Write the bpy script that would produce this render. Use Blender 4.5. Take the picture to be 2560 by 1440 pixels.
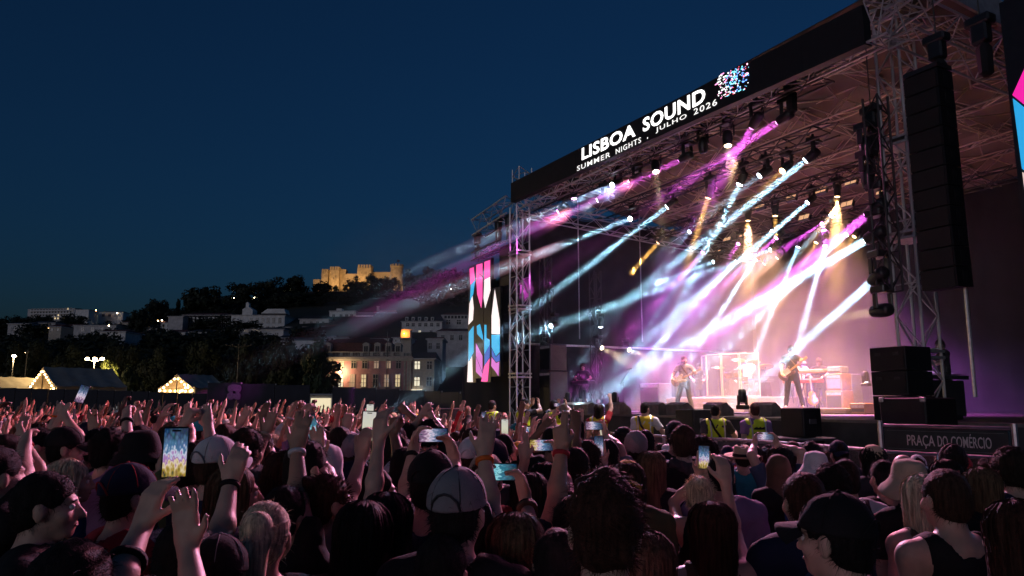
import bpy, bmesh, math, random
import numpy as np
from mathutils import Vector, Matrix, Euler
random.seed(7)
PI = math.pi
R = math.radians
for _o in list(bpy.data.objects):
    bpy.data.objects.remove(_o)
SC = bpy.context.scene
COL = SC.collection

# ------------------------------------------------------------------ camera
F_PX, HOR = 1850.0, 1005.0            # focal length and horizon row of the 2560 x 1440 photograph
CAM_H = 2.10
PITCH = math.atan((HOR - 720.0) / F_PX)
CP, SP = math.cos(PITCH), math.sin(PITCH)
cam = bpy.data.cameras.new('camera')
cam.sensor_width = 36.0
cam.lens = 36.0 * F_PX / 2560.0
cam.clip_start, cam.clip_end = 0.05, 6000.0
cam_o = bpy.data.objects.new('camera', cam)
cam_o.location = (0, 0, CAM_H)
cam_o.rotation_euler = (PI / 2 + PITCH, 0, 0)
COL.objects.link(cam_o)
SC.camera = cam_o

# ------------------------------------------------------------------ sky, sun, exposure
world = bpy.data.worlds.new('World')
SC.world = world
world.use_nodes = True
_nt = world.node_tree
_sky = _nt.nodes.new('ShaderNodeTexSky')
_sky.sky_type = 'NISHITA'
_sky.sun_disc = False
_sky.sun_elevation = R(2.4)
_sky.sun_rotation = R(-150)
_sky.ozone_density = 4.9
_sky.dust_density = 2.5
_sky.air_density = 1.0
_bg = _nt.nodes['Background']
_bg.inputs[1].default_value = 0.056
_nt.links.new(_sky.outputs[0], _bg.inputs[0])
sun = bpy.data.lights.new('sun', 'SUN')
sun.energy = 0.27                     # after sunset: only the last of the western glow
sun.angle = R(25)
sun.color = (0.8, 0.82, 1.0)
sun_o = bpy.data.objects.new('sun', sun)
sun_o.rotation_euler = (R(90 - 2.4), 0, R(-30))
COL.objects.link(sun_o)
SC.view_settings.view_transform = 'Standard'
SC.view_settings.look = 'None'
SC.view_settings.gamma = 1.0
SC.view_settings.use_curve_mapping = False
SC.view_settings.exposure = 0.0
cy = SC.cycles
cy.use_denoising = True
cy.denoiser = 'OPENIMAGEDENOISE'
cy.max_bounces = 5
cy.diffuse_bounces = 2
cy.glossy_bounces = 2
cy.transmission_bounces = 4
cy.transparent_max_bounces = 8
cy.volume_bounces = 0
cy.volume_step_rate = 1.6
cy.volume_max_steps = 160
cy.sample_clamp_indirect = 3.0
cy.sample_clamp_direct = 0.0
cy.caustics_reflective = cy.caustics_refractive = False
cy.use_light_tree = True
cy.use_adaptive_sampling = True
cy.adaptive_threshold = 0.02

# ------------------------------------------------------------------ pixel <-> place
def ray(px, py):
    cx, c2 = (px - 1280.0) / F_PX, (720.0 - py) / F_PX
    return Vector((cx, CP - c2 * SP, c2 * CP + SP))
def at(px, py, Y):                      # the point seen at a pixel at forward distance Y
    d = ray(px, py)
    d = d * (Y / d.y)
    return Vector((d.x, d.y, d.z + CAM_H))
def proj(p):                            # place -> pixel
    x, y, z = p[0], p[1], p[2] - CAM_H
    f = y * CP + z * SP
    return 1280 + F_PX * x / f, 720 - F_PX * (z * CP - y * SP) / f

# stage frame: u runs along the stage front from the far (left) tower to the near one, v goes upstage
S_ANG = math.atan2(-.886, .464)
S_O = Vector((.268, 25.2, 0))
MS = Matrix.Translation(S_O) @ Matrix.Rotation(S_ANG, 4, 'Z')
MSI = MS.inverted()
_o_s = MSI @ Vector((0, 0, CAM_H))
def st(px, py, v):                      # pixel on the stage plane at depth v -> (u, v, z)
    d = MSI.to_3x3() @ ray(px, py)
    t = (v - _o_s.y) / d.y
    return _o_s + d * t
def sw(u, v, z):
    return MS @ Vector((u, v, z))

# ------------------------------------------------------------------ materials
MATS = {}
def mat(name, col, rough=.6, metal=0., var=.15, scale=8., bump=0., bscale=40., emit=None, es=0., spec=.5, col2=None, trans=0., alpha=1.):
    if name in MATS:
        return MATS[name]
    m = bpy.data.materials.new(name)
    m.use_nodes = True
    nt = m.node_tree
    p = nt.nodes['Principled BSDF']
    p.inputs['Roughness'].default_value = rough
    p.inputs['Metallic'].default_value = metal
    p.inputs['Specular IOR Level'].default_value = spec
    p.inputs['Transmission Weight'].default_value = trans
    p.inputs['Alpha'].default_value = alpha
    tc = nt.nodes.new('ShaderNodeTexCoord')
    n = nt.nodes.new('ShaderNodeTexNoise')
    n.inputs['Scale'].default_value = scale
    n.inputs['Detail'].default_value = 4
    nt.links.new(tc.outputs['Object'], n.inputs['Vector'])
    mix = nt.nodes.new('ShaderNodeMix')
    mix.data_type = 'RGBA'
    c2 = col2 if col2 else tuple(max(0, c * (1 - var)) for c in col)
    c1 = col if col2 else tuple(min(1, c * (1 + var)) for c in col)
    rp = nt.nodes.new('ShaderNodeMapRange')
    rp.inputs['From Min'].default_value, rp.inputs['From Max'].default_value = .35, .65
    nt.links.new(n.outputs['Fac'], rp.inputs['Value'])
    nt.links.new(rp.outputs[0], mix.inputs[0])
    mix.inputs[6].default_value = (*c1, 1)
    mix.inputs[7].default_value = (*c2, 1)
    nt.links.new(mix.outputs[2], p.inputs['Base Color'])
    if bump:
        b = nt.nodes.new('ShaderNodeBump')
        b.inputs['Strength'].default_value = bump
        b.inputs['Distance'].default_value = .02
        n2 = nt.nodes.new('ShaderNodeTexNoise')
        n2.inputs['Scale'].default_value = bscale
        n2.inputs['Detail'].default_value = 5
        nt.links.new(tc.outputs['Object'], n2.inputs['Vector'])
        nt.links.new(n2.outputs['Fac'], b.inputs['Height'])
        nt.links.new(b.outputs[0], p.inputs['Normal'])
    if emit:
        p.inputs['Emission Color'].default_value = (*emit, 1)
        p.inputs['Emission Strength'].default_value = es
    MATS[name] = m
    return m
def glow(name, col, es, sample=False):  # a lit lens, bulb or screen; only large screens are sampled as lights
    m = mat(name, tuple(c * .4 for c in col), .4, emit=col, es=es)
    m.cycles.emission_sampling = 'FRONT' if sample else 'NONE'
    return m

# ------------------------------------------------------------------ meshes
class MB:
    def __init__(s):
        s.v, s.f = [], []
    def add(s, vs, fs):
        b = len(s.v)
        s.v += [tuple(x) for x in vs]
        s.f += [tuple(i + b for i in f) for f in fs]
        return s
    def box(s, x0, x1, y0, y1, z0, z1, M=None):
        vs = [Vector((x, y, z)) for z in (z0, z1) for y in (y0, y1) for x in (x0, x1)]
        if M is not None: vs = [M @ v for v in vs]
        return s.add(vs, [(0, 2, 3, 1), (4, 5, 7, 6), (0, 1, 5, 4), (2, 6, 7, 3), (0, 4, 6, 2), (1, 3, 7, 5)])
    def bev(s, x0, x1, y0, y1, z0, z1, b=.02, M=None):       # box with chamfered edges
        bm = bmesh.new()
        bmesh.ops.create_cube(bm, size=1)
        for v in bm.verts:
            v.co = Vector(((x0 + x1) / 2 + v.co.x * (x1 - x0), (y0 + y1) / 2 + v.co.y * (y1 - y0), (z0 + z1) / 2 + v.co.z * (z1 - z0)))
        bmesh.ops.bevel(bm, geom=bm.edges[:], offset=b, segments=1, affect='EDGES')
        bm.verts.index_update()
        vs = [v.co.copy() for v in bm.verts]
        if M is not None: vs = [M @ v for v in vs]
        fs = [tuple(v.index for v in f.verts) for f in bm.faces]
        bm.free()
        return s.add(vs, fs)
    def tube(s, p0, p1, r0, r1=None, n=8, cap=True):
        r1 = r0 if r1 is None else r1
        p0, p1 = Vector(p0), Vector(p1)
        d = (p1 - p0).normalized()
        a = d.orthogonal().normalized(); b = d.cross(a)
        vs = []
        for p, r in ((p0, r0), (p1, r1)):
            for i in range(n):
                t = 2 * PI * i / n
                vs.append(p + (a * math.cos(t) + b * math.sin(t)) * r)
        fs = [(i, (i + 1) % n, n + (i + 1) % n, n + i) for i in range(n)]
        if cap: fs += [tuple(range(n - 1, -1, -1)), tuple(range(n, 2 * n))]
        return s.add(vs, fs)
    def path(s, pts, r, n=6):
        pts = [Vector(p) for p in pts]
        rs = r if isinstance(r, (list, tuple)) else [r] * len(pts)
        vs, fs = [], []
        a = None
        for k, p in enumerate(pts):
            d = (pts[min(k + 1, len(pts) - 1)] - pts[max(k - 1, 0)]).normalized()
            a = d.orthogonal().normalized() if a is None else (a - d * a.dot(d)).normalized()
            b = d.cross(a)
            for i in range(n):
                t = 2 * PI * i / n
                vs.append(p + (a * math.cos(t) + b * math.sin(t)) * rs[k])
        for k in range(len(pts) - 1):
            fs += [(k * n + i, k * n + (i + 1) % n, (k + 1) * n + (i + 1) % n, (k + 1) * n + i) for i in range(n)]
        fs += [tuple(range(n - 1, -1, -1)), tuple(range((len(pts) - 1) * n, len(pts) * n))]
        return s.add(vs, fs)
    def lathe(s, prof, n=16, M=None):   # prof: (r, z) list, open ends capped
        vs, fs = [], []
        for r, z in prof:
            for i in range(n):
                t = 2 * PI * i / n
                vs.append(Vector((r * math.cos(t), r * math.sin(t), z)))
        if M is not None: vs = [M @ v for v in vs]
        m = len(prof)
        for k in range(m - 1):
            fs += [(k * n + i, k * n + (i + 1) % n, (k + 1) * n + (i + 1) % n, (k + 1) * n + i) for i in range(n)]
        fs += [tuple(range(n - 1, -1, -1)), tuple(range((m - 1) * n, m * n))]
        return s.add(vs, fs)
    def ball(s, c, r, n=10, sq=(1, 1, 1)):
        c = Vector(c)
        prof = [(max(1e-4, math.sin(PI * k / n)), -math.cos(PI * k / n)) for k in range(n + 1)]
        return s.lathe(prof, n + 2, Matrix.Translation(c) @ Matrix.Diagonal((r * sq[0], r * sq[1], r * sq[2], 1)))
    def prism(s, poly, y0, y1, M=None):  # (x, z) outline pulled from y0 to y1
        n = len(poly)
        vs = [Vector((x, y0, z)) for x, z in poly] + [Vector((x, y1, z)) for x, z in poly]
        if M is not None: vs = [M @ v for v in vs]
        return s.add(vs, [tuple(range(n)), tuple(range(2 * n - 1, n - 1, -1))] + [(i, n + i, n + (i + 1) % n, (i + 1) % n) for i in range(n)])
    def grid(s, nx, ny, fn):
        vs = [fn(i / (nx - 1), j / (ny - 1)) for j in range(ny) for i in range(nx)]
        return s.add(vs, [(j * nx + i, j * nx + i + 1, (j + 1) * nx + i + 1, (j + 1) * nx + i) for j in range(ny - 1) for i in range(nx - 1)])
    def mesh(s, name, smooth=False):
        me = bpy.data.meshes.new(name)
        me.from_pydata(s.v, [], s.f)
        me.update()
        if smooth:
            me.polygons.foreach_set('use_smooth', [True] * len(me.polygons))
        return me
def fix_normals(me):
    bm = bmesh.new(); bm.from_mesh(me)
    bmesh.ops.recalc_face_normals(bm, faces=bm.faces[:])
    bm.to_mesh(me); bm.free()
    return me

def tag(o, label=None, cat=None, group=None, kind=None):
    if label: o['label'] = label
    if cat: o['category'] = cat
    if group: o['group'] = group
    if kind: o['kind'] = kind
    return o
def ob(name, me, m=None, parent=None, M=None):
    if isinstance(me, MB): me = me.mesh(name)
    o = bpy.data.objects.new(name, me)
    COL.objects.link(o)
    if parent is not None: o.parent = parent
    if M is not None: o.matrix_local = M
    if m is not None:
        if not me.materials: me.materials.append(m)
        if me.materials[0] != m:
            o.material_slots[0].link = 'OBJECT'
            o.material_slots[0].material = m
    return o
class Thing:                             # an Empty at the thing's base; parts are given in frame coordinates
    def __init__(s, name, base, label, cat, group=None, frame=None, rz=0):
        s.base = Vector(base)
        s.o = bpy.data.objects.new(name, None)
        s.o.empty_display_size = .1
        COL.objects.link(s.o)
        fr = frame if frame is not None else Matrix()
        s.o.matrix_world = fr @ Matrix.Translation(s.base) @ Matrix.Rotation(rz, 4, 'Z')
        s.inv = Matrix.Rotation(-rz, 4, 'Z') @ Matrix.Translation(-s.base)
        tag(s.o, label, cat, group)
    def part(s, name, me, m, parent=None, M=None):   # geometry in frame coordinates
        if parent is None:
            return ob(name, me, m, s.o, s.inv @ M if M is not None else s.inv)
        return ob(name, me, m, parent, M)             # sub-part: shares its part's local frame
    def loc(s, name, me, m, parent=None, M=None):    # geometry already relative to the base
        return ob(name, me, m, parent or s.o, M)
def one(name, me, m, label, cat, group=None, M=None, kind=None):
    o = ob(name, me, m, None, M)
    return tag(o, label, cat, group, kind)
BAR = MB().tube((0, 0, 0), (0, 0, 1), 1, n=6).mesh('bar')
def bar_m(p0, p1, r):
    p0, p1 = Vector(p0), Vector(p1)
    d = p1 - p0
    return Matrix.Translation(p0) @ d.to_track_quat('Z', 'Y').to_matrix().to_4x4() @ Matrix.Diagonal((r, r, d.length, 1))
ORD = ['first', 'second', 'third', 'fourth', 'fifth', 'sixth', 'seventh', 'eighth', 'ninth', 'tenth', 'eleventh', 'twelfth', 'thirteenth', 'fourteenth', 'fifteenth', 'sixteenth', 'seventeenth', 'eighteenth', 'nineteenth', 'twentieth']
# ================================================================== GROUND AND STAGE SHELL
DECK = 1.77
M_black = mat('black_drape', (.012, .012, .015), .9, var=.3, scale=3, bump=.3, bscale=6)
M_deck = mat('deck_board', (.09, .075, .065), .55, var=.3, scale=4, bump=.1)
M_alu = mat('aluminium_tube', (.6, .59, .6), .42, .55, var=.15, scale=14)
M_alud = mat('dark_tube', (.05, .05, .055), .45, .6, var=.2, scale=14)
M_fab = mat('roof_fabric', (.16, .125, .10), .8, var=.16, scale=1.2, bump=.35, bscale=2.5)
M_box = mat('speaker_cabinet', (.011, .011, .013), .55, var=.25, scale=12, bump=.15, bscale=60)
M_grille = mat('speaker_grille', (.014, .014, .017), .5, .3, var=.3, scale=60, bump=.4, bscale=300)
M_lampb = mat('lamp_housing', (.02, .02, .022), .35, var=.2)
M_ground = mat('paving', (.085, .08, .075), .85, var=.25, scale=.8, bump=.3, bscale=12)

gx = []
g = MB().grid(60, 60, lambda a, b: (-1200 + 2400 * a, -200 + 2400 * b, 0))
tag(ob('ground', g, M_ground), kind='structure')

def Z(v): return 9.25 - .09 * v        # underside of the roof frame over the stage
SU0, SU1, SV1 = -.9, 14.3, 12.0

# deck: front fascia panels, deck boards, side wing
T = Thing('stage_deck', (7, 6, 0), 'raised stage platform with black skirting under the lit roof', 'stage', frame=MS)
T.part('platform', MB().box(SU0, SU1 + 3.4, .12, SV1, .02, DECK - .04), M_black)
nb = 0
for i in range(12):                      # deck sheets, 1.22 m wide strips laid across the stage
    v0, v1 = i * SV1 / 12 + .005, (i + 1) * SV1 / 12 - .005
    for j in range(6):
        w = (SU1 + 3.4 - SU0) / 6
        T.part('deck_sheet', MB().box(SU0 + j * w + .004, SU0 + (j + 1) * w - .004, v0, v1, DECK - .036, DECK), M_deck)
for j in range(13):                     # skirt panels along the front
    w = (SU1 - SU0 + 3.4) / 13
    T.part('skirt_panel', MB().box(SU0 + j * w + .006, SU0 + (j + 1) * w - .006, .02, .11, .03, DECK - .05), mat('skirt', (.05, .045, .05), .8, var=.3, scale=2, bump=.2, bscale=5))
T.part('edge_trim', MB().box(SU0, SU1 + 3.4, -.01, .05, DECK - .045, DECK + .006), mat('edge_trim', (.2, .18, .17), .5, .3))

# drapes: back wall and far side wall as gently pleated cloth with thickness
def drape(name, p0, p1, z0, z1, label, pleat=.06, n=90, m=M_black, frame=MS, thick=.03):
    p0, p1 = Vector((p0[0], p0[1], 0)), Vector((p1[0], p1[1], 0))
    L = (p1 - p0).length
    nrm = Vector((-(p1 - p0).y, (p1 - p0).x, 0)).normalized()
    mb = MB()
    ph = random.random() * 6
    for off in (0, thick):
        def fn(a, b):
            p = p0.lerp(p1, a)
            w = pleat * (math.sin(a * L * 7 + ph + .6 * math.sin(a * L * 2.1)) * .6 + .4 * math.sin(a * L * 2.3 + ph)) * (1.1 - .5 * b)
            q = p + nrm * (w + off)
            return (q.x, q.y, z0 + (z1 - z0) * b)
        mb.grid(n, 8, fn)
    T = Thing(name, (p0 + p1) / 2 + Vector((0, 0, z0)), label, 'drape', frame=frame)
    T.part('cloth', mb.mesh(name, True), m)
    T.part('top_pipe', MB().tube(p0 + Vector((0, 0, z1 + .04)), p1 + Vector((0, 0, z1 + .04)), .03), M_alud)
    return T
drape('back_drape', (SU0, SV1 - .1), (SU1, SV1 - .1), DECK + .02, Z(SV1) + .72, 'dark backdrop cloth hanging behind the drum riser')
drape('side_drape', (SU0, .5), (SU0, SV1 - .25), DECK + .02, Z(SV1) + .75, 'dark side drape inside the stage next to the far tower')
# wall pipes seen on the far side drape
for px, y0, y1 in ((1447, 560, 826), (1602, 575, 850)):
    d = MSI.to_3x3() @ ray(px, 700)
    t = (SU0 + .35 - _o_s.x) / d.x
    p = _o_s + d * t
    one('drape_pipe', MB().tube((0, 0, 0), (0, 0, 5.2), .022), M_alu, 'thin upright pipe in front of the side drape, %s of two' % ('nearer the far tower' if px < 1500 else 'farther upstage'), 'pipe', 'pipes on the side drape', MS @ Matrix.Translation((p.x, p.y, DECK + 2.6)))
one('drape_rail', MB().tube((SU0 + .3, .4, DECK + 2.35), (SU0 + .3, 11, DECK + 2.35), .04), M_alu, 'long horizontal rail running along the side drape above the stage', 'rail', M=MS)

# ------------------------------------------------------------------ trusses
def truss(name, p0, p1, w, h, label, step=None, m=M_alu, r=.025, rb=.014, frame=MS, up=Vector((0, 0, 1)), cat='truss', joined=False, group=None):
    """box truss between p0 and p1 (centre line); four chords and zigzag braces, each its own part"""
    p0, p1 = Vector(p0), Vector(p1)
    d = (p1 - p0); L = d.length; d.normalize()
    a = up.cross(d)
    a = a.normalized() if a.length > 1e-3 else Vector((1, 0, 0))
    b = d.cross(a).normalized()
    T = Thing(name, p0, label, cat, group, frame=frame)
    cs = [a * (sx * w / 2) + b * (sz * h / 2) for sx, sz in ((-1, -1), (1, -1), (1, 1), (-1, 1))]
    for c in cs:
        T.part('chord', BAR, m, M=bar_m(p0 + c, p1 + c, r))
    n = max(2, round(L / (step or w * 1.15)))
    jb = MB()
    def brace(q0, q1, rr=rb):
        if joined: jb.tube(q0, q1, rr, n=5, cap=False)
        else: T.part('brace', BAR, m, M=bar_m(q0, q1, rr))
    for k in range(4):
        c0, c1 = cs[k], cs[(k + 1) % 4]
        for i in range(n):
            q0, q1 = p0 + d * (L * i / n), p0 + d * (L * (i + 1) / n)
            e = (i + k) % 2
            brace(q0 + (c0 if e else c1), q1 + (c1 if e else c0))
            if i % 2 == 0 and k % 2 == 0: brace(q0 + c0, q0 + c1, rb)
    if joined:
        tag(T.part('bracing', jb, m), kind='stuff')
    return T
TZ = 9.0
TW = .5
# front towers
tower_l = truss('truss_tower', (0, 0, .1), (0, 0, TZ - .15), TW, TW, 'slim aluminium truss tower at the far end of the stage', step=.62, up=Vector((0, 1, 0)), r=.03, rb=.016)
tower_r = truss('truss_tower', (13.3, 1.5, DECK + .1), (13.3, 1.5, TZ + .9), TW, TW, 'tall aluminium truss tower at the near end of the stage', step=.62, up=Vector((0, 1, 0)), r=.03, rb=.016)
for Tt, u, v in ((tower_l, 0, 0), (tower_r, 13.3, 1.5)):
    zb = .01 if u < 5 else DECK + .004
    Tt.part('base_plate', MB().bev(u - .45, u + .45, v - .45, v + .45, zb, zb + .09, .01), M_alud)
    for zz in (2.9, 5.2, 7.1):
        Tt.part('collar', MB().box(u - .3, u + .3, v - .3, v + .3, zz, zz + .05).box(u - .3, u + .3, v - .3, v + .3, zz + .12, zz + .17), M_alu)
# tower tops and roof perimeter
truss('tower_cap', (0, .1, TZ + .75), (0, .1, TZ + 1.25), .5, .5, 'short truss stub standing up behind the far end of the header', step=.3, up=Vector((0, 1, 0)))
truss('tower_cap', (13.3, 1.5, TZ + .95), (13.3, 1.5, TZ + 3.0), .45, .45, 'truss stub rising above the near roof corner', step=.4, up=Vector((0, 1, 0)), r=.03)
truss('roof_truss', (-.2, .25, TZ + .05), (14.0, .25, TZ + .05), .5, .5, 'front roof truss right behind the header board', step=.5, r=.03)
truss('roof_truss', (14.25, .3, TZ + .1), (14.25, SV1, Z(SV1) + .2), .6, .7, 'roof edge truss going back from the near corner', step=.7, r=.03)
truss('roof_truss', (-.6, .3, TZ), (-.6, SV1, Z(SV1) + .1), .5, .5, 'roof edge truss above the far side drape', step=.7, joined=True)
# roof canopy: fabric panels between roof ribs
T = Thing('stage_roof', (7, 6, Z(6) + .75), 'tan fabric stage canopy with a lattice of pale struts beneath', 'roof', frame=MS)
NR = 6
for i in range(NR):
    v0, v1 = .55 + (SV1 - .55) * i / NR, .55 + (SV1 - .55) * (i + 1) / NR
    def fn(a, b):
        v = v0 + (v1 - v0) * b
        sag = .16 * math.sin(PI * b) * (1 + .25 * math.sin(a * 40))
        return (SU0 - .2 + (SU1 - SU0 + .4) * a, v, Z(v) + .78 - sag)
    mb = MB().grid(60, 9, fn)
    mb.grid(60, 9, lambda a, b: (fn(a, b)[0], fn(a, b)[1], fn(a, b)[2] + .03))
    T.part('canopy_panel', mb.mesh('canopy_panel', True), M_fab)
T.part('side_valance', MB().prism([(.5, Z(.5) + .5), (SV1, Z(SV1) + .5), (SV1, Z(SV1) + 1.0), (.5, Z(.5) + 1.05)], -.03, .03, Matrix.Translation((SU1 + .25, 0, 0)) @ Matrix.Rotation(PI / 2, 4, 'Z')), mat('grey_valance', (.3, .3, .33), .7))
M_strut = mat('roof_strut', (.78, .66, .54), .45, .3, var=.12)
for k, v in enumerate((1.4, 3.4, 5.4, 7.4, 9.6)):     # ribs across the stage
    truss('roof_rib', (SU0 + .3, v, Z(v) + .42), (SU1 - .2, v, Z(v) + .42), .35, .5, '%s roof rib from the stage front, spanning the stage width' % ORD[k], step=.75, m=M_strut, r=.026, rb=.016, group='roof ribs', joined=(k > 1))
for k in range(7):                                   # ribs going back
    u = .9 + k * 2.15
    truss('roof_purlin', (u, .6, Z(.6) + .62), (u, SV1 - .3, Z(SV1) + .62), .28, .22, '%s roof purlin counted from the far side' % ORD[k], step=.8, m=M_strut, r=.02, rb=.012, group='roof purlins', joined=(k < 4))
diag = MB()
T2 = Thing('roof_bracing', (7, 4, Z(4) + .2), 'crossed diagonal struts under the near half of the canopy', 'bracing', frame=MS)
for k in range(7):
    u = 1.0 + k * 2.1
    for v in (1.4, 3.4, 5.4, 7.4):
        for s in (-1, 1):
            T2.part('strut', BAR, M_strut, M=bar_m((u, v, Z(v) + .2), (u + s * 1.0, v + 1.9, Z(v + 2) + .62), .02))
        T2.part('strut', BAR, M_strut, M=bar_m((u, v, Z(v) + .15), (u, v + .02, Z(v) + .66), .018))

# header board with lettering, slightly lower at the near end
HL, HR = -.1, 13.93
def hz(u): return 9.70 - (u - HL) * .0243, 9.01 - (u - HL) * .0306
HV = -.3
T = Thing('header_board', (7, HV + .1, hz(7)[1]), 'long black header board with glowing white festival name across the stage front', 'sign', frame=MS)
M_hdr = mat('header_black', (.01, .01, .012), .6, var=.2)
NSEG = 10
for i in range(NSEG):
    a, b = HL + (HR - HL) * i / NSEG, HL + (HR - HL) * (i + 1) / NSEG
    T.part('panel', MB().prism([(a + .003, hz(a)[1]), (b - .003, hz(b)[1]), (b - .003, hz(b)[0]), (a + .003, hz(a)[0])], HV, HV + .2), M_hdr)
def text_mesh(s, offset=0., spacing=1., ext=.004):
    cu = bpy.data.curves.new('lettering', 'FONT')
    cu.body = s
    cu.size = 1.
    cu.offset = offset
    cu.space_character = spacing
    cu.extrude = ext
    cu.resolution_u = 3
    o = bpy.data.objects.new('lettering', cu)
    COL.objects.link(o)
    dg = bpy.context.evaluated_depsgraph_get()
    me = bpy.data.meshes.new_from_object(o.evaluated_get(dg))
    bpy.data.objects.remove(o)
    co = np.array([v.co[:] for v in me.vertices])
    mn, mx = co.min(0), co.max(0)
    return me, mn, mx
def text_on(T, name, s, p0, p1, height, m, offset=0., spacing=1., nrm=None, proud=.006, ext=.003):
    """lettering whose baseline runs from p0 to p1 in the frame, `height` tall, facing -normal"""
    me, mn, mx = text_mesh(s, offset, spacing, ext)
    p0, p1 = Vector(p0), Vector(p1)
    ex = (p1 - p0); L = ex.length; ex.normalize()
    ez = Vector((0, 0, 1)); ez = (ez - ex * ez.dot(ex)).normalized()
    en = ex.cross(ez)
    sx, sz = L / (mx[0] - mn[0]), height / (mx[1] - mn[1])
    A = Matrix((( *ex, 0), (*ez, 0), (*en, 0), (0, 0, 0, 1))).transposed()
    A = Matrix.Translation(p0 + en * proud) @ A @ Matrix.Diagonal((sx, sz, 1, 1)) @ Matrix.Translation((-mn[0], -mn[1], 0))
    return T.part(name, me, m, M=A)
M_white = glow('lettering_white', (1, .98, .95), 2.2)
M_white2 = glow('lettering_white_small', (1, .98, .95), 1.1)
hv = HV
def hp(px, py): return st(px, py, hv)
for wd, a, b in (('LISBOA', (1455, 401), (1589, 340)), ('SOUND', (1608, 331), (1764, 254))):
    p0, p1 = hp(*a), hp(*b)
    text_on(T, 'lettering', wd, p0, p1, .37, M_white, offset=.022, spacing=1.06)
for wd, a, b in (('SUMMER', (1443, 428), (1526, 392)), ('NIGHTS', (1540, 386), (1603, 356)), ('·', (1619, 345), (1622, 343)), ('JULHO', (1640, 334), (1717, 298)), ('2026', (1735, 288), (1793, 262))):
    p0, p1 = hp(*a), hp(*b)
    if wd == '·':
        T.part('dot', MB().ball(p0 + Vector((0, -.002, .0)), .022, 6, (1, .3, 1)), M_white2)
        continue
    text_on(T, 'lettering', wd, p0, p1, .15, M_white2, offset=.004, spacing=1.2)
rng = random.Random(3)
pix = {}
for i in range(330):                      # glitching patch of single LED pixels
    a, b = rng.random(), rng.random()
    px, py = 1790 + 82 * a, 205 - 40 * a + 62 * (b - .25) + 8 * a
    if rng.random() < abs(a - .55) * 1.2 + .15 * (b > .7): continue
    c = rng.choice(['white', 'cyan', 'blue', 'blue', 'cyan', 'red', 'pink'] if a > .3 else ['white', 'pink', 'white'])
    p = hp(px, py); s = rng.choice((.006, .009, .013)); w = s * rng.choice((1, 1, 2, 4 if a < .4 else 1.5))
    pix.setdefault(c, MB()).box(p.x - w, p.x + w, HV - .006, HV - .001, p.z - s, p.z + s)
for c, mb in pix.items():
    colr = {'white': (1, 1, 1), 'cyan': (.2, .8, 1), 'blue': (.15, .35, .9), 'red': (1, .1, .15), 'pink': (1, .3, .6)}[c]
    tag(T.part('led_pixels', mb, glow('led_' + c, colr, 2.2)), kind='stuff')

# corner box frame at the near end of the header
truss('corner_frame', (13.97, .0, TZ + .0), (14.4, .0, TZ + .0), .6, .8, 'open truss box closing the header at the near corner', step=.25)
# long outrigger truss rising over the near corner and an outrigger over the far end
truss('outrigger_truss', (13.2, .9, TZ + .55), (19.5, -.6, TZ + .75), .55, .5, 'truss arm reaching out past the near roof corner into the sky', step=.6, r=.028)
truss('outrigger_truss', (-3.1, -.15, 8.72), (-.2, -.15, 8.95), .55, .62, 'truss arm sticking out over the far screen and speakers', step=.5, r=.028)
truss('rear_outrigger', (15.3, 5.2, 8.9), (20.5, 2.6, 9.3), .5, .5, 'dark truss arm beyond the near roof edge', step=.5, m=M_alud)
def hoist(u, v, z0, z1, label):
    T = Thing('chain_hoist', (u, v, z0), label, 'hoist', 'chain hoists', frame=MS)
    T.part('motor', MB().bev(u - .13, u + .13, v - .1, v + .1, z0, z0 + .34, .03), M_lampb)
    T.part('motor_cap', MB().bev(u - .2, u + .2, v - .12, v + .12, z0 + .3, z0 + .46, .03), M_lampb)
    T.part('chain', MB().tube((u, v, z0 + .4), (u, v, z1), .012, n=5), M_alud)
    T.part('chain_bag', MB().lathe([(.05, z0 - .55), (.11, z0 - .5), (.12, z0 - .1), (.06, z0)], 8, Matrix.Translation((u + .02, v, 0))), M_black)
for px, py, v, zt, lb in ((1193, 612, -.15, 8.5, 'chain hoist at the outer end of the far outrigger'), (1246, 575, -.15, 8.6, 'chain hoist over the far speaker column, outer one'), (1272, 568, -.15, 8.7, 'chain hoist over the far speaker column next to the tower'),
                          (2455, 110, -.2, 10.4, 'large chain hoist hanging in the sky at the near wing'), (2180, 320, 1.2, 9.5, 'dark chain hoist hanging in front of the canopy near the tower'), (1975, 225, .6, 9.2, 'dark chain hoist on the front light truss'), (2345, 150, .3, 9.8, 'dark chain hoist above the near speaker column')):
    p = st(px, py, v)
    hoist(p.x, v, p.z, zt, lb)

# ------------------------------------------------------------------ light trusses and lamps
ROWS = {1: (.6, 8.62), 2: (3.0, 8.45), 3: (6.0, 8.3), 4: (9.0, 7.95)}
for k, (u0, u1, lb) in {1: (.2, 12.4, 'black lighting truss just behind the header'), 2: (1.2, 10.6, 'second black lighting truss hanging under the canopy'),
                        3: (-.4, 11.5, 'third black lighting truss halfway to the backdrop'), 4: (-.4, 11.5, 'rearmost black lighting truss before the backdrop')}.items():
    v, z = ROWS[k]
    truss('light_truss', (u0, v, z + .25), (u1, v, z + .25), .35, .35, lb, step=.5, m=M_alud, r=.025, rb=.013, group='lighting trusses', joined=(k > 2))

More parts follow.
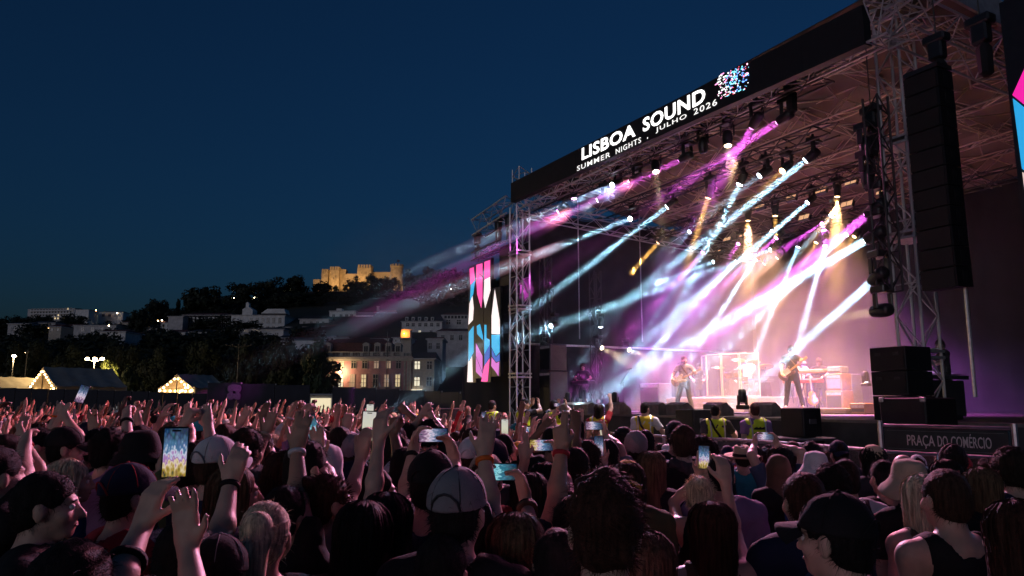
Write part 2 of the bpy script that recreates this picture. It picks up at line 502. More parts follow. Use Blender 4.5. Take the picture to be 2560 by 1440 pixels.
LAMP_GAIN = 11.5
def head_mesh():
    mb = MB()
    mb.lathe([(.06, .16), (.105, .13), (.12, .02), (.118, -.1), (.105, -.2), (.1, -.235)], 14)   # looks down -z
    return mb.mesh('lamp_head', True)
LH = head_mesh()
LENS = MB().lathe([(.088, -.242), (.07, -.262), (.02, -.27)], 14).mesh('lens', True)
LBASE = MB().bev(-.16, .16, -.12, .12, 0, .13, .02).mesh('base')
LARM = MB().bev(-.02, .02, -.05, .05, -.27, .0, .012).mesh('yoke_arm')
LCLAMP = MB().tube((0, 0, .13), (0, 0, .24), .035).mesh('clamp')
PARB = MB().lathe([(.05, .12), (.1, .08), (.11, -.1), (.115, -.14)], 14).mesh('par_can', True)
COLS = {'w': (.42, .76, 1.0), 'a': (1., .5, .1), 'm': (1., .12, .85), 'o': (1., .45, .3), 'n': None, 'y': (1., .74, .42)}
lamp_n = [0]
BEAMS = []
def lamp(px, py, v, col, tgt=None, tv=None, power=1., size=5., label='', group='stage lamps', stand=False, hang=True, lens_es=None, small=1.0, p=None, off=False, reach=2.0, dens=1.):
    """a moving-head lamp; its lens is what the photo shows at (px, py); aims at the place seen at tgt on depth plane tv"""
    q = st(px, py, v) if p is None else Vector(p)
    aim = Vector((0, 0, -1)) if tgt is None else (st(tgt[0], tgt[1], tv) - q).normalized()
    T = Thing('stage_lamp', q, label, 'stage lamp', group, frame=MS)
    piv = -aim * .25 * small                    # head pivot behind the lens
    hz_ = math.atan2(aim.y, aim.x)
    Ry = Matrix.Rotation(hz_, 4, 'Z')
    sgn = -1 if stand else 1
    S = Matrix.Diagonal((small, small, small * sgn, 1))
    T.loc('base', LBASE, M_lampb, M=Matrix.Translation(piv + Vector((0, 0, .29 * sgn * small))) @ Ry @ S)
    for s in (-1, 1):
        T.loc('yoke_arm', LARM, M_lampb, M=Matrix.Translation(piv + Vector((0, 0, .29 * sgn * small))) @ Ry @ Matrix.Translation((0, s * .15 * small, 0)) @ Matrix.Rotation(PI / 2, 4, 'Z') @ S)
    if hang:
        T.loc('clamp', LCLAMP, M_alud, M=Matrix.Translation(piv + Vector((0, 0, .29 * sgn * small))) @ Ry @ S)
    rot = (-aim).to_track_quat('Z', 'Y').to_matrix().to_4x4()
    hd = T.loc('lamp_head', LH, M_lampb, M=Matrix.Translation(piv) @ rot @ Matrix.Diagonal((small, small, small, 1)))
    c = COLS[col]
    if c is None:
        T.loc('lens', LENS, mat('dark_lens', (.05, .05, .06), .1), parent=hd)
        return T
    hot = tuple(.55 + .45 * x for x in c) if col == 'w' else tuple(.25 + .75 * x for x in c)
    es = lens_es if lens_es else (18. if col == 'w' else 9.)
    T.loc('lens', LENS, glow('lens_%s_%g' % (col, es), hot, es), parent=hd)
    if tgt is not None and power > 0:
        L = bpy.data.lights.new('lamp_beam', 'AREA')
        L.shape = 'DISK'
        L.size = .15 * small
        size = size * (.74 if col == 'w' else .85)
        L.spread = R(size)
        L.energy = power * LAMP_GAIN
        L.color = c
        lo = bpy.data.objects.new('lamp_beam', L)
        COL.objects.link(lo)
        lo.parent = T.o
        lo.matrix_local = Matrix.Translation(aim * .07) @ rot
        D = (st(tgt[0], tgt[1], tv) - q).length * reach
        BEAMS.append((MS @ Matrix.Translation(q + aim * .05) @ aim.to_track_quat('Z', 'Y').to_matrix().to_4x4(), D, .08 * small, .08 * small + D * math.tan(R(size) / 2) * 1.02, col, dens))
    lamp_n[0] += 1
    return T
# (px, py, row depth, colour, aim pixel, aim depth, power, cone)
W_ = 'w'
LAMPS = [
 ('front light truss', .6, [
   (1395, 530, 'm', (1280, 592), -.6, 1.0, 7), (1435, 497, 'm', None, 0, 0, 0), (1495, 500, 'w', (1180, 640), -1.5, .5, 3), (1530, 463, 'w', (1000, 690), -6., 1.1, 2.6), (1575, 453, 'm', (1420, 535), 0, .9, 6),
   (1640, 430, 'y', (1655, 560), .2, .25, 8), (1700, 400, 'm', (1560, 470), .3, 1.0, 7), (1758, 383, 'n', None, 0, 0, 0), (1820, 365, 'y', (1830, 520), .4, .3, 9), (1880, 318, 'm', (1790, 470), 1.0, 2.0, 15), (1945, 305, 'm', (1740, 440), .6, 2.0, 6)]),
 ('second light truss', 3.0, [
   (1575, 547, 'w', (1000, 770), -6, 1.2, 2.8), (1667, 518, 'w', (1390, 725), .5, 3.0, 4.5), (1770, 495, 'a', (1725, 640), 3.0, 2.2, 8), (1848, 462, 'w', (1740, 680), 2.0, 3.6, 5.5), (1898, 440, 'w', (1740, 560), 1.5, .6, 3), (1955, 428, 'a', (1900, 480), 2.2, .6, 5), (2013, 402, 'w', (1690, 655), 1.0, 4.2, 5.0)]),
 ('third light truss', 6.0, [
   (1493, 575, 'a', (1405, 700), 5, 1.8, 7), (1645, 607, 'a', (1545, 720), 5.2, 2.4, 8), (1723, 580, 'w', (1640, 680), 4.5, .7, 4), (1757, 632, 'm', (1640, 760), 4, 1.4, 8), (1802, 562, 'w', (1690, 720), 5, 1.0, 4), (1870, 552, 'a', (1872, 700), 6., 2.6, 15), (1938, 540, 'a', (1940, 640), 6, 1.0, 12), (1940, 595, 'm', (1820, 700), 4.5, 1.4, 8),
   (2018, 507, 'w', (1720, 760), 2.5, 4.2, 4.5), (2093, 492, 'a', (2090, 660), 6, 3.4, 17), (2078, 540, 'w', (1990, 640), 5, .8, 4)]),
 ('rear light truss', 9.0, [
   (1690, 635, 'w', (1480, 905), 6, 2.6, 4.5), (1783, 655, 'w', (1500, 760), 4.5, 2.2, 4), (1715, 650, 'w', (1580, 800), 7, 1.2, 4), (1840, 655, 'w', (1610, 900), 4.5, 4.2, 5), (1845, 610, 'm', (1750, 760), 6.5, 2.4, 9), (1888, 650, 'w', (1722, 900), 6, 4.6, 5), (1925, 625, 'w', (1430, 800), 2.0, 4.0, 4.5),
   (1930, 578, 'w', (1800, 730), 7, 1.8, 5), (1995, 618, 'w', (1885, 890), 8, 3.8, 6), (2063, 615, 'w', (1985, 900), 7, 4.0, 6), (2115, 587, 'w', (1900, 790), 5.5, 4.0, 5.5), (2055, 560, 'm', (1860, 690), 5, 3.4, 8), (2040, 607, 'a', (1960, 740), 8, 1.8, 9), (2135, 592, 'a', (2060, 690), 8, 1.4, 9), (1942, 645, 'o', (1890, 700), 8.5, .8, 6), (1910, 660, 'o', (1850, 740), 8.5, .8, 6)]),
]
LMP = {}
CN = {'w': 'pale blue', 'a': 'amber', 'm': 'magenta', 'o': 'orange', 'n': 'unlit', 'y': 'dim yellow'}
for nm, v, lst in LAMPS:
    for i, (px, py, c, tg, tv, pw, sz) in enumerate(sorted(lst)):
        LMP[(px, py)] = lamp(px, py, v, c, tg, tv, pw, sz, reach={(1530, 463): 1.2, (1575, 547): 1.55, (1495, 500): 1.2, (1395, 530): 1.4}.get((px, py), 2.0), label='%s moving head, %s from the far end of the %s' % (CN[c], ORD[i], nm), small=1.0 if v < 4 else .85)
# lamp columns: near black hanging truss with heads
cu = st(2215, 600, 1.0)
truss('lamp_column', (cu.x, 1.0, 4.2), (cu.x, 1.0, 8.1), .32, .32, 'black hanging truss carrying moving heads beside the near tower', step=.4, m=M_alud, r=.024, up=Vector((0, 1, 0)))
for i, (px, py, c, tg, tv, pw, sz) in enumerate([(2168, 400, 'n', None, 0, 0, 0), (2172, 470, 'n', None, 0, 0, 0), (2168, 538, 'm', (1900, 750), 1.2, 4.5, 9), (2166, 600, 'w', (1700, 870), 1.6, 4.6, 5), (2180, 705, 'w', (1960, 900), 2.4, 2.6, 5), (2182, 780, 'y', (2000, 810), 1.5, .35, 12)]):
    lamp(px, py, 1.0, c, tg, tv, pw, sz, label='%s moving head, %s from the top of the hanging near column' % (CN[c], ORD[i]), small=1.15)
# far side lamp ladders against the side drape
for k, (px, z0, z1, lb) in enumerate(((1365, 1.8, 7.2, 'black lamp ladder at the far side, nearest the tower'), (1490, 1.8, 6.9, 'black lamp ladder farther back along the side drape'))):
    vv = (1.2, 3.4)[k]
    q = st(px, 800, vv)
    truss('lamp_ladder', (q.x, vv, z0), (q.x, vv, z1), .32, .3, lb, step=.5, m=M_alud, up=Vector((0, 1, 0)))
for i, (px, py, v, c, tg, tv, pw, sz, lb) in enumerate([
    (1372, 868, 1.0, 'y', (1480, 935), 1.5, 1.6, 26, 'low warm lamp glowing beside the far lamp ladder'), (1377, 815, 1.0, 'w', (1300, 850), -.5, .3, 8, 'cool white lamp on the nearest far ladder'),
    (1505, 870, 3.2, 'y', (1620, 930), 3.6, 1.6, 26, 'low warm lamp glowing under the second far ladder'), (1502, 818, 3.2, 'w', None, 0, 0, 0, 'tilted cool lamp on the second far ladder'), (1573, 875, 5.0, 'y', (1690, 930), 5., 1.4, 28, 'third low warm lamp along the side drape'), (1375, 755, 1.0, 'n', None, 0, 0, 0, 'unlit lamp high on the nearest far ladder')]):
    lamp(px, py, v, c, tg, tv, pw, sz, label=lb, small=.9)
# extra wide washes added at some of these heads: over the audience, on the band, up through the smoke
def wash(T, col, tgt, watts, size, blend=.6, soft=.12):
    L = bpy.data.lights.new('wash_light', 'SPOT')
    L.energy, L.color, L.spot_size, L.spot_blend, L.shadow_soft_size = watts, col, R(size), blend, soft
    lo = bpy.data.objects.new('wash_light', L)
    COL.objects.link(lo); lo.parent = T.o
    t = T.o.matrix_world.inverted() @ Vector(tgt)
    lo.matrix_local = Matrix.Translation(t.normalized() * .09) @ (-t).to_track_quat('Z', 'Y').to_matrix().to_4x4()
PINK, WARM, MAG, AMB, COOL = (1, .24, .32), (1, .58, .28), (1, .1, .75), (1, .5, .2), (.55, .8, 1)
wash(LMP[(1435, 497)], PINK, (-9, 14, 1.5), 14000, 75)
wash(LMP[(1575, 453)], PINK, (-3, 6, 1.5), 15000, 60)
wash(LMP[(1530, 463)], (.55, .55, 1), (-4, 8, 1.5), 7000, 70)
wash(LMP[(1700, 400)], (1, .3, .5), (0, 5, 1.5), 9000, 70)
wash(LMP[(1880, 318)], (1, .25, .55), (4, 4, 1.4), 2200, 80)
wash(LMP[(1640, 430)], WARM, sw(3.7, 4.0, 2.7), 3800, 26)
wash(LMP[(1820, 365)], WARM, sw(6.6, 5.5, 2.8), 4600, 30)
wash(LMP[(1758, 383)], (1, .62, .4), sw(2.6, 7, 3.0), 6500, 30)  # added fill to brighten the drums; the head itself is unlit
wash(LMP[(2093, 492)], AMB, sw(7, 6, 1.8), 13000, 68)
wash(LMP[(1870, 552)], (1, .5, .3), sw(5, 6, 1.8), 11000, 84)
wash(LMP[(2055, 560)], (.85, .12, 1), sw(7, 7.5, 1.8), 10000, 68)
wash(LMP[(1945, 305)], (1, .75, .8), sw(10, -3.2, 1.4), 2600, 70)
wash(LMP[(1495, 500)], (.85, .85, 1), sw(4, -4, 1.4), 2600, 60)
wash(LMP[(1645, 607)], (.55, .25, 1), sw(3, 7, 1.8), 10000, 90)  # added violet fill for the dark far half; the lens is amber
# blinders: small warm rectangular panels on the rear trusses
BL = [(1980, 497), (2055, 478), (2130, 457), (1903, 518), (2013, 545), (2120, 512), (1795, 632), (1680, 580), (1745, 505), (1860, 590), (2055, 575), (1820, 600), (1655, 455), (1608, 470), (2210, 480)]
mb_bl = MB().bev(-.2, .2, -.06, .06, -.1, .1, .02).mesh('blinder_case')
mb_bf = MB().box(-.085, .085, -.068, -.061, -.075, .075).mesh('blinder_cell')
for i, (px, py) in enumerate(BL):
    v = 6.4 if py < 560 else 9.3
    q = st(px, py, v)
    T = Thing('blinder_lamp', q, 'small two-cell blinder lamp, %s of its row under the dark rear trusses' % ORD[i], 'blinder', 'blinder lamps', frame=MS)
    Mr = Matrix.Rotation(R(-25), 4, 'X')
    cs_ = T.loc('case', mb_bl, M_lampb, M=Mr)
    for s in (-1, 1):
        T.loc('cell', mb_bf, glow('blinder_glow', (1, .55, .3), .8), parent=cs_, M=Matrix.Translation((s * .1, 0, 0)))
# ================================================================== FIGURES: implicit surfaces meshed by surface nets
class Field:
    def __init__(s, lo, hi, h, zfine=None, zc=.035, hz=None):
        lo, hi = np.array(lo, float), np.array(hi, float)
        s.x = np.arange(lo[0], hi[0] + h, h, dtype=np.float32)
        s.y = np.arange(lo[1], hi[1] + h, h, dtype=np.float32)
        if zfine is None:
            s.z = np.arange(lo[2], hi[2] + h, h, dtype=np.float32)
        else:                              # coarse below zfine (legs), fine above
            s.z = np.concatenate([np.arange(lo[2], zfine, zc), np.arange(zfine, hi[2] + h, hz or h)]).astype(np.float32)
        s.h = h
        s.D = np.full((len(s.x), len(s.y), len(s.z)), .3, np.float32)
    def _sl(s, lo, hi):
        r = []
        for a, l, u in ((s.x, lo[0], hi[0]), (s.y, lo[1], hi[1]), (s.z, lo[2], hi[2])):
            r.append(slice(max(0, int(np.searchsorted(a, l)) - 1), min(len(a), int(np.searchsorted(a, u)) + 1)))
        return tuple(r)
    def _pts(s, sl):
        return s.x[sl[0]][:, None, None], s.y[sl[1]][None, :, None], s.z[sl[2]][None, None, :]
    def _put(s, sl, d, k, sub=False):
        a = s.D[sl]
        if sub:
            d = -d
            hh = np.clip(.5 - .5 * (a - d) / k, 0, 1) if False else None
            # smooth max
            h_ = np.clip(.5 - .5 * (d - a) / k, 0, 1)
            s.D[sl] = d + (a - d) * h_ + k * h_ * (1 - h_)
        else:
            h_ = np.clip(.5 + .5 * (a - d) / k, 0, 1)
            s.D[sl] = a + (d - a) * h_ - k * h_ * (1 - h_)
    def cone(s, p0, p1, r0, r1, k=.02, sq=None, cut=None, sub=False):
        """tapered round limb; sq scales (x, y, z) before measuring, cut trims at the p1 end"""
        p0, p1 = np.array(p0, float), np.array(p1, float)
        m = max(r0, r1) * (1 / min(sq) if sq else 1) + k + .06
        sl = s._sl(np.minimum(p0, p1) - m, np.maximum(p0, p1) + m)
        X, Y, Zz = s._pts(sl)
        q = sq or (1, 1, 1)
        ax, ay, az = (X - p0[0]) * q[0], (Y - p0[1]) * q[1], (Zz - p0[2]) * q[2]
        b = (p1 - p0) * np.array(q)
        L2 = float(b @ b) + 1e-9
        t = np.clip((ax * b[0] + ay * b[1] + az * b[2]) / L2, 0, 1)
        d = np.sqrt((ax - t * b[0]) ** 2 + (ay - t * b[1]) ** 2 + (az - t * b[2]) ** 2) - (r0 + (r1 - r0) * t)
        d = d / max(q)
        if cut:
            e = (p1 - p0) / (np.linalg.norm(p1 - p0) + 1e-9)
            d = np.maximum(d, (X - p1[0]) * e[0] + (Y - p1[1]) * e[1] + (Zz - p1[2]) * e[2])
        s._put(sl, d.astype(np.float32), k, sub)
    def ell(s, c, r, k=.02, Rm=None, sub=False):
        c, r = np.array(c, float), np.array(r, float)
        m = r.max() + k + .05
        sl = s._sl(c - m, c + m)
        X, Y, Zz = s._pts(sl)
        x, y, z = X - c[0], Y - c[1], Zz - c[2]
        if Rm is not None:
            x, y, z = (Rm[0][0] * x + Rm[1][0] * y + Rm[2][0] * z, Rm[0][1] * x + Rm[1][1] * y + Rm[2][1] * z, Rm[0][2] * x + Rm[1][2] * y + Rm[2][2] * z)
        k0 = np.sqrt((x / r[0]) ** 2 + (y / r[1]) ** 2 + (z / r[2]) ** 2)
        k1 = np.sqrt((x / r[0] ** 2) ** 2 + (y / r[1] ** 2) ** 2 + (z / r[2] ** 2) ** 2) + 1e-6
        s._put(sl, (k0 * (k0 - 1) / k1).astype(np.float32), k, sub)
    def cutz(s, z, keep_above=True):
        d = (z - s.z) if keep_above else (s.z - z)
        s.D = np.maximum(s.D, d[None, None, :].astype(np.float32))
    def noise(s, amp, f, seed=0):
        rs = np.random.RandomState(seed)
        X, Y, Zz = s.x[:, None, None], s.y[None, :, None], s.z[None, None, :]
        n = 0
        for i in range(4):
            a = rs.uniform(-1, 1, 3) * f * (1 + .5 * i)
            ph = rs.uniform(0, 6, 2)
            n = n + np.sin(a[0] * X + a[1] * Y + a[2] * Zz + ph[0] + 1.3 * np.sin(a[2] * X - a[0] * Zz + a[1] * .7 * Y + ph[1])) / (1 + .4 * i)
        s.D = s.D + (amp * n).astype(np.float32)
    def arrays(s):
        D = s.D
        D[0], D[-1], D[:, 0], D[:, -1] = .1, .1, .1, .1
        D[:, :, 0] = np.maximum(D[:, :, 0], .01); D[:, :, -1] = .1
        I = D < 0
        c = [I[i:I.shape[0] - 1 + i, j:I.shape[1] - 1 + j, k:I.shape[2] - 1 + k] for i in (0, 1) for j in (0, 1) for k in (0, 1)]
        cnt = sum(x.astype(np.uint8) for x in c)
        act = (cnt > 0) & (cnt < 8)
        idx = np.argwhere(act)
        nid = np.full(act.shape, -1, np.int32)
        nid[act] = np.arange(len(idx))
        pos = np.zeros((len(idx), 3)); num = np.zeros(len(idx))
        i0, j0, k0 = idx[:, 0], idx[:, 1], idx[:, 2]
        for axis in range(3):
            o1, o2 = [a for a in range(3) if a != axis]
            for a in (0, 1):
                for b in (0, 1):
                    off = [0, 0, 0]; off[o1] = a; off[o2] = b
                    A = (i0 + off[0], j0 + off[1], k0 + off[2])
                    off2 = list(off); off2[axis] = 1
                    B = (i0 + off2[0], j0 + off2[1], k0 + off2[2])
                    d0, d1 = D[A], D[B]
                    m = (d0 < 0) != (d1 < 0)
                    t = np.where(m, d0 / np.where(m, d0 - d1, 1), 0)
                    P0 = np.stack([s.x[A[0]], s.y[A[1]], s.z[A[2]]], 1); P1 = np.stack([s.x[B[0]], s.y[B[1]], s.z[B[2]]], 1)
                    pos += np.where(m[:, None], P0 + (P1 - P0) * t[:, None], 0)
                    num += m
        pos /= np.maximum(num, 1)[:, None]
        faces = []
        for axis in range(3):
            n = [D.shape[0], D.shape[1], D.shape[2]]
            s0 = [slice(1, n[a] - 1) for a in range(3)]; s1 = list(s0)
            s0[axis] = slice(0, n[axis] - 1); s1[axis] = slice(1, n[axis])
            ch = I[tuple(s0)] != I[tuple(s1)]
            e = np.argwhere(ch)
            for a in range(3):
                if a != axis: e[:, a] += 1
            o1, o2 = (axis + 1) % 3, (axis + 2) % 3
            q = []
            for da, db in ((1, 1), (0, 1), (0, 0), (1, 0)):
                cc = e.copy(); cc[:, o1] -= da; cc[:, o2] -= db
                q.append(nid[cc[:, 0], cc[:, 1], cc[:, 2]])
            q = np.stack(q, 1)
            ins = I[e[:, 0], e[:, 1], e[:, 2]]
            q[~ins] = q[~ins][:, ::-1]
            faces.append(q)
        faces = np.concatenate(faces)
        faces = faces[(faces >= 0).all(1)]
        return pos, faces
    def mesh(s, name, extra=None):
        pos, faces = s.arrays()
        return np_mesh(name, [(pos, faces)] + ([extra] if extra else []))
def np_mesh(name, parts, mats=None):
    vs, fs, b = [], [], 0
    for p, f in parts:
        vs.append(p); fs.append(f + b); b += len(p)
    pos, faces = np.concatenate(vs), np.concatenate(fs)
    me = bpy.data.meshes.new(name)
    me.vertices.add(len(pos)); me.vertices.foreach_set('co', pos.astype(np.float32).ravel())
    me.loops.add(len(faces) * 4); me.loops.foreach_set('vertex_index', faces.astype(np.int32).ravel())
    me.polygons.add(len(faces)); me.polygons.foreach_set('loop_start', np.arange(0, len(faces) * 4, 4, dtype=np.int32))
    me.update(calc_edges=True)
    me.polygons.foreach_set('use_smooth', np.ones(len(faces), bool))
    return me

V = lambda *a: np.array(a, float)
def nrm(v): return v / (np.linalg.norm(v) + 1e-9)
def rotm(yaw=0, pitch=0, roll=0):
    return np.array(Euler((pitch, roll, yaw), 'XYZ').to_matrix())
NECK = V(0, -.012, 1.475)
HC = V(0, .02, 1.608)                    # head centre of the 1.75 m figure
class Head:
    def __init__(s, yaw=0, pitch=0, roll=0, C=HC, neck=NECK):
        s.R = rotm(yaw, pitch, roll); s.neck = neck; s.C = C
    def p(s, x, y, z):
        return s.neck + s.R @ (s.C + V(x, y, z) - s.neck)
    def M(s):                              # head-local coordinates (origin at head centre) -> body
        m = Matrix.Identity(4)
        for i in range(3):
            for j in range(3): m[i][j] = s.R[i][j]
        o = s.p(0, 0, 0)
        for i in range(3): m[i][3] = o[i]
        return m
def ik(sh, wr, hint, l1=.285, l2=.255):
    d = wr - sh; L = np.linalg.norm(d)
    if L > (l1 + l2) * .995:
        wr = sh + d / L * (l1 + l2) * .995; d = wr - sh; L = np.linalg.norm(d)
    a = (l1 * l1 - l2 * l2 + L * L) / (2 * L)
    h = math.sqrt(max(0, l1 * l1 - a * a))
    u = d / L
    hn = hint - u * (hint @ u)
    return sh + u * a + nrm(hn) * h, wr
def hand(F, wr, d, n, pose='open', side=1, k=.006, fr=.0092):
    """palm, four fingers and thumb; d along the hand, n out of the palm, side: thumb side"""
    d = nrm(d); n = nrm(n - d * (n @ d)); t = np.cross(d, n) * side      # t points to the thumb side
    F.cone(wr - d * .01, wr + d * .03, .026, .026, .015)
    for o in (-.024, -.008, .008, .024):
        F.cone(wr + d * .02 + t * o * .8, wr + d * .085 + t * o, .017, .0145, .01)
    cur = {'open': (.12, .18, .15, .2), 'relax': (.5, .6, .65, .75), 'fist': (1.55, 1.6, 1.6, 1.6), 'point': (.1, 1.5, 1.55, 1.6), 'rock': (.1, 1.5, 1.55, .15), 'peace': (.08, .1, 1.5, 1.5), 'grip': (.75, .8, .8, .85), 'pinch': (.9, .5, .35, .3)}[pose]
    lens = (.072, .08, .075, .06)
    for i, (o, c, L) in enumerate(zip((.026, .009, -.009, -.026), cur, lens)):
        b = wr + d * .088 + t * o
        f1 = nrm(d * math.cos(c * .75) + n * math.sin(c * .75) + t * (o * (4 if pose == 'open' else 1.5)))
        c2 = c * 1.75
        f2 = nrm(d * math.cos(c2) + n * math.sin(c2) + t * (o * (4 if pose == 'open' else 1.5)))
        e = b + f1 * L * .52
        F.cone(b, e, fr * 1.05, fr, k); F.cone(e, e + f2 * L * .5, fr, fr * .85, k)
    b = wr + d * .03 + t * .03
    c = 1.1 if pose in ('fist', 'rock', 'peace', 'point') else .45
    f1 = nrm(d * .75 + t * .75 * math.cos(c) + n * .7 * math.sin(c) * 1.2)
    e = b + f1 * .045
    f2 = nrm(d * .9 + t * (.35 if c < 1 else -.5) + n * (.3 if c < 1 else .6))
    F.cone(b - f1 * .01, e, .015, fr * 1.1, .01); F.cone(e, e + f2 * .03, fr * 1.1, fr * .9, k)

def arm_default(side, lean=0): return (V(side * .215, -.015, 1.13), V(side * .235, .07, .89), 'relax')
class Pose:
    """arms: dict side -> (wrist, hint, hand pose, hand dir or None, palm normal or None)"""
    def __init__(s, arms=None, yaw=0, pitch=0, roll=0, female=False, lean=0, twist=0, legs=None, neck_up=0, wide=1.):
        s.arms = arms or {}; s.head = Head(yaw, pitch, roll); s.f = female; s.legs = legs; s.wide = wide
        s.sh = {sd: V(sd * (.165 if female else .19) * wide, -.01, 1.39) for sd in (-1, 1)}
        s.el, s.wr, s.hd = {}, {}, {}
        for sd in (-1, 1):
            if sd in s.arms:
                w, hint, hp, hd, pn = (list(s.arms[sd]) + [None] * 5)[:5]
                w = V(*w)
                up = max(0., min(1., (w[2] - 1.35) / .6))
                s.sh[sd] = s.sh[sd] + V(-sd * .035 * up, 0, .05 * up)
                e, w = ik(s.sh[sd], w, V(*hint))
                s.el[sd], s.wr[sd] = e, w
                s.hd[sd] = (hp, V(*hd) if hd is not None else nrm(w - e), V(*pn) if pn is not None else V(-sd * .3, 1, 0))
            else:
                e, w, hp = arm_default(sd)
                s.el[sd], s.wr[sd] = e, w
                s.hd[sd] = (hp, nrm(w - e) + V(0, .2, 0), V(-sd, .2, 0))
        s.knee = {sd: V(sd * .105, .015, .5) for sd in (-1, 1)}; s.ank = {sd: V(sd * .12, -.02, .09) for sd in (-1, 1)}; s.hip = {sd: V(sd * .09, 0, .92) for sd in (-1, 1)}
        if legs:
            for sd in legs: s.knee[sd], s.ank[sd] = V(*legs[sd][0]), V(*legs[sd][1])
    def bounds(s):
        P = np.array([V(0, 0, 0), V(0, .16, 1.76), V(0, -.16, 1.0)] + [x for d in (s.el, s.wr, s.sh, s.knee, s.ank) for x in d.values()] + [s.wr[sd] + nrm(s.hd[sd][1]) * .2 for sd in (-1, 1)])
        lo, hi = P.min(0) - .1, P.max(0) + .1
        lo[2] = 0.
        hi[2] = max(hi[2], 1.78)
        lo[0] = min(lo[0], -.26); hi[0] = max(hi[0], .26); lo[1] = min(lo[1], -.2)
        return lo, hi
def build_body(P, h=.011, name='body', detail=True):
    lo, hi = P.bounds()
    F = Field(lo, hi, h, zfine=.86, zc=.04)
    f = P.f
    # trunk
    F.cone((0, 0, .93), (0, 0, 1.08), .135, .118, .04, (1, 1.35, 1))
    F.cone((0, .0, 1.08), (0, .0, 1.32), .118, .138 if not f else .122, .05, (1, 1.3, 1))
    F.cone((-.1, -.01, 1.39), (.1, -.01, 1.39), .075, .075, .05)
    for sd in (-1, 1):
        F.cone(P.hip[sd], P.knee[sd], .088, .058, .03); F.cone(P.knee[sd], P.ank[sd], .056, .038, .02)
        F.cone(P.ank[sd] + V(0, -.02, -.045), P.ank[sd] + V(sd * .01, .14, -.055), .042, .035, .02)
        F.cone((0, -.005, 1.40), P.sh[sd], .07, .062, .04)
        r = .85 if f else 1.
        F.cone(P.sh[sd], P.el[sd], .054 * r, .041 * r, .03)
        mid = P.el[sd] * .7 + P.wr[sd] * .3
        F.cone(P.el[sd], mid, .039 * r, .042 * r, .02); F.cone(mid, P.wr[sd], .042 * r, .026 * r, .02)
        hp, hd, pn = P.hd[sd]
        hand(F, P.wr[sd], hd, pn, hp, sd, fr=.0092 if h < .0125 else .0105)
    # neck and head
    H = P.head; p = H.p
    F.cone((0, -.02, 1.42), p(0, -.02, -.07), .062 if not f else .052, .055 if not f else .047, .03)
    F.ell(p(0, -.012, .028), (.075, .096, .087), .01, H.R)
    F.ell(p(0, .028, -.035), (.060, .070, .078), .03, H.R)
    F.ell(p(0, .066, -.092), (.030, .026, .022), .03, H.R)
    if detail:
        F.ell(p(0, .078, .022), (.052, .02, .013), .012, H.R)
        for sd in (-1, 1):
            F.ell(p(sd * .033, .104, -.001), (.017, .014, .0085), .007, H.R, sub=True)
            F.ell(p(sd * .04, .06, -.03), (.026, .026, .022), .02, H.R)
            F.ell(p(sd * .077, -.008, -.012), (.011, .021, .034), .006, H.R)
        F.cone(p(0, .096, .004), p(0, .119, -.034), .009, .0125, .01)
        F.ell(p(0, .107, -.037), (.018, .012, .009), .008, H.R)
        F.ell(p(0, .094, -.061), (.024, .011, .0075), .006, H.R)
        F.ell(p(0, .091, -.073), (.021, .011, .008), .005, H.R)
        F.ell(p(0, .104, -.0665), (.02, .008, .0022), .003, H.R, sub=True)
    me = F.mesh(name)
    return me
def build_shirt(P, h=.013, style='tee', name='shirt', seed=0, wr_=.0035):
    lo, hi = P.bounds()
    zt = max(1.52, *(P.sh[sd][2] + .12 for sd in (-1, 1)), *(P.el[sd][2] + .1 for sd in (-1, 1)))
    if style == 'long': zt = max(zt, *(P.wr[sd][2] + .08 for sd in (-1, 1)))
    F = Field((lo[0], lo[1], .74), (hi[0], hi[1], min(hi[2], zt)), h)
    f = P.f
    F.cone((0, 0, .74), (0, 0, 1.08), .168, .138, .04, (1, 1.28, 1))
    F.cone((0, 0, 1.08), (0, 0, 1.33), .136, .15 if not f else .134, .05, (1, 1.3, 1))
    F.cone((-.1, -.01, 1.395), (.1, -.01, 1.395), .082, .082, .05)
    if f: F.ell((0, .085, 1.24), (.12, .055, .06), .05)
    for sd in (-1, 1):
        if style == 'tank':
            continue
        F.cone((0, -.005, 1.41), P.sh[sd], .072, .063, .04)
        if style == 'tee':
            F.cone(P.sh[sd], P.sh[sd] * .38 + P.el[sd] * .62, .062, .062, .03, cut=True)
        else:
            F.cone(P.sh[sd], P.el[sd], .062, .054, .03)
            F.cone(P.el[sd], P.el[sd] * .08 + P.wr[sd] * .92, .056, .042, .02, cut=True)
    if style == 'tank':
        for sd in (-1, 1): F.ell(P.sh[sd] + V(sd * .05, 0, .0), (.105, .13, .17), .02, sub=True)
    F.D -= .007
    F.noise(wr_, 26, seed)
    F.noise(wr_ * .4, 60, seed + 5)
    F.cone((0, -.02, 1.44), (0, .0, 1.62), .074 if style != 'tank' else .1, .08, .012, sub=True)
    F.cutz(.76)
    return F.mesh(name)
def build_trousers(P, name='trousers', h=.03, shorts=False):
    F = Field((-.5, -.6, 0.02), (.5, .6, 1.0), h)
    F.cone((0, 0, .9), (0, 0, .97), .148, .14, .03, (1, 1.3, 1))
    for sd in (-1, 1):
        F.cone(P.hip[sd], P.knee[sd], .1, .074, .03)
        if not shorts: F.cone(P.knee[sd], P.ank[sd] + V(0, 0, .0), .072, .058, .03)
    return F.mesh(name)
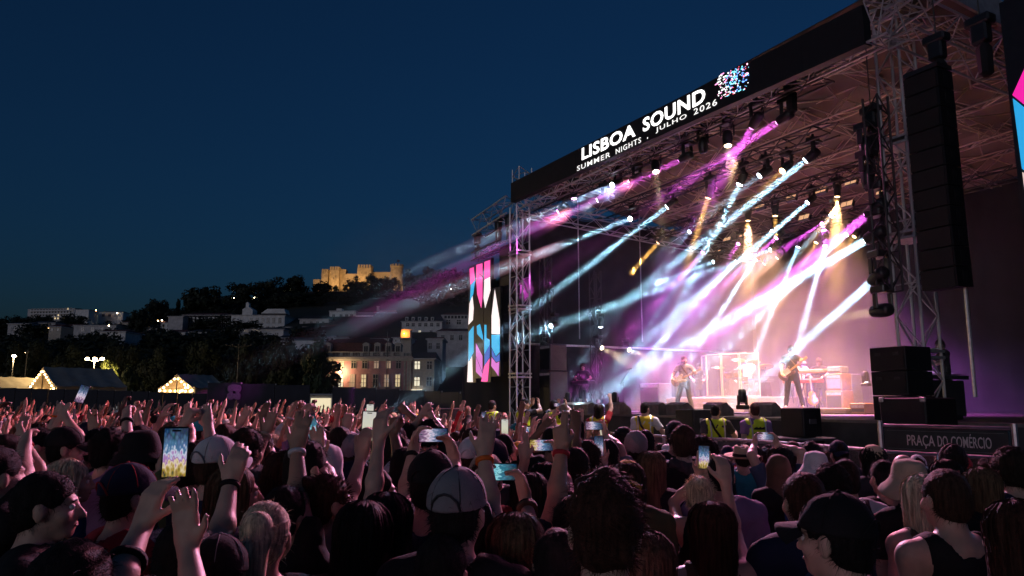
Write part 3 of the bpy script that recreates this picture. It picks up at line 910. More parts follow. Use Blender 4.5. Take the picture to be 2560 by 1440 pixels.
# ================================================================== HILL, TOWN, CASTLE, TREES, TENTS, FENCE
RID = [(-900, 34), (-200, 43), (0, 45), (250, 46), (440, 50), (600, 57), (760, 63), (1080, 65), (1250, 66), (1600, 54), (2300, 30), (3200, 10)]
def ridge(px):
    for (a, h0), (b, h1) in zip(RID, RID[1:]):
        if a <= px <= b:
            t = (px - a) / (b - a); t = t * t * (3 - 2 * t)
            return h0 + (h1 - h0) * t
    return RID[0][1] if px < RID[0][0] else RID[-1][1]
def ter(X, Y):
    px = 1280 + 1872 * X / max(Y, 1)
    t = max(0, min(1, (Y - 130) / 300.))
    s = t * (.8 + .4 * t - .2 * t * t)
    bump_ = 1.2 * math.sin(X * .05) * math.sin(Y * .04) * s
    fall = 1 if Y < 560 else max(.3, 1 - (Y - 560) / 500)
    return ridge(px) * s * fall + bump_
M_hill = mat('hillside_soil', (.028, .032, .018), .95, var=.4, scale=.05, bump=.5, bscale=.4)
hg = MB().grid(110, 60, lambda a, b: (lambda X, Y: (X, Y, ter(X, Y) - .3))((-.95 + 2.1 * a) * (112 + 800 * b * b), 112 + 800 * b * b))
tag(ob('hillside', hg.mesh('hillside', True), M_hill), kind='structure')
def gp(px, Y):                           # place on the terrain under a pixel column
    X = (px - 1280) / 1872 * Y
    return Vector((X, Y, ter(X, Y)))
def hgt(py, Y): return CAM_H + (HOR - py) / 1872 * Y * (1 + .0)
def at_z(px, py, Y): return at(px, py, Y)

# ---- trees: leaf clumps as small quads spread through the crown
def crown_mesh(seed, kind='round', n=2600, leaf=.10):
    rs = np.random.RandomState(seed)
    cl = []
    if kind == 'round':
        for i in range(26):
            a, r, z = rs.uniform(0, 2 * PI), rs.uniform(0, .75) ** .7, rs.uniform(-.55, .8)
            r *= math.sqrt(max(.1, 1 - z * z * .9))
            cl.append((r * math.cos(a), r * math.sin(a), z, rs.uniform(.2, .42)))
    elif kind == 'pine':
        for i in range(24):
            a, r = rs.uniform(0, 2 * PI), rs.uniform(0, 1) ** .6
            cl.append((r * math.cos(a), r * math.sin(a), .35 - .25 * r * r + rs.uniform(-.1, .1), rs.uniform(.18, .3)))
    else:
        for i in range(22):
            z = rs.uniform(-.9, 1); a = rs.uniform(0, 2 * PI); r = rs.uniform(0, .45) * (1.1 - z) * .6
            cl.append((r * math.cos(a), r * math.sin(a), z, rs.uniform(.12, .26)))
    cl = np.array(cl)
    i = rs.randint(0, len(cl), n)
    d = rs.normal(size=(n, 3)); d /= np.linalg.norm(d, axis=1, keepdims=True)
    c = cl[i, :3] + d * cl[i, 3:4] * rs.uniform(.55, 1.05, (n, 1))
    u = rs.normal(size=(n, 3)); u -= d * (u * d).sum(1, keepdims=True) * .6; u /= np.linalg.norm(u, axis=1, keepdims=True)
    w = np.cross(d, u); w /= np.linalg.norm(w, axis=1, keepdims=True)
    s = leaf * rs.uniform(.5, 1.3, (n, 1))
    P = np.stack([c - u * s, c + w * s * .6, c + u * s, c - w * s * .6], 1).reshape(-1, 3)
    f = np.arange(n * 4).reshape(n, 4)
    me = np_mesh_flat('crown', P, f)
    return me
def np_mesh_flat(name, pos, faces):
    me = bpy.data.meshes.new(name)
    me.vertices.add(len(pos)); me.vertices.foreach_set('co', np.asarray(pos, np.float32).ravel())
    me.loops.add(len(faces) * 4); me.loops.foreach_set('vertex_index', np.asarray(faces, np.int32).ravel())
    me.polygons.add(len(faces)); me.polygons.foreach_set('loop_start', np.arange(0, len(faces) * 4, 4, dtype=np.int32))
    me.update(calc_edges=True)
    return me
CRN = {k: [crown_mesh(3 + i, k) for i in range(3)] for k in ('round', 'pine')}
CRN['cypress'] = [crown_mesh(9, 'cypress')]
CRN['fine'] = [crown_mesh(31 + i, 'round', 7000, .06) for i in range(2)]
def trunk_mesh(seed):
    rs = random.Random(seed)
    mb = MB()
    mb.path([(0, 0, 0), (.02, 0, .3), (-.03, .02, .6), (0, 0, 1)], [.09, .07, .055, .03], 7)
    for k in range(6):
        a = k * 1.05 + rs.random(); z = .45 + .08 * k
        mb.path([(0, 0, z), (.2 * math.cos(a), .2 * math.sin(a), z + .18), (.45 * math.cos(a), .45 * math.sin(a), z + .4)], [.04, .028, .01], 5)
    return mb.mesh('trunk', True)
TRK = [trunk_mesh(i) for i in range(2)]
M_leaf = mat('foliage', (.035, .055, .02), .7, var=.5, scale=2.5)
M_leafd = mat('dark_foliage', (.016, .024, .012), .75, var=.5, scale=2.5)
M_bark = mat('bark', (.06, .045, .035), .9, var=.3, scale=10, bump=.5)
tn = [0]
def tree(p, w, h, label, kind='round', m=None, group='trees', trunk=.35):
    """p base, w crown width, h total height"""
    tn[0] += 1
    T = Thing('tree' if kind != 'pine' else 'pine_tree', p, label, 'tree', group, rz=tn[0] * 1.7)
    T.loc('trunk', TRK[tn[0] % 2], M_bark, M=Matrix.Diagonal((w * .35, w * .35, h * (trunk + .35), 1)))
    ch = h * (1 - trunk) / (2 if kind != 'pine' else 1.2)
    cz = h - ch * (1.0 if kind != 'pine' else .55)
    T.loc('crown', CRN[kind][tn[0] % len(CRN[kind])], m or M_leafd, M=Matrix.Translation((0, 0, cz)) @ Matrix.Diagonal((w / 2, w / 2, ch, 1)))
    return T
def tree_px(px0, px1, ytop, Y, label, kind='round', m=None, ybase=None, **kw):
    b = gp((px0 + px1) / 2, Y)
    if ybase is not None: b.z = hgt(ybase, Y)
    w = (px1 - px0) / 1872 * Y
    return tree(b, w, max(3., hgt(ytop, Y) - b.z), label, kind, m, **kw)
# ridge trees in the photo's skyline, left to right
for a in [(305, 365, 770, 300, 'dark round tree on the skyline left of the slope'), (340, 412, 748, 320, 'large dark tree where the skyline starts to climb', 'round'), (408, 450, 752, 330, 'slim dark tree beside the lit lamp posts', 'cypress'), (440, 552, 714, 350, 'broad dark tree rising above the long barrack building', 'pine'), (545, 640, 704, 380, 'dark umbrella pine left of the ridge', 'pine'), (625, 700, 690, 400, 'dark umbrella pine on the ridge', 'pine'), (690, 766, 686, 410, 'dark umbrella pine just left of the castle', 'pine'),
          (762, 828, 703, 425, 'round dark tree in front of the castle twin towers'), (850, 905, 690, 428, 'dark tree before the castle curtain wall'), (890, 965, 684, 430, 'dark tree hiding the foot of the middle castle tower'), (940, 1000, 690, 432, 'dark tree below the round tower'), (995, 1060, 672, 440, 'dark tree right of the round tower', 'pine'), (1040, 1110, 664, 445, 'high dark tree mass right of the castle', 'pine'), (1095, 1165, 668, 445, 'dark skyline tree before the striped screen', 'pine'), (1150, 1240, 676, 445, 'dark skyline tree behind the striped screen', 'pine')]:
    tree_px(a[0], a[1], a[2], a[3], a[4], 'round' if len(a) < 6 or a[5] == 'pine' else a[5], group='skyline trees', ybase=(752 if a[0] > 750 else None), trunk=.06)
# woods on the slope: a dark mass
rs = np.random.RandomState(5)
P_, F_ = [], []
base = [CRN['round'][k] for k in range(3)]
bv = []
for b_ in base:
    co = np.zeros(len(b_.vertices) * 3, np.float32); b_.vertices.foreach_get('co', co); bv.append(co.reshape(-1, 3)[:1600 * 4])
parts = []
def wood(px, Y, w, h):
    g_ = gp(px, Y)
    v = bv[rs.randint(3)]
    parts.append((v * np.array([w / 2, w / 2, h / 2]) + np.array([g_.x, g_.y, g_.z + h * .45]), np.arange(len(v)).reshape(-1, 4)))
for i in range(70):
    px = rs.uniform(-150, 800); Y = rs.uniform(140, 235)
    if ter((px - 1280) / 1872 * Y, Y) < 60: wood(px, Y, rs.uniform(10, 17), rs.uniform(7, 11))
for i in range(40):
    px = rs.uniform(-100, 640); Y = rs.uniform(240, 400); wood(px, Y, rs.uniform(10, 18), rs.uniform(6, 10))
for i in range(75):
    px = rs.uniform(420, 1250); Y = rs.uniform(350, 430); wood(px, Y, rs.uniform(10, 17), rs.uniform(5, 8.5) if px < 760 or px > 1010 else rs.uniform(3, 5))
pp = np.concatenate([p for p, f in parts]); off = 0; ff = []
for p, f in parts: ff.append(f + off); off += len(p)
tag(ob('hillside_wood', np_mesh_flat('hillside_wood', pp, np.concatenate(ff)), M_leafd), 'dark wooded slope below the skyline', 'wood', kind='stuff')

# ---- buildings
M_wh = mat('white_render', (.8, .78, .75), .85, var=.12, scale=.8)
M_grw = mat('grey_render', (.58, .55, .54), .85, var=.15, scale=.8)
M_pkw = mat('pink_render', (.66, .32, .31), .85, var=.1, scale=.6)
M_cream = mat('cream_stone', (.58, .5, .4), .8, var=.12, scale=2)
M_tile = mat('roof_tile', (.15, .045, .03), .85, var=.3, scale=3, bump=.5, bscale=8)
M_dkrf = mat('dark_roof', (.05, .045, .045), .85, var=.3, scale=2)
M_win = mat('dark_pane', (.015, .02, .03), .12)
M_frame = mat('window_frame', (.55, .53, .5), .6)
M_lit = glow('lit_pane', (1, .76, .42), .75)
M_litw = glow('lit_pane_white', (1, .9, .65), 1.0)
M_litd = glow('dim_pane', (.9, .6, .4), .35)
class House:
    """box building whose front faces the camera: frame x right along the facade, y away, z up; px given"""
    def __init__(s, px0, px1, ytop, ybase, Y, label, depth=10, m=M_wh, yaw=0., cat='house', group='hillside houses', name='house', zbase=None):
        w = (px1 - px0) / 1872 * Y
        c = gp((px0 + px1) / 2, Y)
        zb = hgt(ybase, Y) if zbase is None else zbase
        s.zt = hgt(ytop, Y) - zb
        s.w, s.d, s.Y, s.zb = w, depth, Y, zb
        s.px0, s.px1 = px0, px1
        fr = Matrix.Translation((c.x, c.y, zb)) @ Matrix.Rotation(yaw, 4, 'Z')
        s.T = Thing(name, (0, 0, 0), label, cat, group, frame=fr)
        found = max(3., zb - c.z + 6) if zb > 1 else 0.
        s.T.part('wall', MB().box(-w / 2, w / 2, 0, depth, -found, s.zt), m)
    def X(s, px): return (px - (s.px0 + s.px1) / 2) / 1872 * s.Y
    def Zp(s, py): return hgt(py, s.Y) - s.zb
    def win(s, px0, px1, y0, y1, m=None, frame=True, cross=True, fm=None, name='window'):
        x0, x1, z0, z1 = s.X(px0), s.X(px1), s.Zp(y1), s.Zp(y0)
        t = max(.06, .12 * (x1 - x0))
        f = s.T.part(name, MB().box(x0 - t, x1 + t, -.08, -.004, z0 - t, z0).box(x0 - t, x1 + t, -.08, -.004, z1, z1 + t).box(x0 - t, x0, -.08, -.004, z0, z1).box(x1, x1 + t, -.08, -.004, z0, z1), fm or M_frame) if frame else None
        pn = s.T.part('pane', MB().box(x0, x1, -.03, -.006, z0, z1), m or M_win, parent=f)
        if cross and f is not None:
            b = .05 * (x1 - x0) + .02
            s.T.part('glazing_bar', MB().box((x0 + x1) / 2 - b, (x0 + x1) / 2 + b, -.06, -.031, z0, z1).box(x0, x1, -.055, -.031, z0 + (z1 - z0) * .66 - b, z0 + (z1 - z0) * .66 + b), fm or M_frame, parent=f)
        return f
    def roof(s, ytop, m=M_tile, over=.4, hip=.25, flat=False):
        h = s.Zp(ytop) - s.zt; w, d = s.w / 2 + over, s.d
        if h < .3: h = .3
        i = w * hip
        vs = [(-w, -over, s.zt), (w, -over, s.zt), (w, d + over, s.zt), (-w, d + over, s.zt), (-w + i, d / 2, s.zt + h), (w - i, d / 2, s.zt + h)]
        r = s.T.part('roof', MB().add([(a, b, c + .003) for a, b, c in vs], [(0, 1, 5, 4), (1, 2, 5), (2, 3, 4, 5), (3, 0, 4), (3, 2, 1, 0)]), m)
        s.T.part('eaves', MB().box(-w, w, -over, d + over, s.zt - .25, s.zt), M_grw, parent=r)
        return r
    def chimney(s, px, ytop, r=None):
        x = s.X(px); z1 = s.Zp(ytop)
        s.T.part('chimney', MB().box(x - .5, x + .5, s.d * .4, s.d * .4 + .9, s.zt, z1).box(x - .6, x + .6, s.d * .4 - .1, s.d * .4 + 1, z1, z1 + .2), M_grw, parent=r)
def win_row(H, xs, y0, y1, w, lit={}, **kw):
    for i, x in enumerate(xs): H.win(x - w / 2, x + w / 2, y0, y1, m=lit.get(i), **kw)
def lin(a, b, n): return [a + (b - a) * i / (n - 1) for i in range(n)]
# pink palace front by the square, with dormers, balustrade and French windows
H = House(770, 1027, 892, 1002, 150, 'pink two-storey palace with balustrade and dormer windows by the square', 14, M_pkw, cat='building', group='buildings by the square', name='palace', zbase=0.)
XS1, XS2 = [822, 851, 881, 909, 938.5, 969, 994], [822, 850, 879, 907.5, 937, 965, 993]
win_row(H, XS1, 899, 921, 11, {1: M_lit, 4: M_litd, 5: M_litd}, fm=M_cream)
win_row(H, XS2, 937, 967, 11, {1: M_litw, 2: M_litd, 3: M_lit, 5: M_litd, 6: M_lit}, fm=M_cream, name='french_window')
win_row(H, XS2, 980, 1000, 11, {}, fm=M_cream)
for x in XS2:
    x0, x1, zz = H.X(x - 9), H.X(x + 9), H.Zp(968)
    b = H.T.part('balcony', MB().box(x0, x1, -.7, -.09, zz - .12, zz), M_cream)
    mb = MB().box(x0, x1, -.7, -.66, zz + .85, zz + .9)
    for k in range(7): mb.tube((x0 + .04 + (x1 - x0 - .08) * k / 6, -.68, zz), (x0 + .04 + (x1 - x0 - .08) * k / 6, -.68, zz + .85), .02, n=4)
    H.T.part('railing', mb, M_lampb, parent=b)
H.T.part('cornice', MB().box(-H.w / 2 - .3, H.w / 2 + .3, -.5, .0 - .004, H.zt - .55, H.zt - .1).box(-H.w / 2 - .2, H.w / 2 + .2, -.3, -.004, H.zt - .9, H.zt - .55), M_cream)
zb_ = H.zt
bl = H.T.part('balustrade', MB().box(-H.w / 2, H.w / 2, -.2, .2, zb_ + .003, zb_ + .15).box(-H.w / 2, H.w / 2, -.22, .22, zb_ + .85, zb_ + 1.0), M_cream)
for k in range(70):
    x = -H.w / 2 + .15 + (H.w - .3) * k / 69
    H.T.part('baluster' if k % 7 else 'pier', (MB().lathe([(.05, 0), (.09, .2), (.05, .5), (.07, .7)], 6) if k % 7 else MB().box(-.3, .3, -.17, .17, 0, .7)).mesh('baluster'), M_cream, parent=bl, M=Matrix.Translation((x, 0, zb_ + .15)))
w_ = H.w / 2
H.T.part('mansard', MB().add([(-w_ + .3, 1.0, zb_ + .01), (w_ - 3.2, 1.0, zb_ + .01), (w_ - 3.2, 12, zb_ + .01), (-w_ + .3, 12, zb_ + .01), (-w_ + 1.5, 2.6, zb_ + 3.0), (w_ - 4.8, 2.6, zb_ + 3.0), (w_ - 4.8, 10, zb_ + 3.0), (-w_ + 1.5, 10, zb_ + 3.0)], [(0, 1, 5, 4), (1, 2, 6, 5), (2, 3, 7, 6), (3, 0, 4, 7)]), M_tile)
H.T.part('upper_roof', MB().add([(-w_ + 1.3, 2.4, zb_ + 3.01), (w_ - 4.6, 2.4, zb_ + 3.01), (w_ - 4.6, 10.2, zb_ + 3.01), (-w_ + 1.3, 10.2, zb_ + 3.01), (-w_ + 4, 6.3, zb_ + 4.2), (w_ - 7, 6.3, zb_ + 4.2)], [(0, 1, 5, 4), (1, 2, 5), (2, 3, 4, 5), (3, 0, 4)]), M_tile)
for x in (783, 812, 909, 938, 966, 990):
    x0 = H.X(x)
    dm = H.T.part('dormer', MB().box(x0 - .62, x0 + .62, .7, 3.2, zb_ + .4, zb_ + 2.5).prism([(x0 - .75, zb_ + 2.5), (x0 + .75, zb_ + 2.5), (x0 + .4, zb_ + 2.85), (x0, zb_ + 2.95), (x0 - .4, zb_ + 2.85)], .6, 3.2), M_cream)
    H.T.part('dormer_pane', MB().box(x0 - .4, x0 - .03, .66, .69, zb_ + .7, zb_ + 2.2).box(x0 + .03, x0 + .4, .66, .69, zb_ + .7, zb_ + 2.2), M_win, parent=dm)
for x in (1010, 1018, 1024): H.T.part('pilaster', MB().box(H.X(x) - .18, H.X(x) + .18, -.14, -.004, 0, zb_ - .95), M_cream)
H.T.part('drainpipe', MB().tube((H.X(965.5), -.3, 0), (H.X(965.5), -.3, zb_ + 5), .08, n=6), M_lampb)
Hpal = H
# lantern over the lit doorway
lx = H.X(850)
T = Thing('wall_lantern', sw(0, 0, 0) * 0 + Vector((H.T.o.location.x + lx, H.T.o.location.y - .8, H.Zp(931))), 'wall lantern over the brightest window of the palace', 'lantern')
T.loc('globe', MB().ball((0, 0, 0), .22, 8), glow('lantern_glow', (1, .8, .5), 14))
T.loc('bracket', MB().tube((0, .15, .2), (0, .78, .3), .03), M_lampb)
L = bpy.data.lights.new('lantern_light', 'POINT'); L.energy = 750; L.color = (1, .7, .38); L.shadow_soft_size = .25
lo = bpy.data.objects.new('lantern_light', L); COL.objects.link(lo); lo.parent = T.o; lo.location = (0, -.5, 0)
# cream neighbour with two lit windows
H = House(1030, 1084, 896, 1002, 150, 'cream building with two lit windows beside the palace', 12, M_cream, cat='building', group='buildings by the square', name='townhouse', zbase=0.)
H.win(1035, 1048, 904, 923, M_litw); H.win(1035, 1048, 944, 965, M_litw); H.win(1066, 1078, 904, 923); H.win(1066, 1078, 944, 965)
H.T.part('lit_ledge', MB().box(H.X(1029), H.X(1055), -.9, -.02, H.Zp(977), H.Zp(974)), glow('ledge_strip', (1, .85, .6), 1.2))
H.roof(876, M_dkrf)
H = House(1066, 1104, 846, 880, 165, 'narrow pale house with two small windows above the cream building', 9, M_grw)
win_row(H, (1073, 1093), 858, 872, 8); H.roof(838)
# convent-like white building on the slope
H = House(566, 702, 786, 836, 300, 'long white building with a row of dark windows on the slope', 14, M_wh)
win_row(H, [592, 617, 632, 646, 660, 674, 690], 794, 807, 6.5); win_row(H, [592, 617, 632, 646, 660, 674, 690], 815, 828, 6.5); H.roof(780, M_dkrf)
H.T.part('gable', MB().box(H.X(594), H.X(620), -.4, 5, H.zt + .01, H.Zp(772)).prism([(H.X(594), H.Zp(772)), (H.X(620), H.Zp(772)), (H.X(607), H.Zp(764))], -.4, 5), M_wh)
H.T.part('bell_tower', MB().box(H.X(600), H.X(608), .5, 2.2, H.Zp(772), H.Zp(757)).prism([(H.X(599), H.Zp(757)), (H.X(609), H.Zp(757)), (H.X(604), H.Zp(752))], .4, 2.3), M_wh)
H.T.part('attic', MB().prism([(H.X(634), H.Zp(780)), (H.X(698), H.Zp(780)), (H.X(694), H.Zp(768)), (H.X(650), H.Zp(768))], 3, 9), M_wh)
H = House(443, 566, 786, 820, 305, 'long dark barrack with tall shuttered windows left of the white building', 12, M_dkrf)
win_row(H, lin(450, 560, 12), 792, 806, 5, fm=M_grw, cross=False); win_row(H, lin(450, 560, 12), 811, 818, 4.5, fm=M_grw, cross=False); H.roof(777, M_tile)
H = House(406, 443, 789, 815, 300, 'small grey annex at the left end of the barrack', 9, M_grw); H.roof(786, M_dkrf)
# white houses lower on the slope
for a, wins, rt in [((500, 576, 845, 872, 235, 'white house with a teal roof terrace below the long building', M_wh), [(520, 852, 864), (560, 852, 864)], 838), ((576, 640, 822, 852, 240, 'flat teal-roofed hall beneath the white building', M_grw), [(590, 830, 842), (622, 830, 842)], 818), ((640, 700, 822, 850, 240, 'small white gabled house right of the teal hall', M_wh), [(655, 832, 842), (683, 832, 842)], 814),
                    ((235, 300, 828, 852, 230, 'pair of small white cottages far left on the slope', M_wh), [(255, 836, 844), (282, 836, 844)], 820), ((168, 275, 812, 832, 290, 'low arcade building with a pale roof on the left slope', M_grw), [(190, 818, 828), (215, 818, 828), (240, 818, 828), (262, 818, 828)], 808), ((0, 60, 808, 830, 300, 'low dark house at the far left edge', M_grw), [(20, 814, 824)], 802), ((60, 120, 806, 826, 305, 'low house with a sagging roof left of the arcade', M_grw), [(80, 812, 822)], 800)]:
    H = House(a[0], a[1], a[2], a[3], a[4], a[5], 9, a[6])
    for x, y0, y1 in wins: H.win(x - 4, x + 4, y0, y1)
    H.roof(rt, M_tile if a[0] % 2 else M_dkrf)
# far apartment block
H = House(40, 172, 770, 812, 620, 'long modern apartment block on the far left skyline', 14, M_grw, cat='building', name='apartment_block', yaw=R(-8))
for r_ in range(5):
    H.T.part('balcony_band', MB().box(H.X(48), H.X(168), -1.2, -.02, H.Zp(808 - r_ * 8), H.Zp(806 - r_ * 8)), M_wh)
    for k in range(14):
        H.win(50 + k * 8.4, 54 + k * 8.4, 801 - r_ * 8, 805 - r_ * 8, M_lit if (r_, k) in ((1, 8), (1, 9), (1, 11), (4, 12), (0, 12), (0, 13), (2, 9)) else None, cross=False)
H.roof(768, M_tile, hip=.03)
H = House(168, 202, 772, 812, 600, 'pale windowless block end beside the apartments', 14, M_wh, cat='building'); H.roof(770, M_dkrf)
H = House(228, 290, 778, 800, 620, 'white villa under a floodlight on the left skyline', 10, M_wh)
for x in (240, 256, 272): H.win(x - 3, x + 3, 784, 790)
H.roof(775, M_dkrf)
# houses under the castle
H = House(815, 882, 778, 822, 320, 'white three-storey house with balconies under the castle', 10, M_wh)
for y0, y1 in ((785, 795), (800, 814)):
    for x in (826, 845, 859, 872): H.win(x - 3.2, x + 3.2, y0, y1, cross=True)
H.T.part('parapet', MB().box(H.X(831), H.X(845), 1, 5, H.zt, H.Zp(769)), M_wh); H.T.part('flat_roof', MB().box(-H.w / 2 - .2, H.w / 2 + .2, -.2, H.d, H.zt + .003, H.zt + .5), M_grw)
H = House(882, 926, 787, 838, 318, 'plain white house with a dark awning next to the balconied one', 10, M_wh)
H.T.part('awning', MB().prism([(H.X(883), H.Zp(792)), (H.X(925), H.Zp(792)), (H.X(925), H.Zp(799)), (H.X(883), H.Zp(799))], -1.3, -.02), M_dkrf); H.T.part('terrace_roof', MB().box(H.X(883), H.X(925), .5, 8, H.zt + .01, H.Zp(778)), mat('teal_sheet', (.12, .18, .2), .6))
H.win(893, 899, 806, 814)
H = House(926, 985, 780, 826, 330, 'ochre house with a tall chimney under the castle hill', 10, mat('ochre_render', (.33, .22, .17), .85, var=.15))
for x in (933, 950, 962, 975): H.win(x - 2.6, x + 2.6, 785, 794)
for x in (947, 962): H.win(x - 2.6, x + 2.6, 800, 808, M_litd)
r_ = H.roof(770); H.chimney(934, 762, r_)
H = House(1000, 1102, 802, 838, 260, 'white house with a dark dormered roof under the castle hill', 12, M_wh)
for x in (1015, 1029, 1046, 1061, 1076, 1092): H.win(x - 3.5, x + 3.5, 807, 815)
for x in (1046, 1075): H.win(x - 3, x + 3, 826, 834, M_litw if x == 1046 else None)
r_ = H.roof(786, M_dkrf, hip=.12)
for x in (1012, 1028, 1044, 1061, 1077):
    H.T.part('dormer', MB().box(H.X(x - 3.5), H.X(x + 3.5), .3, 3, H.Zp(801), H.Zp(791)), M_wh, parent=r_)
    H.T.part('dormer_pane', MB().box(H.X(x - 1.8), H.X(x + 1.8), .25, .29, H.Zp(799.5), H.Zp(793)), M_win, parent=r_)
H = House(1102, 1180, 786, 812, 265, 'pale house with a glazed gallery beside the striped screen', 10, M_grw)
for k in range(8): H.win(1108 + k * 8.6, 1114 + k * 8.6, 778 + 10, 795, cross=False)
for x in (1118, 1145): H.win(x - 5, x + 5, 799, 810)
H.roof(776)
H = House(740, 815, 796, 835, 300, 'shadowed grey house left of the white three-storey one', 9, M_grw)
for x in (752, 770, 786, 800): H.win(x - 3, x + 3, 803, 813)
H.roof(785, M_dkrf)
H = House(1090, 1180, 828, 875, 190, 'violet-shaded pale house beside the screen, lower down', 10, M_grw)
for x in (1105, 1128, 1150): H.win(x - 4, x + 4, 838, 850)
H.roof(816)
H = House(700, 790, 852, 905, 160, 'dark-roofed wing with round-topped dormers left of the palace', 10, M_grw)
r_ = H.roof(838, M_dkrf)
# tightly packed smaller houses stepping up the slope
rh = random.Random(12)
k_ = 0
for (y0, Y, xa, xb, rown) in ((800, 330, 690, 1260, 'top row under the castle'), (818, 290, 700, 1010, 'second row under the castle'), (845, 225, 690, 1010, 'row above the palace roof'), (862, 190, 1080, 1260, 'row behind the striped screen'), (812, 300, 60, 430, 'row on the left slope'), (832, 250, 300, 520, 'lower left row')):
    x = xa; k_ = 0
    while x < xb:
        w_px = rh.uniform(26, 52)
        yt = y0 + rh.uniform(-7, 7); hh_ = rh.uniform(18, 30)
        k_ += 1
        H = House(x, x + w_px, yt, yt + hh_, Y + rh.uniform(-8, 8), 'small plastered house, %s from the left in the %s' % (ORD[k_ - 1], rown), 8, rh.choice([M_wh, M_grw, M_wh, M_cream]), yaw=rh.uniform(-.12, .12))
        n_ = max(2, int(w_px / 11))
        for r_ in range(2 if hh_ > 22 else 1):
            for q in range(n_):
                cxp = x + w_px * (q + .5) / n_
                H.win(cxp - 2.2, cxp + 2.2, yt + 5 + r_ * 11, yt + 11 + r_ * 11, M_litd if rh.random() < .1 else None, cross=False)
        H.roof(yt - rh.uniform(5, 9), rh.choice([M_tile, M_tile, M_dkrf]))
        x += w_px + rh.uniform(2, 22)
# orange-lit doorway on the slope
b = gp(1012, 215); b.z = hgt(845, 215)
T = Thing('lit_porch', b, 'small porch glowing orange on the slope above the palace', 'porch')
T.loc('wall', MB().box(-1.6, 1.6, .4, .8, -6, 2.6), M_cream); T.loc('side_wall', MB().box(1.2, 1.6, -1.2, .39, -6, 2.2), M_cream); T.loc('floor', MB().box(-1.8, 1.8, -1.6, .39, -.3, .0), M_cream)
T.loc('bulb', MB().ball((-.6, -.2, 1.3), .14, 8), glow('porch_bulb', (1, .5, .12), 30))
L = bpy.data.lights.new('porch_light', 'POINT'); L.energy = 420; L.color = (1, .33, .04); L.shadow_soft_size = .2
lo = bpy.data.objects.new('porch_light', L); COL.objects.link(lo); lo.parent = T.o; lo.location = (-.6, -.5, 1.3)

# ---- castle, floodlit
CY_ = 450
M_cas = mat('castle_stone', (.42, .31, .2), .9, var=.22, scale=.6, bump=.6, bscale=2)
T = Thing('castle', gp(890, CY_), 'floodlit stone castle with crenellated towers on the hilltop', 'castle')
def cpx(px): return (px - 1280) / 1872 * CY_
def merlons(x0, x1, y, z, n, w=1.1, h=2.1, along='x', y1=None):
    me = MB().box(-w / 2, w / 2, -.35, .35, 0, h).mesh('merlon')
    for i in range(n):
        t = (i + .5) / n
        if along == 'x': M_ = Matrix.Translation((x0 + (x1 - x0) * t, y, z))
        else: M_ = Matrix.Translation((x0, y + (y1 - y) * t, z)) @ Matrix.Rotation(PI / 2, 4, 'Z')
        T.part('merlon', me, M_cas, M=M_)
def ctower(px0, px1, ytop, y0, depth, n, zlow=700):
    x0, x1 = cpx(px0), cpx(px1); zt = hgt(ytop, CY_)
    T.part('tower', MB().box(x0, x1, CY_ + y0, CY_ + y0 + depth, hgt(760, CY_), zt), M_cas)
    merlons(x0, x1, CY_ + y0 + .35, zt, n); merlons(x0, x1, CY_ + y0 + depth - .35, zt, n)
    for x in (x0 + .36, x1 - .36): merlons(x, x, CY_ + y0 + 1.2, zt, max(2, n - 1), along='y', y1=CY_ + y0 + depth - 1.2)
ctower(791, 807, 676, 0, 6, 3); ctower(809, 834, 668, 2, 9, 4); ctower(880, 915, 662, 3, 10, 5); ctower(834, 847, 672, 6, 6, 3)
def cwall(px0, px1, ytop, y0, n):
    x0, x1 = cpx(px0), cpx(px1); zt = hgt(ytop, CY_)
    T.part('curtain_wall', MB().box(x0, x1, CY_ + y0, CY_ + y0 + 2, hgt(760, CY_), zt), M_cas); merlons(x0, x1, CY_ + y0 + .4, zt, n)
cwall(847.5, 879.5, 684, 6, 9); cwall(915.5, 964, 678, 8, 13); cwall(766, 790.5, 700, 4, 6)
cx = cpx(979)
T.part('round_tower', MB().lathe([(4.2, hgt(760, CY_)), (3.9, hgt(658, CY_)), (4.15, hgt(657, CY_)), (4.15, hgt(655, CY_))], 24, Matrix.Translation((cx, CY_ + 8, 0))), M_cas)
for k in range(12):
    a = k * PI / 6
    T.part('merlon', MB().box(-.55, .55, -.3, .3, 0, 1.2).mesh('merlon'), M_cas, M=Matrix.Translation((cx + 3.85 * math.cos(a), CY_ + 8 + 3.85 * math.sin(a), hgt(655, CY_))) @ Matrix.Rotation(a + PI / 2, 4, 'Z'))
fp = T.part('flagpole', MB().tube((cx, CY_ + 8, hgt(656, CY_)), (cx, CY_ + 8, hgt(636, CY_)), .09), M_alud)
T.part('flag', MB().grid(6, 4, lambda a, b: (cx + .1 + a * 1.5, CY_ + 8 + .15 * math.sin(a * 5), hgt(636, CY_) - .2 - 1.2 * b - .2 * a)), mat('flag_cloth', (.12, .05, .05), .8))
for px, z in ((820, 690), (826, 685), (892, 675), (903, 675), (860, 700)): T.part('arrow_slit', MB().box(cpx(px) - .15, cpx(px) + .15, CY_ - .05 + (2 if px < 830 else 3 if px > 880 else 6), CY_ + .0 + (2 if px < 830 else 3 if px > 880 else 6) - .004, hgt(z + 3, CY_), hgt(z - 3, CY_)), M_lampb)
one('retaining_wall', MB().box(cpx(755), cpx(1075), CY_ - 16, CY_ - 14.5, hgt(780, CY_), hgt(735, CY_)), M_dkrf, 'long dark retaining wall under the castle terrace', 'wall')
FLD = [(858, 738, -7, 3600), (803, 738, -6, 2000), (905, 738, -6, 3000), (978, 738, -4, 2200), (1012, 738, -12, 900)]
M_fl = glow('floodlight_glow', (1, .68, .25), 25)
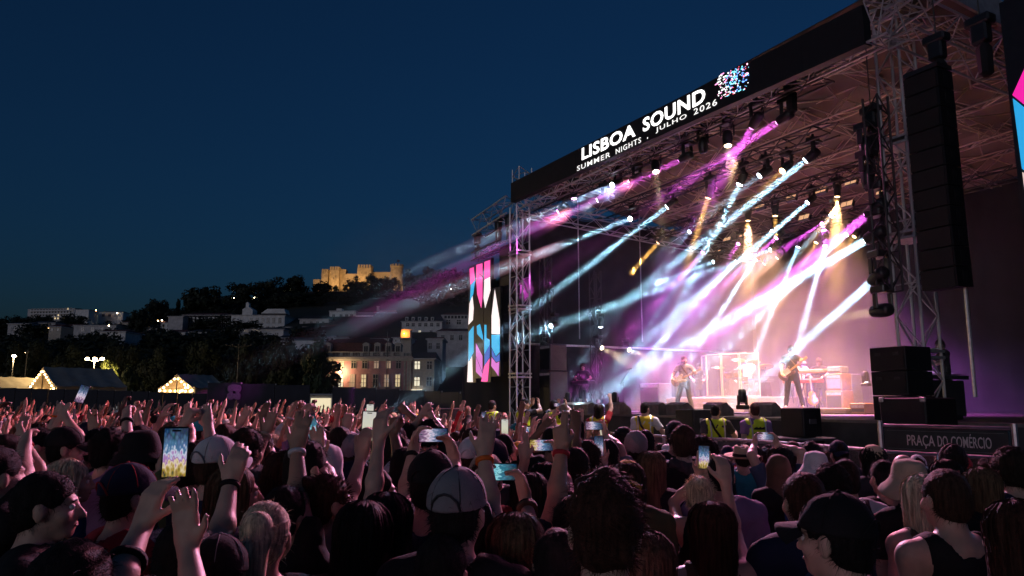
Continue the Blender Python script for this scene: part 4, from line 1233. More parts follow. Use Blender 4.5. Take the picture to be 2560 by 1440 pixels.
for i, (px, py, dy, w) in enumerate(FLD):
    p = Vector((cpx(px), CY_ + dy, hgt(py - 3, CY_)))
    T = Thing('castle_floodlight', p, 'warm floodlight at the foot of the castle, %s from the left' % ORD[sorted(a[0] for a in FLD).index(px)], 'floodlight', 'castle floodlights')
    T.loc('housing', MB().bev(-.4, .4, -.3, .3, -.5, .05, .05), M_lampb); T.loc('lens', MB().box(-.36, .36, -.26, .26, .055, .1), M_fl)
    L = bpy.data.lights.new('flood', 'SPOT'); L.energy = w * 3.8; L.color = (1, .62, .24); L.spot_size = R(110); L.spot_blend = .6; L.shadow_soft_size = .4
    lo = bpy.data.objects.new('flood', L); COL.objects.link(lo); lo.parent = T.o
    lo.matrix_local = Matrix.Translation((0, 0, .3)) @ Vector((0, -.62, -1)).to_track_quat('Z', 'Y').to_matrix().to_4x4()
# small terrace shrubs, the yellow of the floodlights put into their leaf colour
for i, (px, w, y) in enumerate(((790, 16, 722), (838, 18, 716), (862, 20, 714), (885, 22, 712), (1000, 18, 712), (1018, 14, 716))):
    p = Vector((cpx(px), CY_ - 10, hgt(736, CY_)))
    tree(p, w / 1872 * CY_, hgt(y, CY_) - p.z, 'small floodlit tree on the castle terrace, %s from the left' % ORD[i], 'fine', mat('floodlit_foliage', (.16, .14, .03), .7, var=.4, scale=3), 'terrace trees', trunk=.15)
# scattered street lamps on the hill
HL_ = [(395, 802, 300), (405, 801, 300), (205, 795, 610), (240, 776, 610), (293, 783, 610), (585, 744, 380), (614, 744, 380), (636, 744, 380), (712, 737, 400), (914, 714, 430), (935, 727, 430), (1030, 722, 430), (1082, 725, 430), (1118, 728, 430), (1127, 722, 430), (120, 820, 300), (272, 814, 240), (625, 840, 238)]
for i, (px, py, Y) in enumerate(HL_):
    p = at(px, py, Y)
    g0 = gp(px, Y).z
    T = Thing('hill_lamp', Vector((p.x, p.y, min(g0, p.z - 3))), 'tiny street lamp glowing on the hillside, %s from the left' % ORD[sorted(HL_).index(HL_[i])], 'street lamp', 'hillside lamps')
    h_ = p.z - min(g0, p.z - 3)
    T.loc('post', MB().tube((0, 0, 0), (0, 0, h_ - .2), .08, n=6), M_lampb)
    T.loc('globe', MB().ball((0, 0, h_), .32 * Y / 400, 8), glow('hill_lamp_glow' + ('_w' if i % 3 else '_o'), (1, .8, .5) if i % 3 else (1, .55, .2), 22))

# ---- square edge: hoarding fence
M_hoard = mat('hoarding', (.022, .022, .035), .75, var=.25, scale=1.2, bump=.15, bscale=3)
def hoarding(px0, px1, y0, y1, D0, D1, n, label):
    a, b = at(px0, y0, D0), at(px1, y1, D1)
    T = Thing('hoarding', Vector(((a.x + b.x) / 2, (a.y + b.y) / 2, 0)), label, 'fence', 'hoardings')
    for i in range(n):
        p, q = a.lerp(b, i / n), a.lerp(b, (i + 1) / n)
        d = Vector((q.x - p.x, q.y - p.y, 0)); L = d.length
        A = Matrix.Translation((p.x, p.y, 0)) @ Matrix.Rotation(math.atan2(d.y, d.x), 4, 'Z')
        T.part('panel', MB().bev(.02, L - .02, -.03, .03, .02, (p.z + q.z) / 2, .008), M_hoard, M=A)
        T.part('post', MB().tube((0, .06, 0), (0, .06, p.z + .05), .035), M_alu, M=A)
    return T, a, b
hoarding(-120, 372, 966, 979, 54, 52, 12, 'low dark hoarding in front of the tents')
hoarding(372, 518, 980, 984, 52, 51, 4, 'dark hoarding below the small tent')
T, a, b = hoarding(520, 776, 955, 964, 50, 48, 3, 'tall dark hoarding with a pale crest')
# pale crest: four leaf-shaped lobes with a cross cut
F = Field((-.6, -.06, -.65), (.6, .06, .65), .03)
for sx in (-1, 1):
    for sz in (-1, 1): F.ell((sx * .22, 0, sz * .25), (.26, .03, .26), .05)
F.ell((0, 0, .42), (.3, .03, .12), .04)
for s in (-1, 1): F.cone((-.28, -.03, -.3 * s), (.28, -.03, .3 * s), .03, .03, .01, sub=True)
pc = at(587, 981, 49.3)
o_ = T.part('crest', F.mesh('crest'), mat('crest_pale', (.12, .12, .15), .7), M=Matrix.Translation((pc.x, pc.y - .12, pc.z)))
hoarding(832, 1062, 967, 977, 46, 40, 4, 'dark hoarding below the palace')
hoarding(1062, 1200, 977, 985, 40, 33, 3, 'dark hoarding running to the far end of the stage')
# lit kiosk in the gap
p = at(803, 990, 60)
T = Thing('kiosk', Vector((p.x, p.y, 0)), 'bright white kiosk seen through the gap in the fence', 'kiosk')
T.loc('wall', MB().box(-.9, .9, 0, 1.5, .02, 2.6), M_wh); T.loc('lit_front', MB().box(-.8, .8, -.03, -.004, .9, 2.4), glow('kiosk_glow', (1, .85, .55), .9)); T.loc('roof', MB().bev(-1.1, 1.1, -.4, 1.7, 2.61, 2.75, .03), M_grw)
# ---- tents
M_tent = mat('tent_cloth', (.4, .36, .3), .8, var=.12, scale=1.5, bump=.2, bscale=4)
M_bulb = glow('string_bulb', (1, .62, .25), 20)
BULB = MB().ball((0, 0, 0), .075, 6).mesh('bulb')
def tent(p, rz, w, l, ze, za, label, nb, lights):
    T = Thing('tent', p, label, 'tent', 'marquees', rz=rz)
    for s in (-1, 1):
        def fn(a, b, o=0):
            y = l * b; x = s * (w / 2 + .25) * a
            sag = .18 * math.sin(PI * a) + .06 * math.sin(PI * (b * 4 % 1))
            return (x, y, za + (ze - za) * a - sag + o)
        mb = MB().grid(14, 17, fn).grid(14, 17, lambda a, b: fn(a, b, .03))
        T.loc('roof_slope', mb.mesh('roof_slope', True), M_tent)
        T.loc('side_wall', MB().box(s * w / 2 - .02, s * w / 2 + .02, .1, l, 1.2 if s < 0 else .02, ze), M_tent)
        for y in (0, l / 2, l): T.loc('pole', MB().tube((s * w / 2, y, 0), (s * w / 2, y, ze), .05), M_alu)
    T.loc('back_wall', MB().prism([(-w / 2, .02), (w / 2, .02), (w / 2, ze), (0, za - .1), (-w / 2, ze)], l - .04, l), M_tent)
    T.loc('ridge_pole', MB().tube((0, 0, za - .12), (0, l, za - .12), .05), M_alu)
    for s in (-1, 1): T.loc('gable_beam', MB().tube((0, .05, za - .15), (s * w / 2, .05, ze - .05), .05), M_alu)
    T.loc('centre_pole', MB().tube((0, .05, 0), (0, .05, za - .1), .05), M_alud)
    S = Thing('string_lights', T.o.matrix_world @ Vector((0, .1, ze)), 'string of warm bulbs in the %s' % label.split(' with')[0], 'string lights', 'string lights', rz=rz)
    k = 0
    def bulb(x, y, z): S.loc('bulb', BULB, M_bulb, M=Matrix.Translation((x, y - .1, z - ze)))
    for i in range(nb):
        t = (i + .5) / nb * 2 - 1
        bulb(t * w / 2, -.05, za - .3 - abs(t) * (za - ze))
        bulb(t * w / 2, l * .9, ze - .15 + .1 * math.sin(i * 2.3))
        bulb(t * w * .42, l * .45, za - .5 - abs(t) * (za - ze))
    for i in range(int(nb * .7)): bulb(w / 2 - .1, l * i / (nb * .7), ze - .2 - .08 * math.sin(i * 1.7)); bulb(-w / 2 + .1, l * i / (nb * .7), ze - .2)
    S.loc('cable', MB().path([(t * w / 2, -.15, za - .22 - abs(t) * (za - ze) - ze) for t in lin(-1, 1, 9)], .012, 4), M_lampb)
    for y, e in lights:
        L = bpy.data.lights.new('tent_light', 'POINT'); L.energy = e; L.color = (1, .5, .16); L.shadow_soft_size = .5
        lo = bpy.data.objects.new('tent_light', L); COL.objects.link(lo); lo.parent = S.o; lo.location = (0, y, -.1)
p = at(100, 1005, 62); tent(Vector((p.x, p.y, 0)), R(-40), 6.2, 5.5, 3.35, 5.0, 'wide white marquee with open lit gable on the left', 14, ((2.2, 230),))
p = at(438, 1005, 60); tent(Vector((p.x, p.y, 0)), R(-25), 3.9, 3.6, 3.2, 4.35, 'small white marquee with a bright open gable', 10, ((1.5, 130),))
p = at(-60, 1005, 66); tent(Vector((p.x, p.y, 0)), R(-10), 6.0, 7, 3.1, 4.4, 'marquee cut by the left frame edge', 8, ((3, 150),))
# ---- street lamps and masts in the square
def street_lamp(px, ytop, Y, label, heads=1, e=500, lit=True):
    p = at(px, ytop, Y)
    T = Thing('street_lamp', Vector((p.x, p.y, 0)), label, 'street lamp', 'street lamps')
    T.loc('post', MB().tube((0, 0, 0), (0, 0, p.z - .1), .09, .05), M_alud)
    for k in range(heads):
        x = (k - (heads - 1) / 2) * .75
        T.loc('arm', MB().tube((0, 0, p.z - .3), (x, 0, p.z - .05), .03), M_alud)
        T.loc('lamp_head', MB().ball((x, 0, p.z), .2, 8, (1, 1, .7)), glow('street_glow', (1, .72, .36), 40) if lit else M_lampb)
    if lit:
        L = bpy.data.lights.new('street_light', 'POINT'); L.energy = e; L.color = (1, .68, .3); L.shadow_soft_size = .3
        lo = bpy.data.objects.new('street_light', L); COL.objects.link(lo); lo.parent = T.o; lo.location = (0, -.3, p.z - .35)
street_lamp(35, 890, 80, 'bright street lamp at the far left above the marquee', 1, 3000)
street_lamp(237, 897, 74, 'street lamp with a cluster of heads beside the lit tree', 3, 5000)
street_lamp(68, 880, 78, 'thin unlit mast right of the leftmost lamp', 1, 0, False)
street_lamp(598, 862, 90, 'tall unlit floodlight mast with a crossbar before the dark trees', 5, 0, False)
# trees by the square
M_litleaf = mat('lamplit_foliage', (.10, .13, .03), .65, var=.4, scale=2)  # street lamp light put into a brighter leaf colour
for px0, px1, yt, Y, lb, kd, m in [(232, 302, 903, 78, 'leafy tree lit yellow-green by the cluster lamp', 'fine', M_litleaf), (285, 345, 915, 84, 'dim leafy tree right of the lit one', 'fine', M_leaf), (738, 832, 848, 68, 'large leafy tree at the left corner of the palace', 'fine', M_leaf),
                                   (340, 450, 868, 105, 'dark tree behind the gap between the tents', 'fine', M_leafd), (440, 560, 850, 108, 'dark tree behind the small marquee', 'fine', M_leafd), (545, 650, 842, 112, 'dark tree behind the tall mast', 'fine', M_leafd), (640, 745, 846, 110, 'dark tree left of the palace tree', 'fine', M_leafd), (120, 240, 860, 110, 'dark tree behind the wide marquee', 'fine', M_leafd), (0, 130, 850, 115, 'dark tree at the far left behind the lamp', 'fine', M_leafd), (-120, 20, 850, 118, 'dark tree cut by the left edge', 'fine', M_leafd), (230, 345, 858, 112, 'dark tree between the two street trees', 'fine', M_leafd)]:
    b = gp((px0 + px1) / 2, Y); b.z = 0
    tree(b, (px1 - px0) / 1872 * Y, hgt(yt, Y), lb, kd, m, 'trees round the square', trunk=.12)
# ================================================================== HAIR AND HATS (head-local: origin at head centre, facing +y)
def ribbons(paths, w, rs, out=None):
    """paths (N, K, 3) -> flat tapering ribbons as quads"""
    P = np.asarray(paths, float); N, K, _ = P.shape
    T = np.gradient(P, axis=1)
    O = P - np.array([0, -.02, .02]) if out is None else out
    S = np.cross(T, O); S /= (np.linalg.norm(S, axis=2, keepdims=True) + 1e-9)
    tw = rs.uniform(-.6, .6, (N, 1, 1))
    O2 = O / (np.linalg.norm(O, axis=2, keepdims=True) + 1e-9)
    S = S * np.cos(tw) + O2 * np.sin(tw)
    prof = np.linspace(1, .25, K)[None, :, None] * (w * rs.uniform(.6, 1.3, (N, 1, 1)))
    A, B = P + S * prof, P - S * prof
    vs = np.stack([A, B], 2).reshape(-1, 3)
    base = (np.arange(N) * K * 2)[:, None] + (np.arange(K - 1) * 2)[None, :]
    f = np.stack([base, base + 1, base + 3, base + 2], 2).reshape(-1, 4)
    return vs, f
def cap_field(r=(.0805, .103, .096), c=(0, -.014, .030), h=.011, nape=-.075, face=True, lo=(-.16, -.3, -.2), hi=(.16, .16, .2)):
    F = Field(lo, hi, h)
    F.ell(c, r, .01)
    F.ell((0, -.055, -.035), (.066, .055, .055), .03)
    return F
def cut_face(F, fringe=0.):
    F.ell((0, .128, -.062 - fringe), (.1, .088, .115), .015, sub=True)
    for sd in (-1, 1): F.ell((sd * .093, .016, -.055), (.036, .046, .065), .012, sub=True)
def tufts(pos, rs, n, ln, flow, w=.003, jit=.5, K=4, curl=0., out=.16):
    c = np.array([0, -.02, .02])
    i = rs.randint(0, len(pos), n)
    p0 = pos[i]
    o = p0 - c; o /= np.linalg.norm(o, axis=1, keepdims=True)
    fl = np.array(flow(p0)) if callable(flow) else np.tile(flow, (n, 1))
    fl = fl - o * (fl * o).sum(1, keepdims=True) * .7
    jv = rs.normal(0, jit, (n, 3)); jv -= o * (jv * o).sum(1, keepdims=True) * .85
    d = fl + o * out + jv * .6; d /= np.linalg.norm(d, axis=1, keepdims=True)
    t = np.linspace(0, 1, K)[None, :, None]
    L = ln * rs.uniform(.5, 1.3, (n, 1, 1))
    P = p0[:, None] - o[:, None] * .004 + d[:, None] * t * L - np.array([0, 0, 1]) * (t ** 2) * L * .35
    if curl:
        e = np.cross(d, o)
        P = P + e[:, None] * np.sin(t * 7) * curl + o[:, None] * np.cos(t * 7) * curl
    return ribbons(P, w, rs)
def scalp_paths(rs, n, length, K=12, spread=.02, front=.95, wave=.006, fall=.0, center=(0, -.02)):
    """strands from the parting over the skull and straight down"""
    a = rs.uniform(front, 2 * PI - front, n) + PI / 2          # angle round the head, face left free
    x0 = rs.uniform(-.02, .02, n)
    t = np.linspace(0, 1, K)
    arc = .16
    Lt = arc + length * rs.uniform(.75, 1.08, n)
    s = t[None] * Lt[:, None]
    th = np.clip(s / arc, 0, 1) * (PI / 2 + .15)
    rx, ry, rz = .09 + rs.uniform(0, .006, n)[:, None], .112 + rs.uniform(0, .008, n)[:, None], .102
    dn = np.maximum(s - arc, 0)
    rad = np.sin(th)
    wv = wave * np.sin(dn * 30 + rs.uniform(0, 6, n)[:, None])
    X = np.cos(a)[:, None] * rx * rad * (1 + .05 * dn / .3) + wv + x0[:, None] * (1 - t)[None]
    Y = np.sin(a)[:, None] * ry * rad - .014 - dn * .06 - np.maximum(0, np.sin(a))[:, None] * dn * fall
    Zz = .03 + np.cos(np.minimum(th, PI / 2)) * rz - dn * .995
    return np.stack([X, Y, Zz], 2)
def hair_mesh(style, seed=0, n=800):
    rs = np.random.RandomState(seed)
    if style == 'short':
        F = cap_field(); F.noise(.0022, 90, seed); cut_face(F)
        p, f = F.arrays()
        ex = tufts(p, rs, n * 3, .022, (0, .3, .1), .0013, .4)
    elif style == 'fade':
        F = cap_field((.079, .101, .1), (0, -.012, .034)); F.noise(.0016, 110, seed); cut_face(F)
        p, f = F.arrays()
        up = p[p[:, 2] > .05]
        ex = tufts(up, rs, n * 2, .026, (0, .35, .3), .0014, .4)
    elif style == 'messy':
        F = cap_field((.089, .112, .108), (0, -.014, .038)); F.noise(.005, 60, seed); cut_face(F)
        p, f = F.arrays()
        ex = tufts(p, rs, int(n * 4), .034, (.2, .25, .25), .0014, .6, K=5)
    elif style == 'curly':
        F = cap_field((.097, .118, .112), (0, -.016, .035)); F.noise(.008, 75, seed); cut_face(F)
        p, f = F.arrays()
        ex = tufts(p, rs, int(n * 3), .03, (0, 0, .1), .0018, .9, K=6, curl=.006)
    elif style == 'afro':
        F = cap_field((.12, .135, .125), (0, -.02, .04)); F.noise(.008, 65, seed); cut_face(F)
        p, f = F.arrays()
        ex = tufts(p, rs, int(n * 3), .03, (0, 0, .1), .0018, 1., K=6, curl=.006)
    elif style in ('long', 'midlong'):
        Lh = .36 if style == 'long' else .2
        F = Field((-.17, -.24, -.1 - Lh), (.17, .16, .18), .012)
        F.ell((0, -.014, .030), (.085, .107, .098), .01)
        F.cone((0, -.045, .0), (0, -.075, -Lh + .02), .088, .078, .03, (1, 1.5, 1))
        F.noise(.003, 40, seed)
        F.ell((0, .12, -.07), (.083, .088, .13), .015, sub=True)
        F.cone((0, .05, -.1), (0, .05, -.3), .06, .1, .02, sub=True)
        p, f = F.arrays()
        ex = ribbons(scalp_paths(rs, n, Lh, wave=.005), .0045, rs)
    elif style == 'ponytail':
        F = cap_field((.081, .104, .095)); F.noise(.0015, 80, seed); cut_face(F)
        F.cone((0, -.1, .06), (0, -.15, .06), .03, .04, .02); F.cone((0, -.15, .06), (0, -.18, -.14), .05, .036, .02)
        p, f = F.arrays()
        # strands combed back to the tie, then falling in the tail
        a = rs.uniform(-1, 1, n) * 2.2
        t = np.linspace(0, 1, 12)
        P = np.zeros((n, 12, 3))
        s_ = rs.uniform(.3, 1.0, n)
        for k, tt in enumerate(t):
            if tt < .45:
                q = tt / .45
                th = (1 - q) * s_ * 1.5
                st_ = np.stack([np.sin(a) * .086 * np.sin(th + .12), -.014 - .108 * np.cos(th) * .98, .03 + .1 * np.cos(a) * np.sin(th + .1)], 1)
                P[:, k] = st_
            else:
                q = (tt - .45) / .55
                P[:, k] = np.stack([np.sin(a * 1.4) * .055 * (1 - .4 * q) + .01 * np.sin(q * 5 + a), -.13 - .06 * min(1, q * 2.5) + np.cos(a * 1.4) * .03, .06 - .3 * q * q - .03 * q + 0 * a], 1)
        ex = ribbons(P, .0045, rs)
    elif style == 'bun':
        F = cap_field((.081, .104, .095)); F.noise(.0015, 80, seed); cut_face(F)
        F.ell((0, -.105, .085), (.045, .042, .04), .012); F.noise(.001, 120, seed)
        p, f = F.arrays()
        ex = tufts(p, rs, n, .04, lambda q: np.array([0, -.12, .07]) - q, .0028, .012, K=4)
    elif style == 'tied':                                    # half-up with loose ends
        Lh = .24
        F = Field((-.17, -.26, -.1 - Lh), (.17, .16, .18), .012)
        F.ell((0, -.014, .030), (.084, .107, .097), .01)
        F.cone((0, -.06, -.02), (0, -.09, -Lh + .02), .07, .05, .03, (1, 1.3, 1)); F.ell((0, -.115, .04), (.03, .02, .02), .01)
        F.noise(.002, 40, seed)
        F.ell((0, .12, -.07), (.083, .088, .13), .015, sub=True)
        p, f = F.arrays()
        ex = ribbons(scalp_paths(rs, n, Lh, wave=.009), .0045, rs)
    elif style == 'dreads':
        F = cap_field((.088, .11, .1)); F.noise(.003, 70, seed); cut_face(F)
        F.ell((0, -.03, -.02), (.08, .08, .08), .02); F.ell((0, .1, -.06), (.1, .07, .12), .01, sub=True)
        p, f = F.arrays()
        mb = MB()
        for i in range(34):
            a = rs.uniform(.75, 2 * PI - .75) + PI / 2
            L = rs.uniform(.16, .27)
            x, y = math.cos(a) * .09, math.sin(a) * .105 - .014
            mb.path([(x * .8, y * .8, .05), (x, y, .0), (x * 1.07 + rs.uniform(-.01, .01), y * 1.07, -L * .5), (x * 1.05 + rs.uniform(-.015, .015), y * 1.05, -L)], [.008, .009, .009, .006], 5)
        q = np.array(mb.v); ff = np.array([g for g in mb.f if len(g) == 4])
        ex = (q, ff)
    top = p[(p[:, 2] > -.06) & (p[:, 1] < .07)]
    fly = tufts(top, rs, 150, .045, (0, -.2, -.1), .0007, 1., K=5, out=.55)     # loose flyaway strands
    return np_mesh('hair', [(p, f), ex, fly])
_hair = {}
def hair(style, var=0):
    if (style, var) not in _hair: _hair[(style, var)] = hair_mesh(style, 11 + var * 7)
    return _hair[(style, var)]

# hats: each returns a list of (part name, mesh, material key) and a list of sub-parts
def _el(mb_, sx=.93, sy=1.1):
    mb_.v = [(x * sx, y * sy - .008, z) for x, y, z in mb_.v]
    return mb_
def hat_mesh(kind):
    if kind in ('cap', 'cap_back'):
        F = Field((-.14, -.16, -.0), (.14, .16, .18), .01)
        F.ell((0, -.008, .035), (.093, .115, .108), .005); F.noise(.0012, 40, 3)
        F.cutz(.022)
        crown = F.mesh('crown')
        def br(a, b, dz=0):
            x = (a - .5) * 2
            r = .012 + b * .085 * (1 - .28 * x * x)
            return (x * .083 * (1 - .12 * b), .112 * math.sqrt(max(.02, 1 - (x * .87) ** 2)) - .01 + r, .03 - .020 * x * x * (1 + b) - .022 * b + dz)
        brim = MB().grid(13, 6, br).grid(13, 6, lambda a, b: br(a, b, .005))
        seams = MB()
        for k in range(3):
            a = k * PI / 3
            pts = []
            for i in range(13):
                th = -1.45 + 2.9 * i / 12
                pts.append((math.sin(th) * math.cos(a) * .0935, math.sin(th) * math.sin(a) * .1155 - .008, .035 + math.cos(th) * .1085))
            seams.path(pts, .0016, 5)
        seams.ball((0, -.008, .145), .008, 6, (1, 1, .6))
        gap = MB().path([(-.045, -.105, .028), (-.04, -.115, .055), (-.02, -.121, .075), (0, -.122, .08), (.02, -.121, .075), (.04, -.115, .055), (.045, -.105, .028)], .004, 5)
        return [('cap', crown, 0)], [('brim', brim.mesh('brim', True), 0), ('seams', seams.mesh('seams', True), 1), ('strap', gap.mesh('strap', True), 1)]
    if kind == 'bucket':
        mb = _el(MB().lathe([(.004, .142), (.03, .141), (.055, .136), (.075, .124), (.086, .1), (.094, .065), (.099, .035), (.104, .025), (.12, .008), (.138, -.014), (.152, -.036), (.15, -.04), (.12, .0), (.1, .02), (.094, .03)], 36))
        mb.v = [(x * (1 + .03 * math.sin(9 * z / .05 + 3 * x / .1)), y, z + .007 * math.sin(4 * math.atan2(y, x) + 1) * (math.hypot(x, y) > .11) + .004 * math.sin(60 * x) * math.sin(50 * y)) for x, y, z in mb.v]
        return [('bucket_hat', mb.mesh('bucket_hat', True), 0)], [('stitching', _el(MB().lathe([(.104, .029), (.1055, .026), (.104, .023)], 28)).mesh('stitching', True), 1)]
    if kind == 'sunhat':
        mb = _el(MB().lathe([(.004, .138), (.035, .137), (.062, .131), (.082, .115), (.092, .085), (.098, .045), (.106, .028), (.125, .01), (.15, -.02), (.17, -.05), (.168, -.054), (.12, .008), (.094, .03)], 36))
        mb.v = [(x * (1 + .03 * math.sin(9 * z / .05 + 2)), y, z + .004 * math.sin(60 * x) * math.sin(50 * y)) for x, y, z in mb.v]
        mb.v = [(x, y, z + .012 * math.sin(3 * math.atan2(y, x)) * (math.hypot(x, y) > .13)) for x, y, z in mb.v]
        return [('sun_hat', mb.mesh('sun_hat', True), 0)], [('cord', _el(MB().lathe([(.099, .045), (.1025, .042), (.099, .039)], 28)).mesh('cord', True), 1)]
    if kind == 'fedora':
        mb = _el(MB().lathe([(.004, .118), (.04, .125), (.066, .135), (.08, .125), (.092, .07), (.1, .03), (.104, .022), (.15, .014), (.195, .03), (.194, .024), (.15, .008), (.1, .014)], 36))
        mb.v = [(x, y, z + (.35 * y * y if math.hypot(x, y) > .11 else 0) * .6 - (.018 if z > .1 and abs(x) < .03 else 0)) for x, y, z in mb.v]
        return [('straw_hat', mb.mesh('straw_hat', True), 0)], [('hat_band', _el(MB().lathe([(.0985, .055), (.101, .052), (.106, .026), (.104, .022)], 36)).mesh('hat_band', True), 1)]
    if kind == 'beanie':
        F = Field((-.15, -.17, -.06), (.15, .16, .2), .009)
        F.ell((0, -.012, .035), (.094, .115, .112), .005)
        F.noise(.0022, 130, 4)
        F.ell((0, .13, -.06), (.12, .1, .1), .01, sub=True)
        F.cutz(-.03)
        return [('beanie', F.mesh('beanie'), 0)], []
    if kind == 'headscarf':
        F = Field((-.2, -.2, -.24), (.2, .16, .2), .011)
        F.ell((0, -.012, .03), (.093, .115, .108), .01); F.cone((0, -.02, -.03), (0, -.01, -.2), .09, .13, .04)
        F.noise(.003, 40, 2)
        F.ell((0, .12, -.03), (.07, .08, .095), .01, sub=True)
        return [('head_scarf', F.mesh('head_scarf'), 0)], []
    if kind == 'headphones':
        mb = MB().path([(.088 * math.cos(a), -.01, .03 + .105 * math.sin(a)) for a in np.linspace(0, PI, 12)], .008, 6)
        for sd in (-1, 1): mb.lathe([(.02, 0), (.036, .006), (.036, .026), (.02, .03)], 12, Matrix.Translation((sd * .075, -.01, -.01)) @ Matrix.Rotation(sd * PI / 2, 4, 'Y'))
        return [('headphones', mb.mesh('headphones', True), 0)], []
_hats = {}
def hats(kind):
    if kind not in _hats: _hats[kind] = hat_mesh(kind)
    return _hats[kind]
EYE = MB().ball((0, 0, 0), .0120, 8).mesh('eye', True)
PUP = MB().ball((0, .0072, 0), .0062, 6).mesh('iris', True)
BROW = MB().path([(-.017, 0, -.002), (-.006, .005, .003), (.008, .004, .003), (.018, -.004, -.001)], [.002, .0035, .0035, .0015], 5).mesh('eyebrow', True)
LIPS = MB().ball((0, 0, 0), 1, 8, (.022, .0075, .006)).mesh('lips', True)
GLASS = None
# ================================================================== PEOPLE
SKIN = [mat('skin_light', (.55, .35, .27), .5, var=.13, scale=11, bump=.12, bscale=220), mat('skin_mid', (.42, .25, .175), .5, var=.14, scale=11, bump=.12, bscale=220), mat('skin_brown', (.22, .12, .075), .5, var=.06, scale=20, bump=.05, bscale=300), mat('skin_dark', (.11, .06, .04), .45, var=.06, scale=20)]
def hair_mat(name, c):
    m = mat(name, c, .68, var=.5, scale=1, spec=.18, bump=.5, bscale=220)
    nt = m.node_tree
    tn = [n for n in nt.nodes if n.type == 'TEX_NOISE'][0]
    tc = [n for n in nt.nodes if n.type == 'TEX_COORD'][0]
    mp = nt.nodes.new('ShaderNodeMapping')
    mp.inputs['Scale'].default_value = (90, 90, 7)
    nt.links.new(tc.outputs['Object'], mp.inputs[0]); nt.links.new(mp.outputs[0], tn.inputs['Vector'])
    return m
HAIR = {k: hair_mat('hair_' + k, c) for k, c in dict(black=(.012, .01, .01), dark=(.03, .02, .015), brown=(.05, .028, .018), light=(.13, .08, .045), blonde=(.72, .58, .4), silver=(.55, .53, .52), auburn=(.06, .024, .016)).items()}
def cloth(k, c):
    return mat('cloth_' + k, c, .85, var=.12, scale=6, bump=.25, bscale=160, spec=.25)
CLO = {k: cloth(k, c) for k, c in dict(black=(.012, .012, .014), navy=(.015, .02, .05), white=(.62, .62, .64), grey=(.22, .22, .24), charcoal=(.05, .05, .055), red=(.36, .03, .04), teal=(.02, .23, .28), blue=(.05, .11, .3), purple=(.23, .15, .3), olive=(.1, .11, .05), yellow=(.62, .4, .05), beige=(.46, .38, .28), pink=(.6, .2, .32), cyan=(.05, .45, .55), orange=(.7, .16, .03), brown=(.12, .07, .045), lime=(.5, .72, .03), denim=(.06, .09, .16), straw=(.55, .44, .3), green=(.03, .16, .07), magenta=(.75, .02, .3)).items()}
M_trs = CLO['charcoal']
_BODY, _SHIRT, _TRS = {}, {}, {}
def body_of(key, P, h=.011):
    if key not in _BODY: _BODY[key] = build_body(P, h)
    return _BODY[key]
def shirt_of(key, P, style, h=.013):
    if (key, style) not in _SHIRT: _SHIRT[(key, style)] = build_shirt(P, h, style, seed=len(_SHIRT))
    return _SHIRT[(key, style)]
def trs_of(P, shorts=False):
    k = (repr(P.legs), shorts)
    if k not in _TRS: _TRS[k] = build_trousers(P, shorts=shorts, h=.03 if P.legs is None else .02)
    return _TRS[k]
M_eye, M_iris, M_lip = mat('eye_white', (.75, .73, .7), .25), mat('eye_iris', (.03, .02, .015), .2), mat('lip_skin', (.33, .13, .12), .5)
RING = MB()
for _a in range(24):
    pass
def ring_mesh(r, w, t=.004):
    return MB().lathe([(r, -w), (r + t, -w), (r + t, w), (r, w), (r - .001, 0)], 16).mesh('band', True)
BAND = ring_mesh(.031, .009)
PEOPLE_N = [0]
STAGE_C = Vector((6.5, 17.5, 0))
def head_scale(px, py, D):
    p = at(px, py, D)
    return max(.84, min(1.1, p.z / HC[2])), p
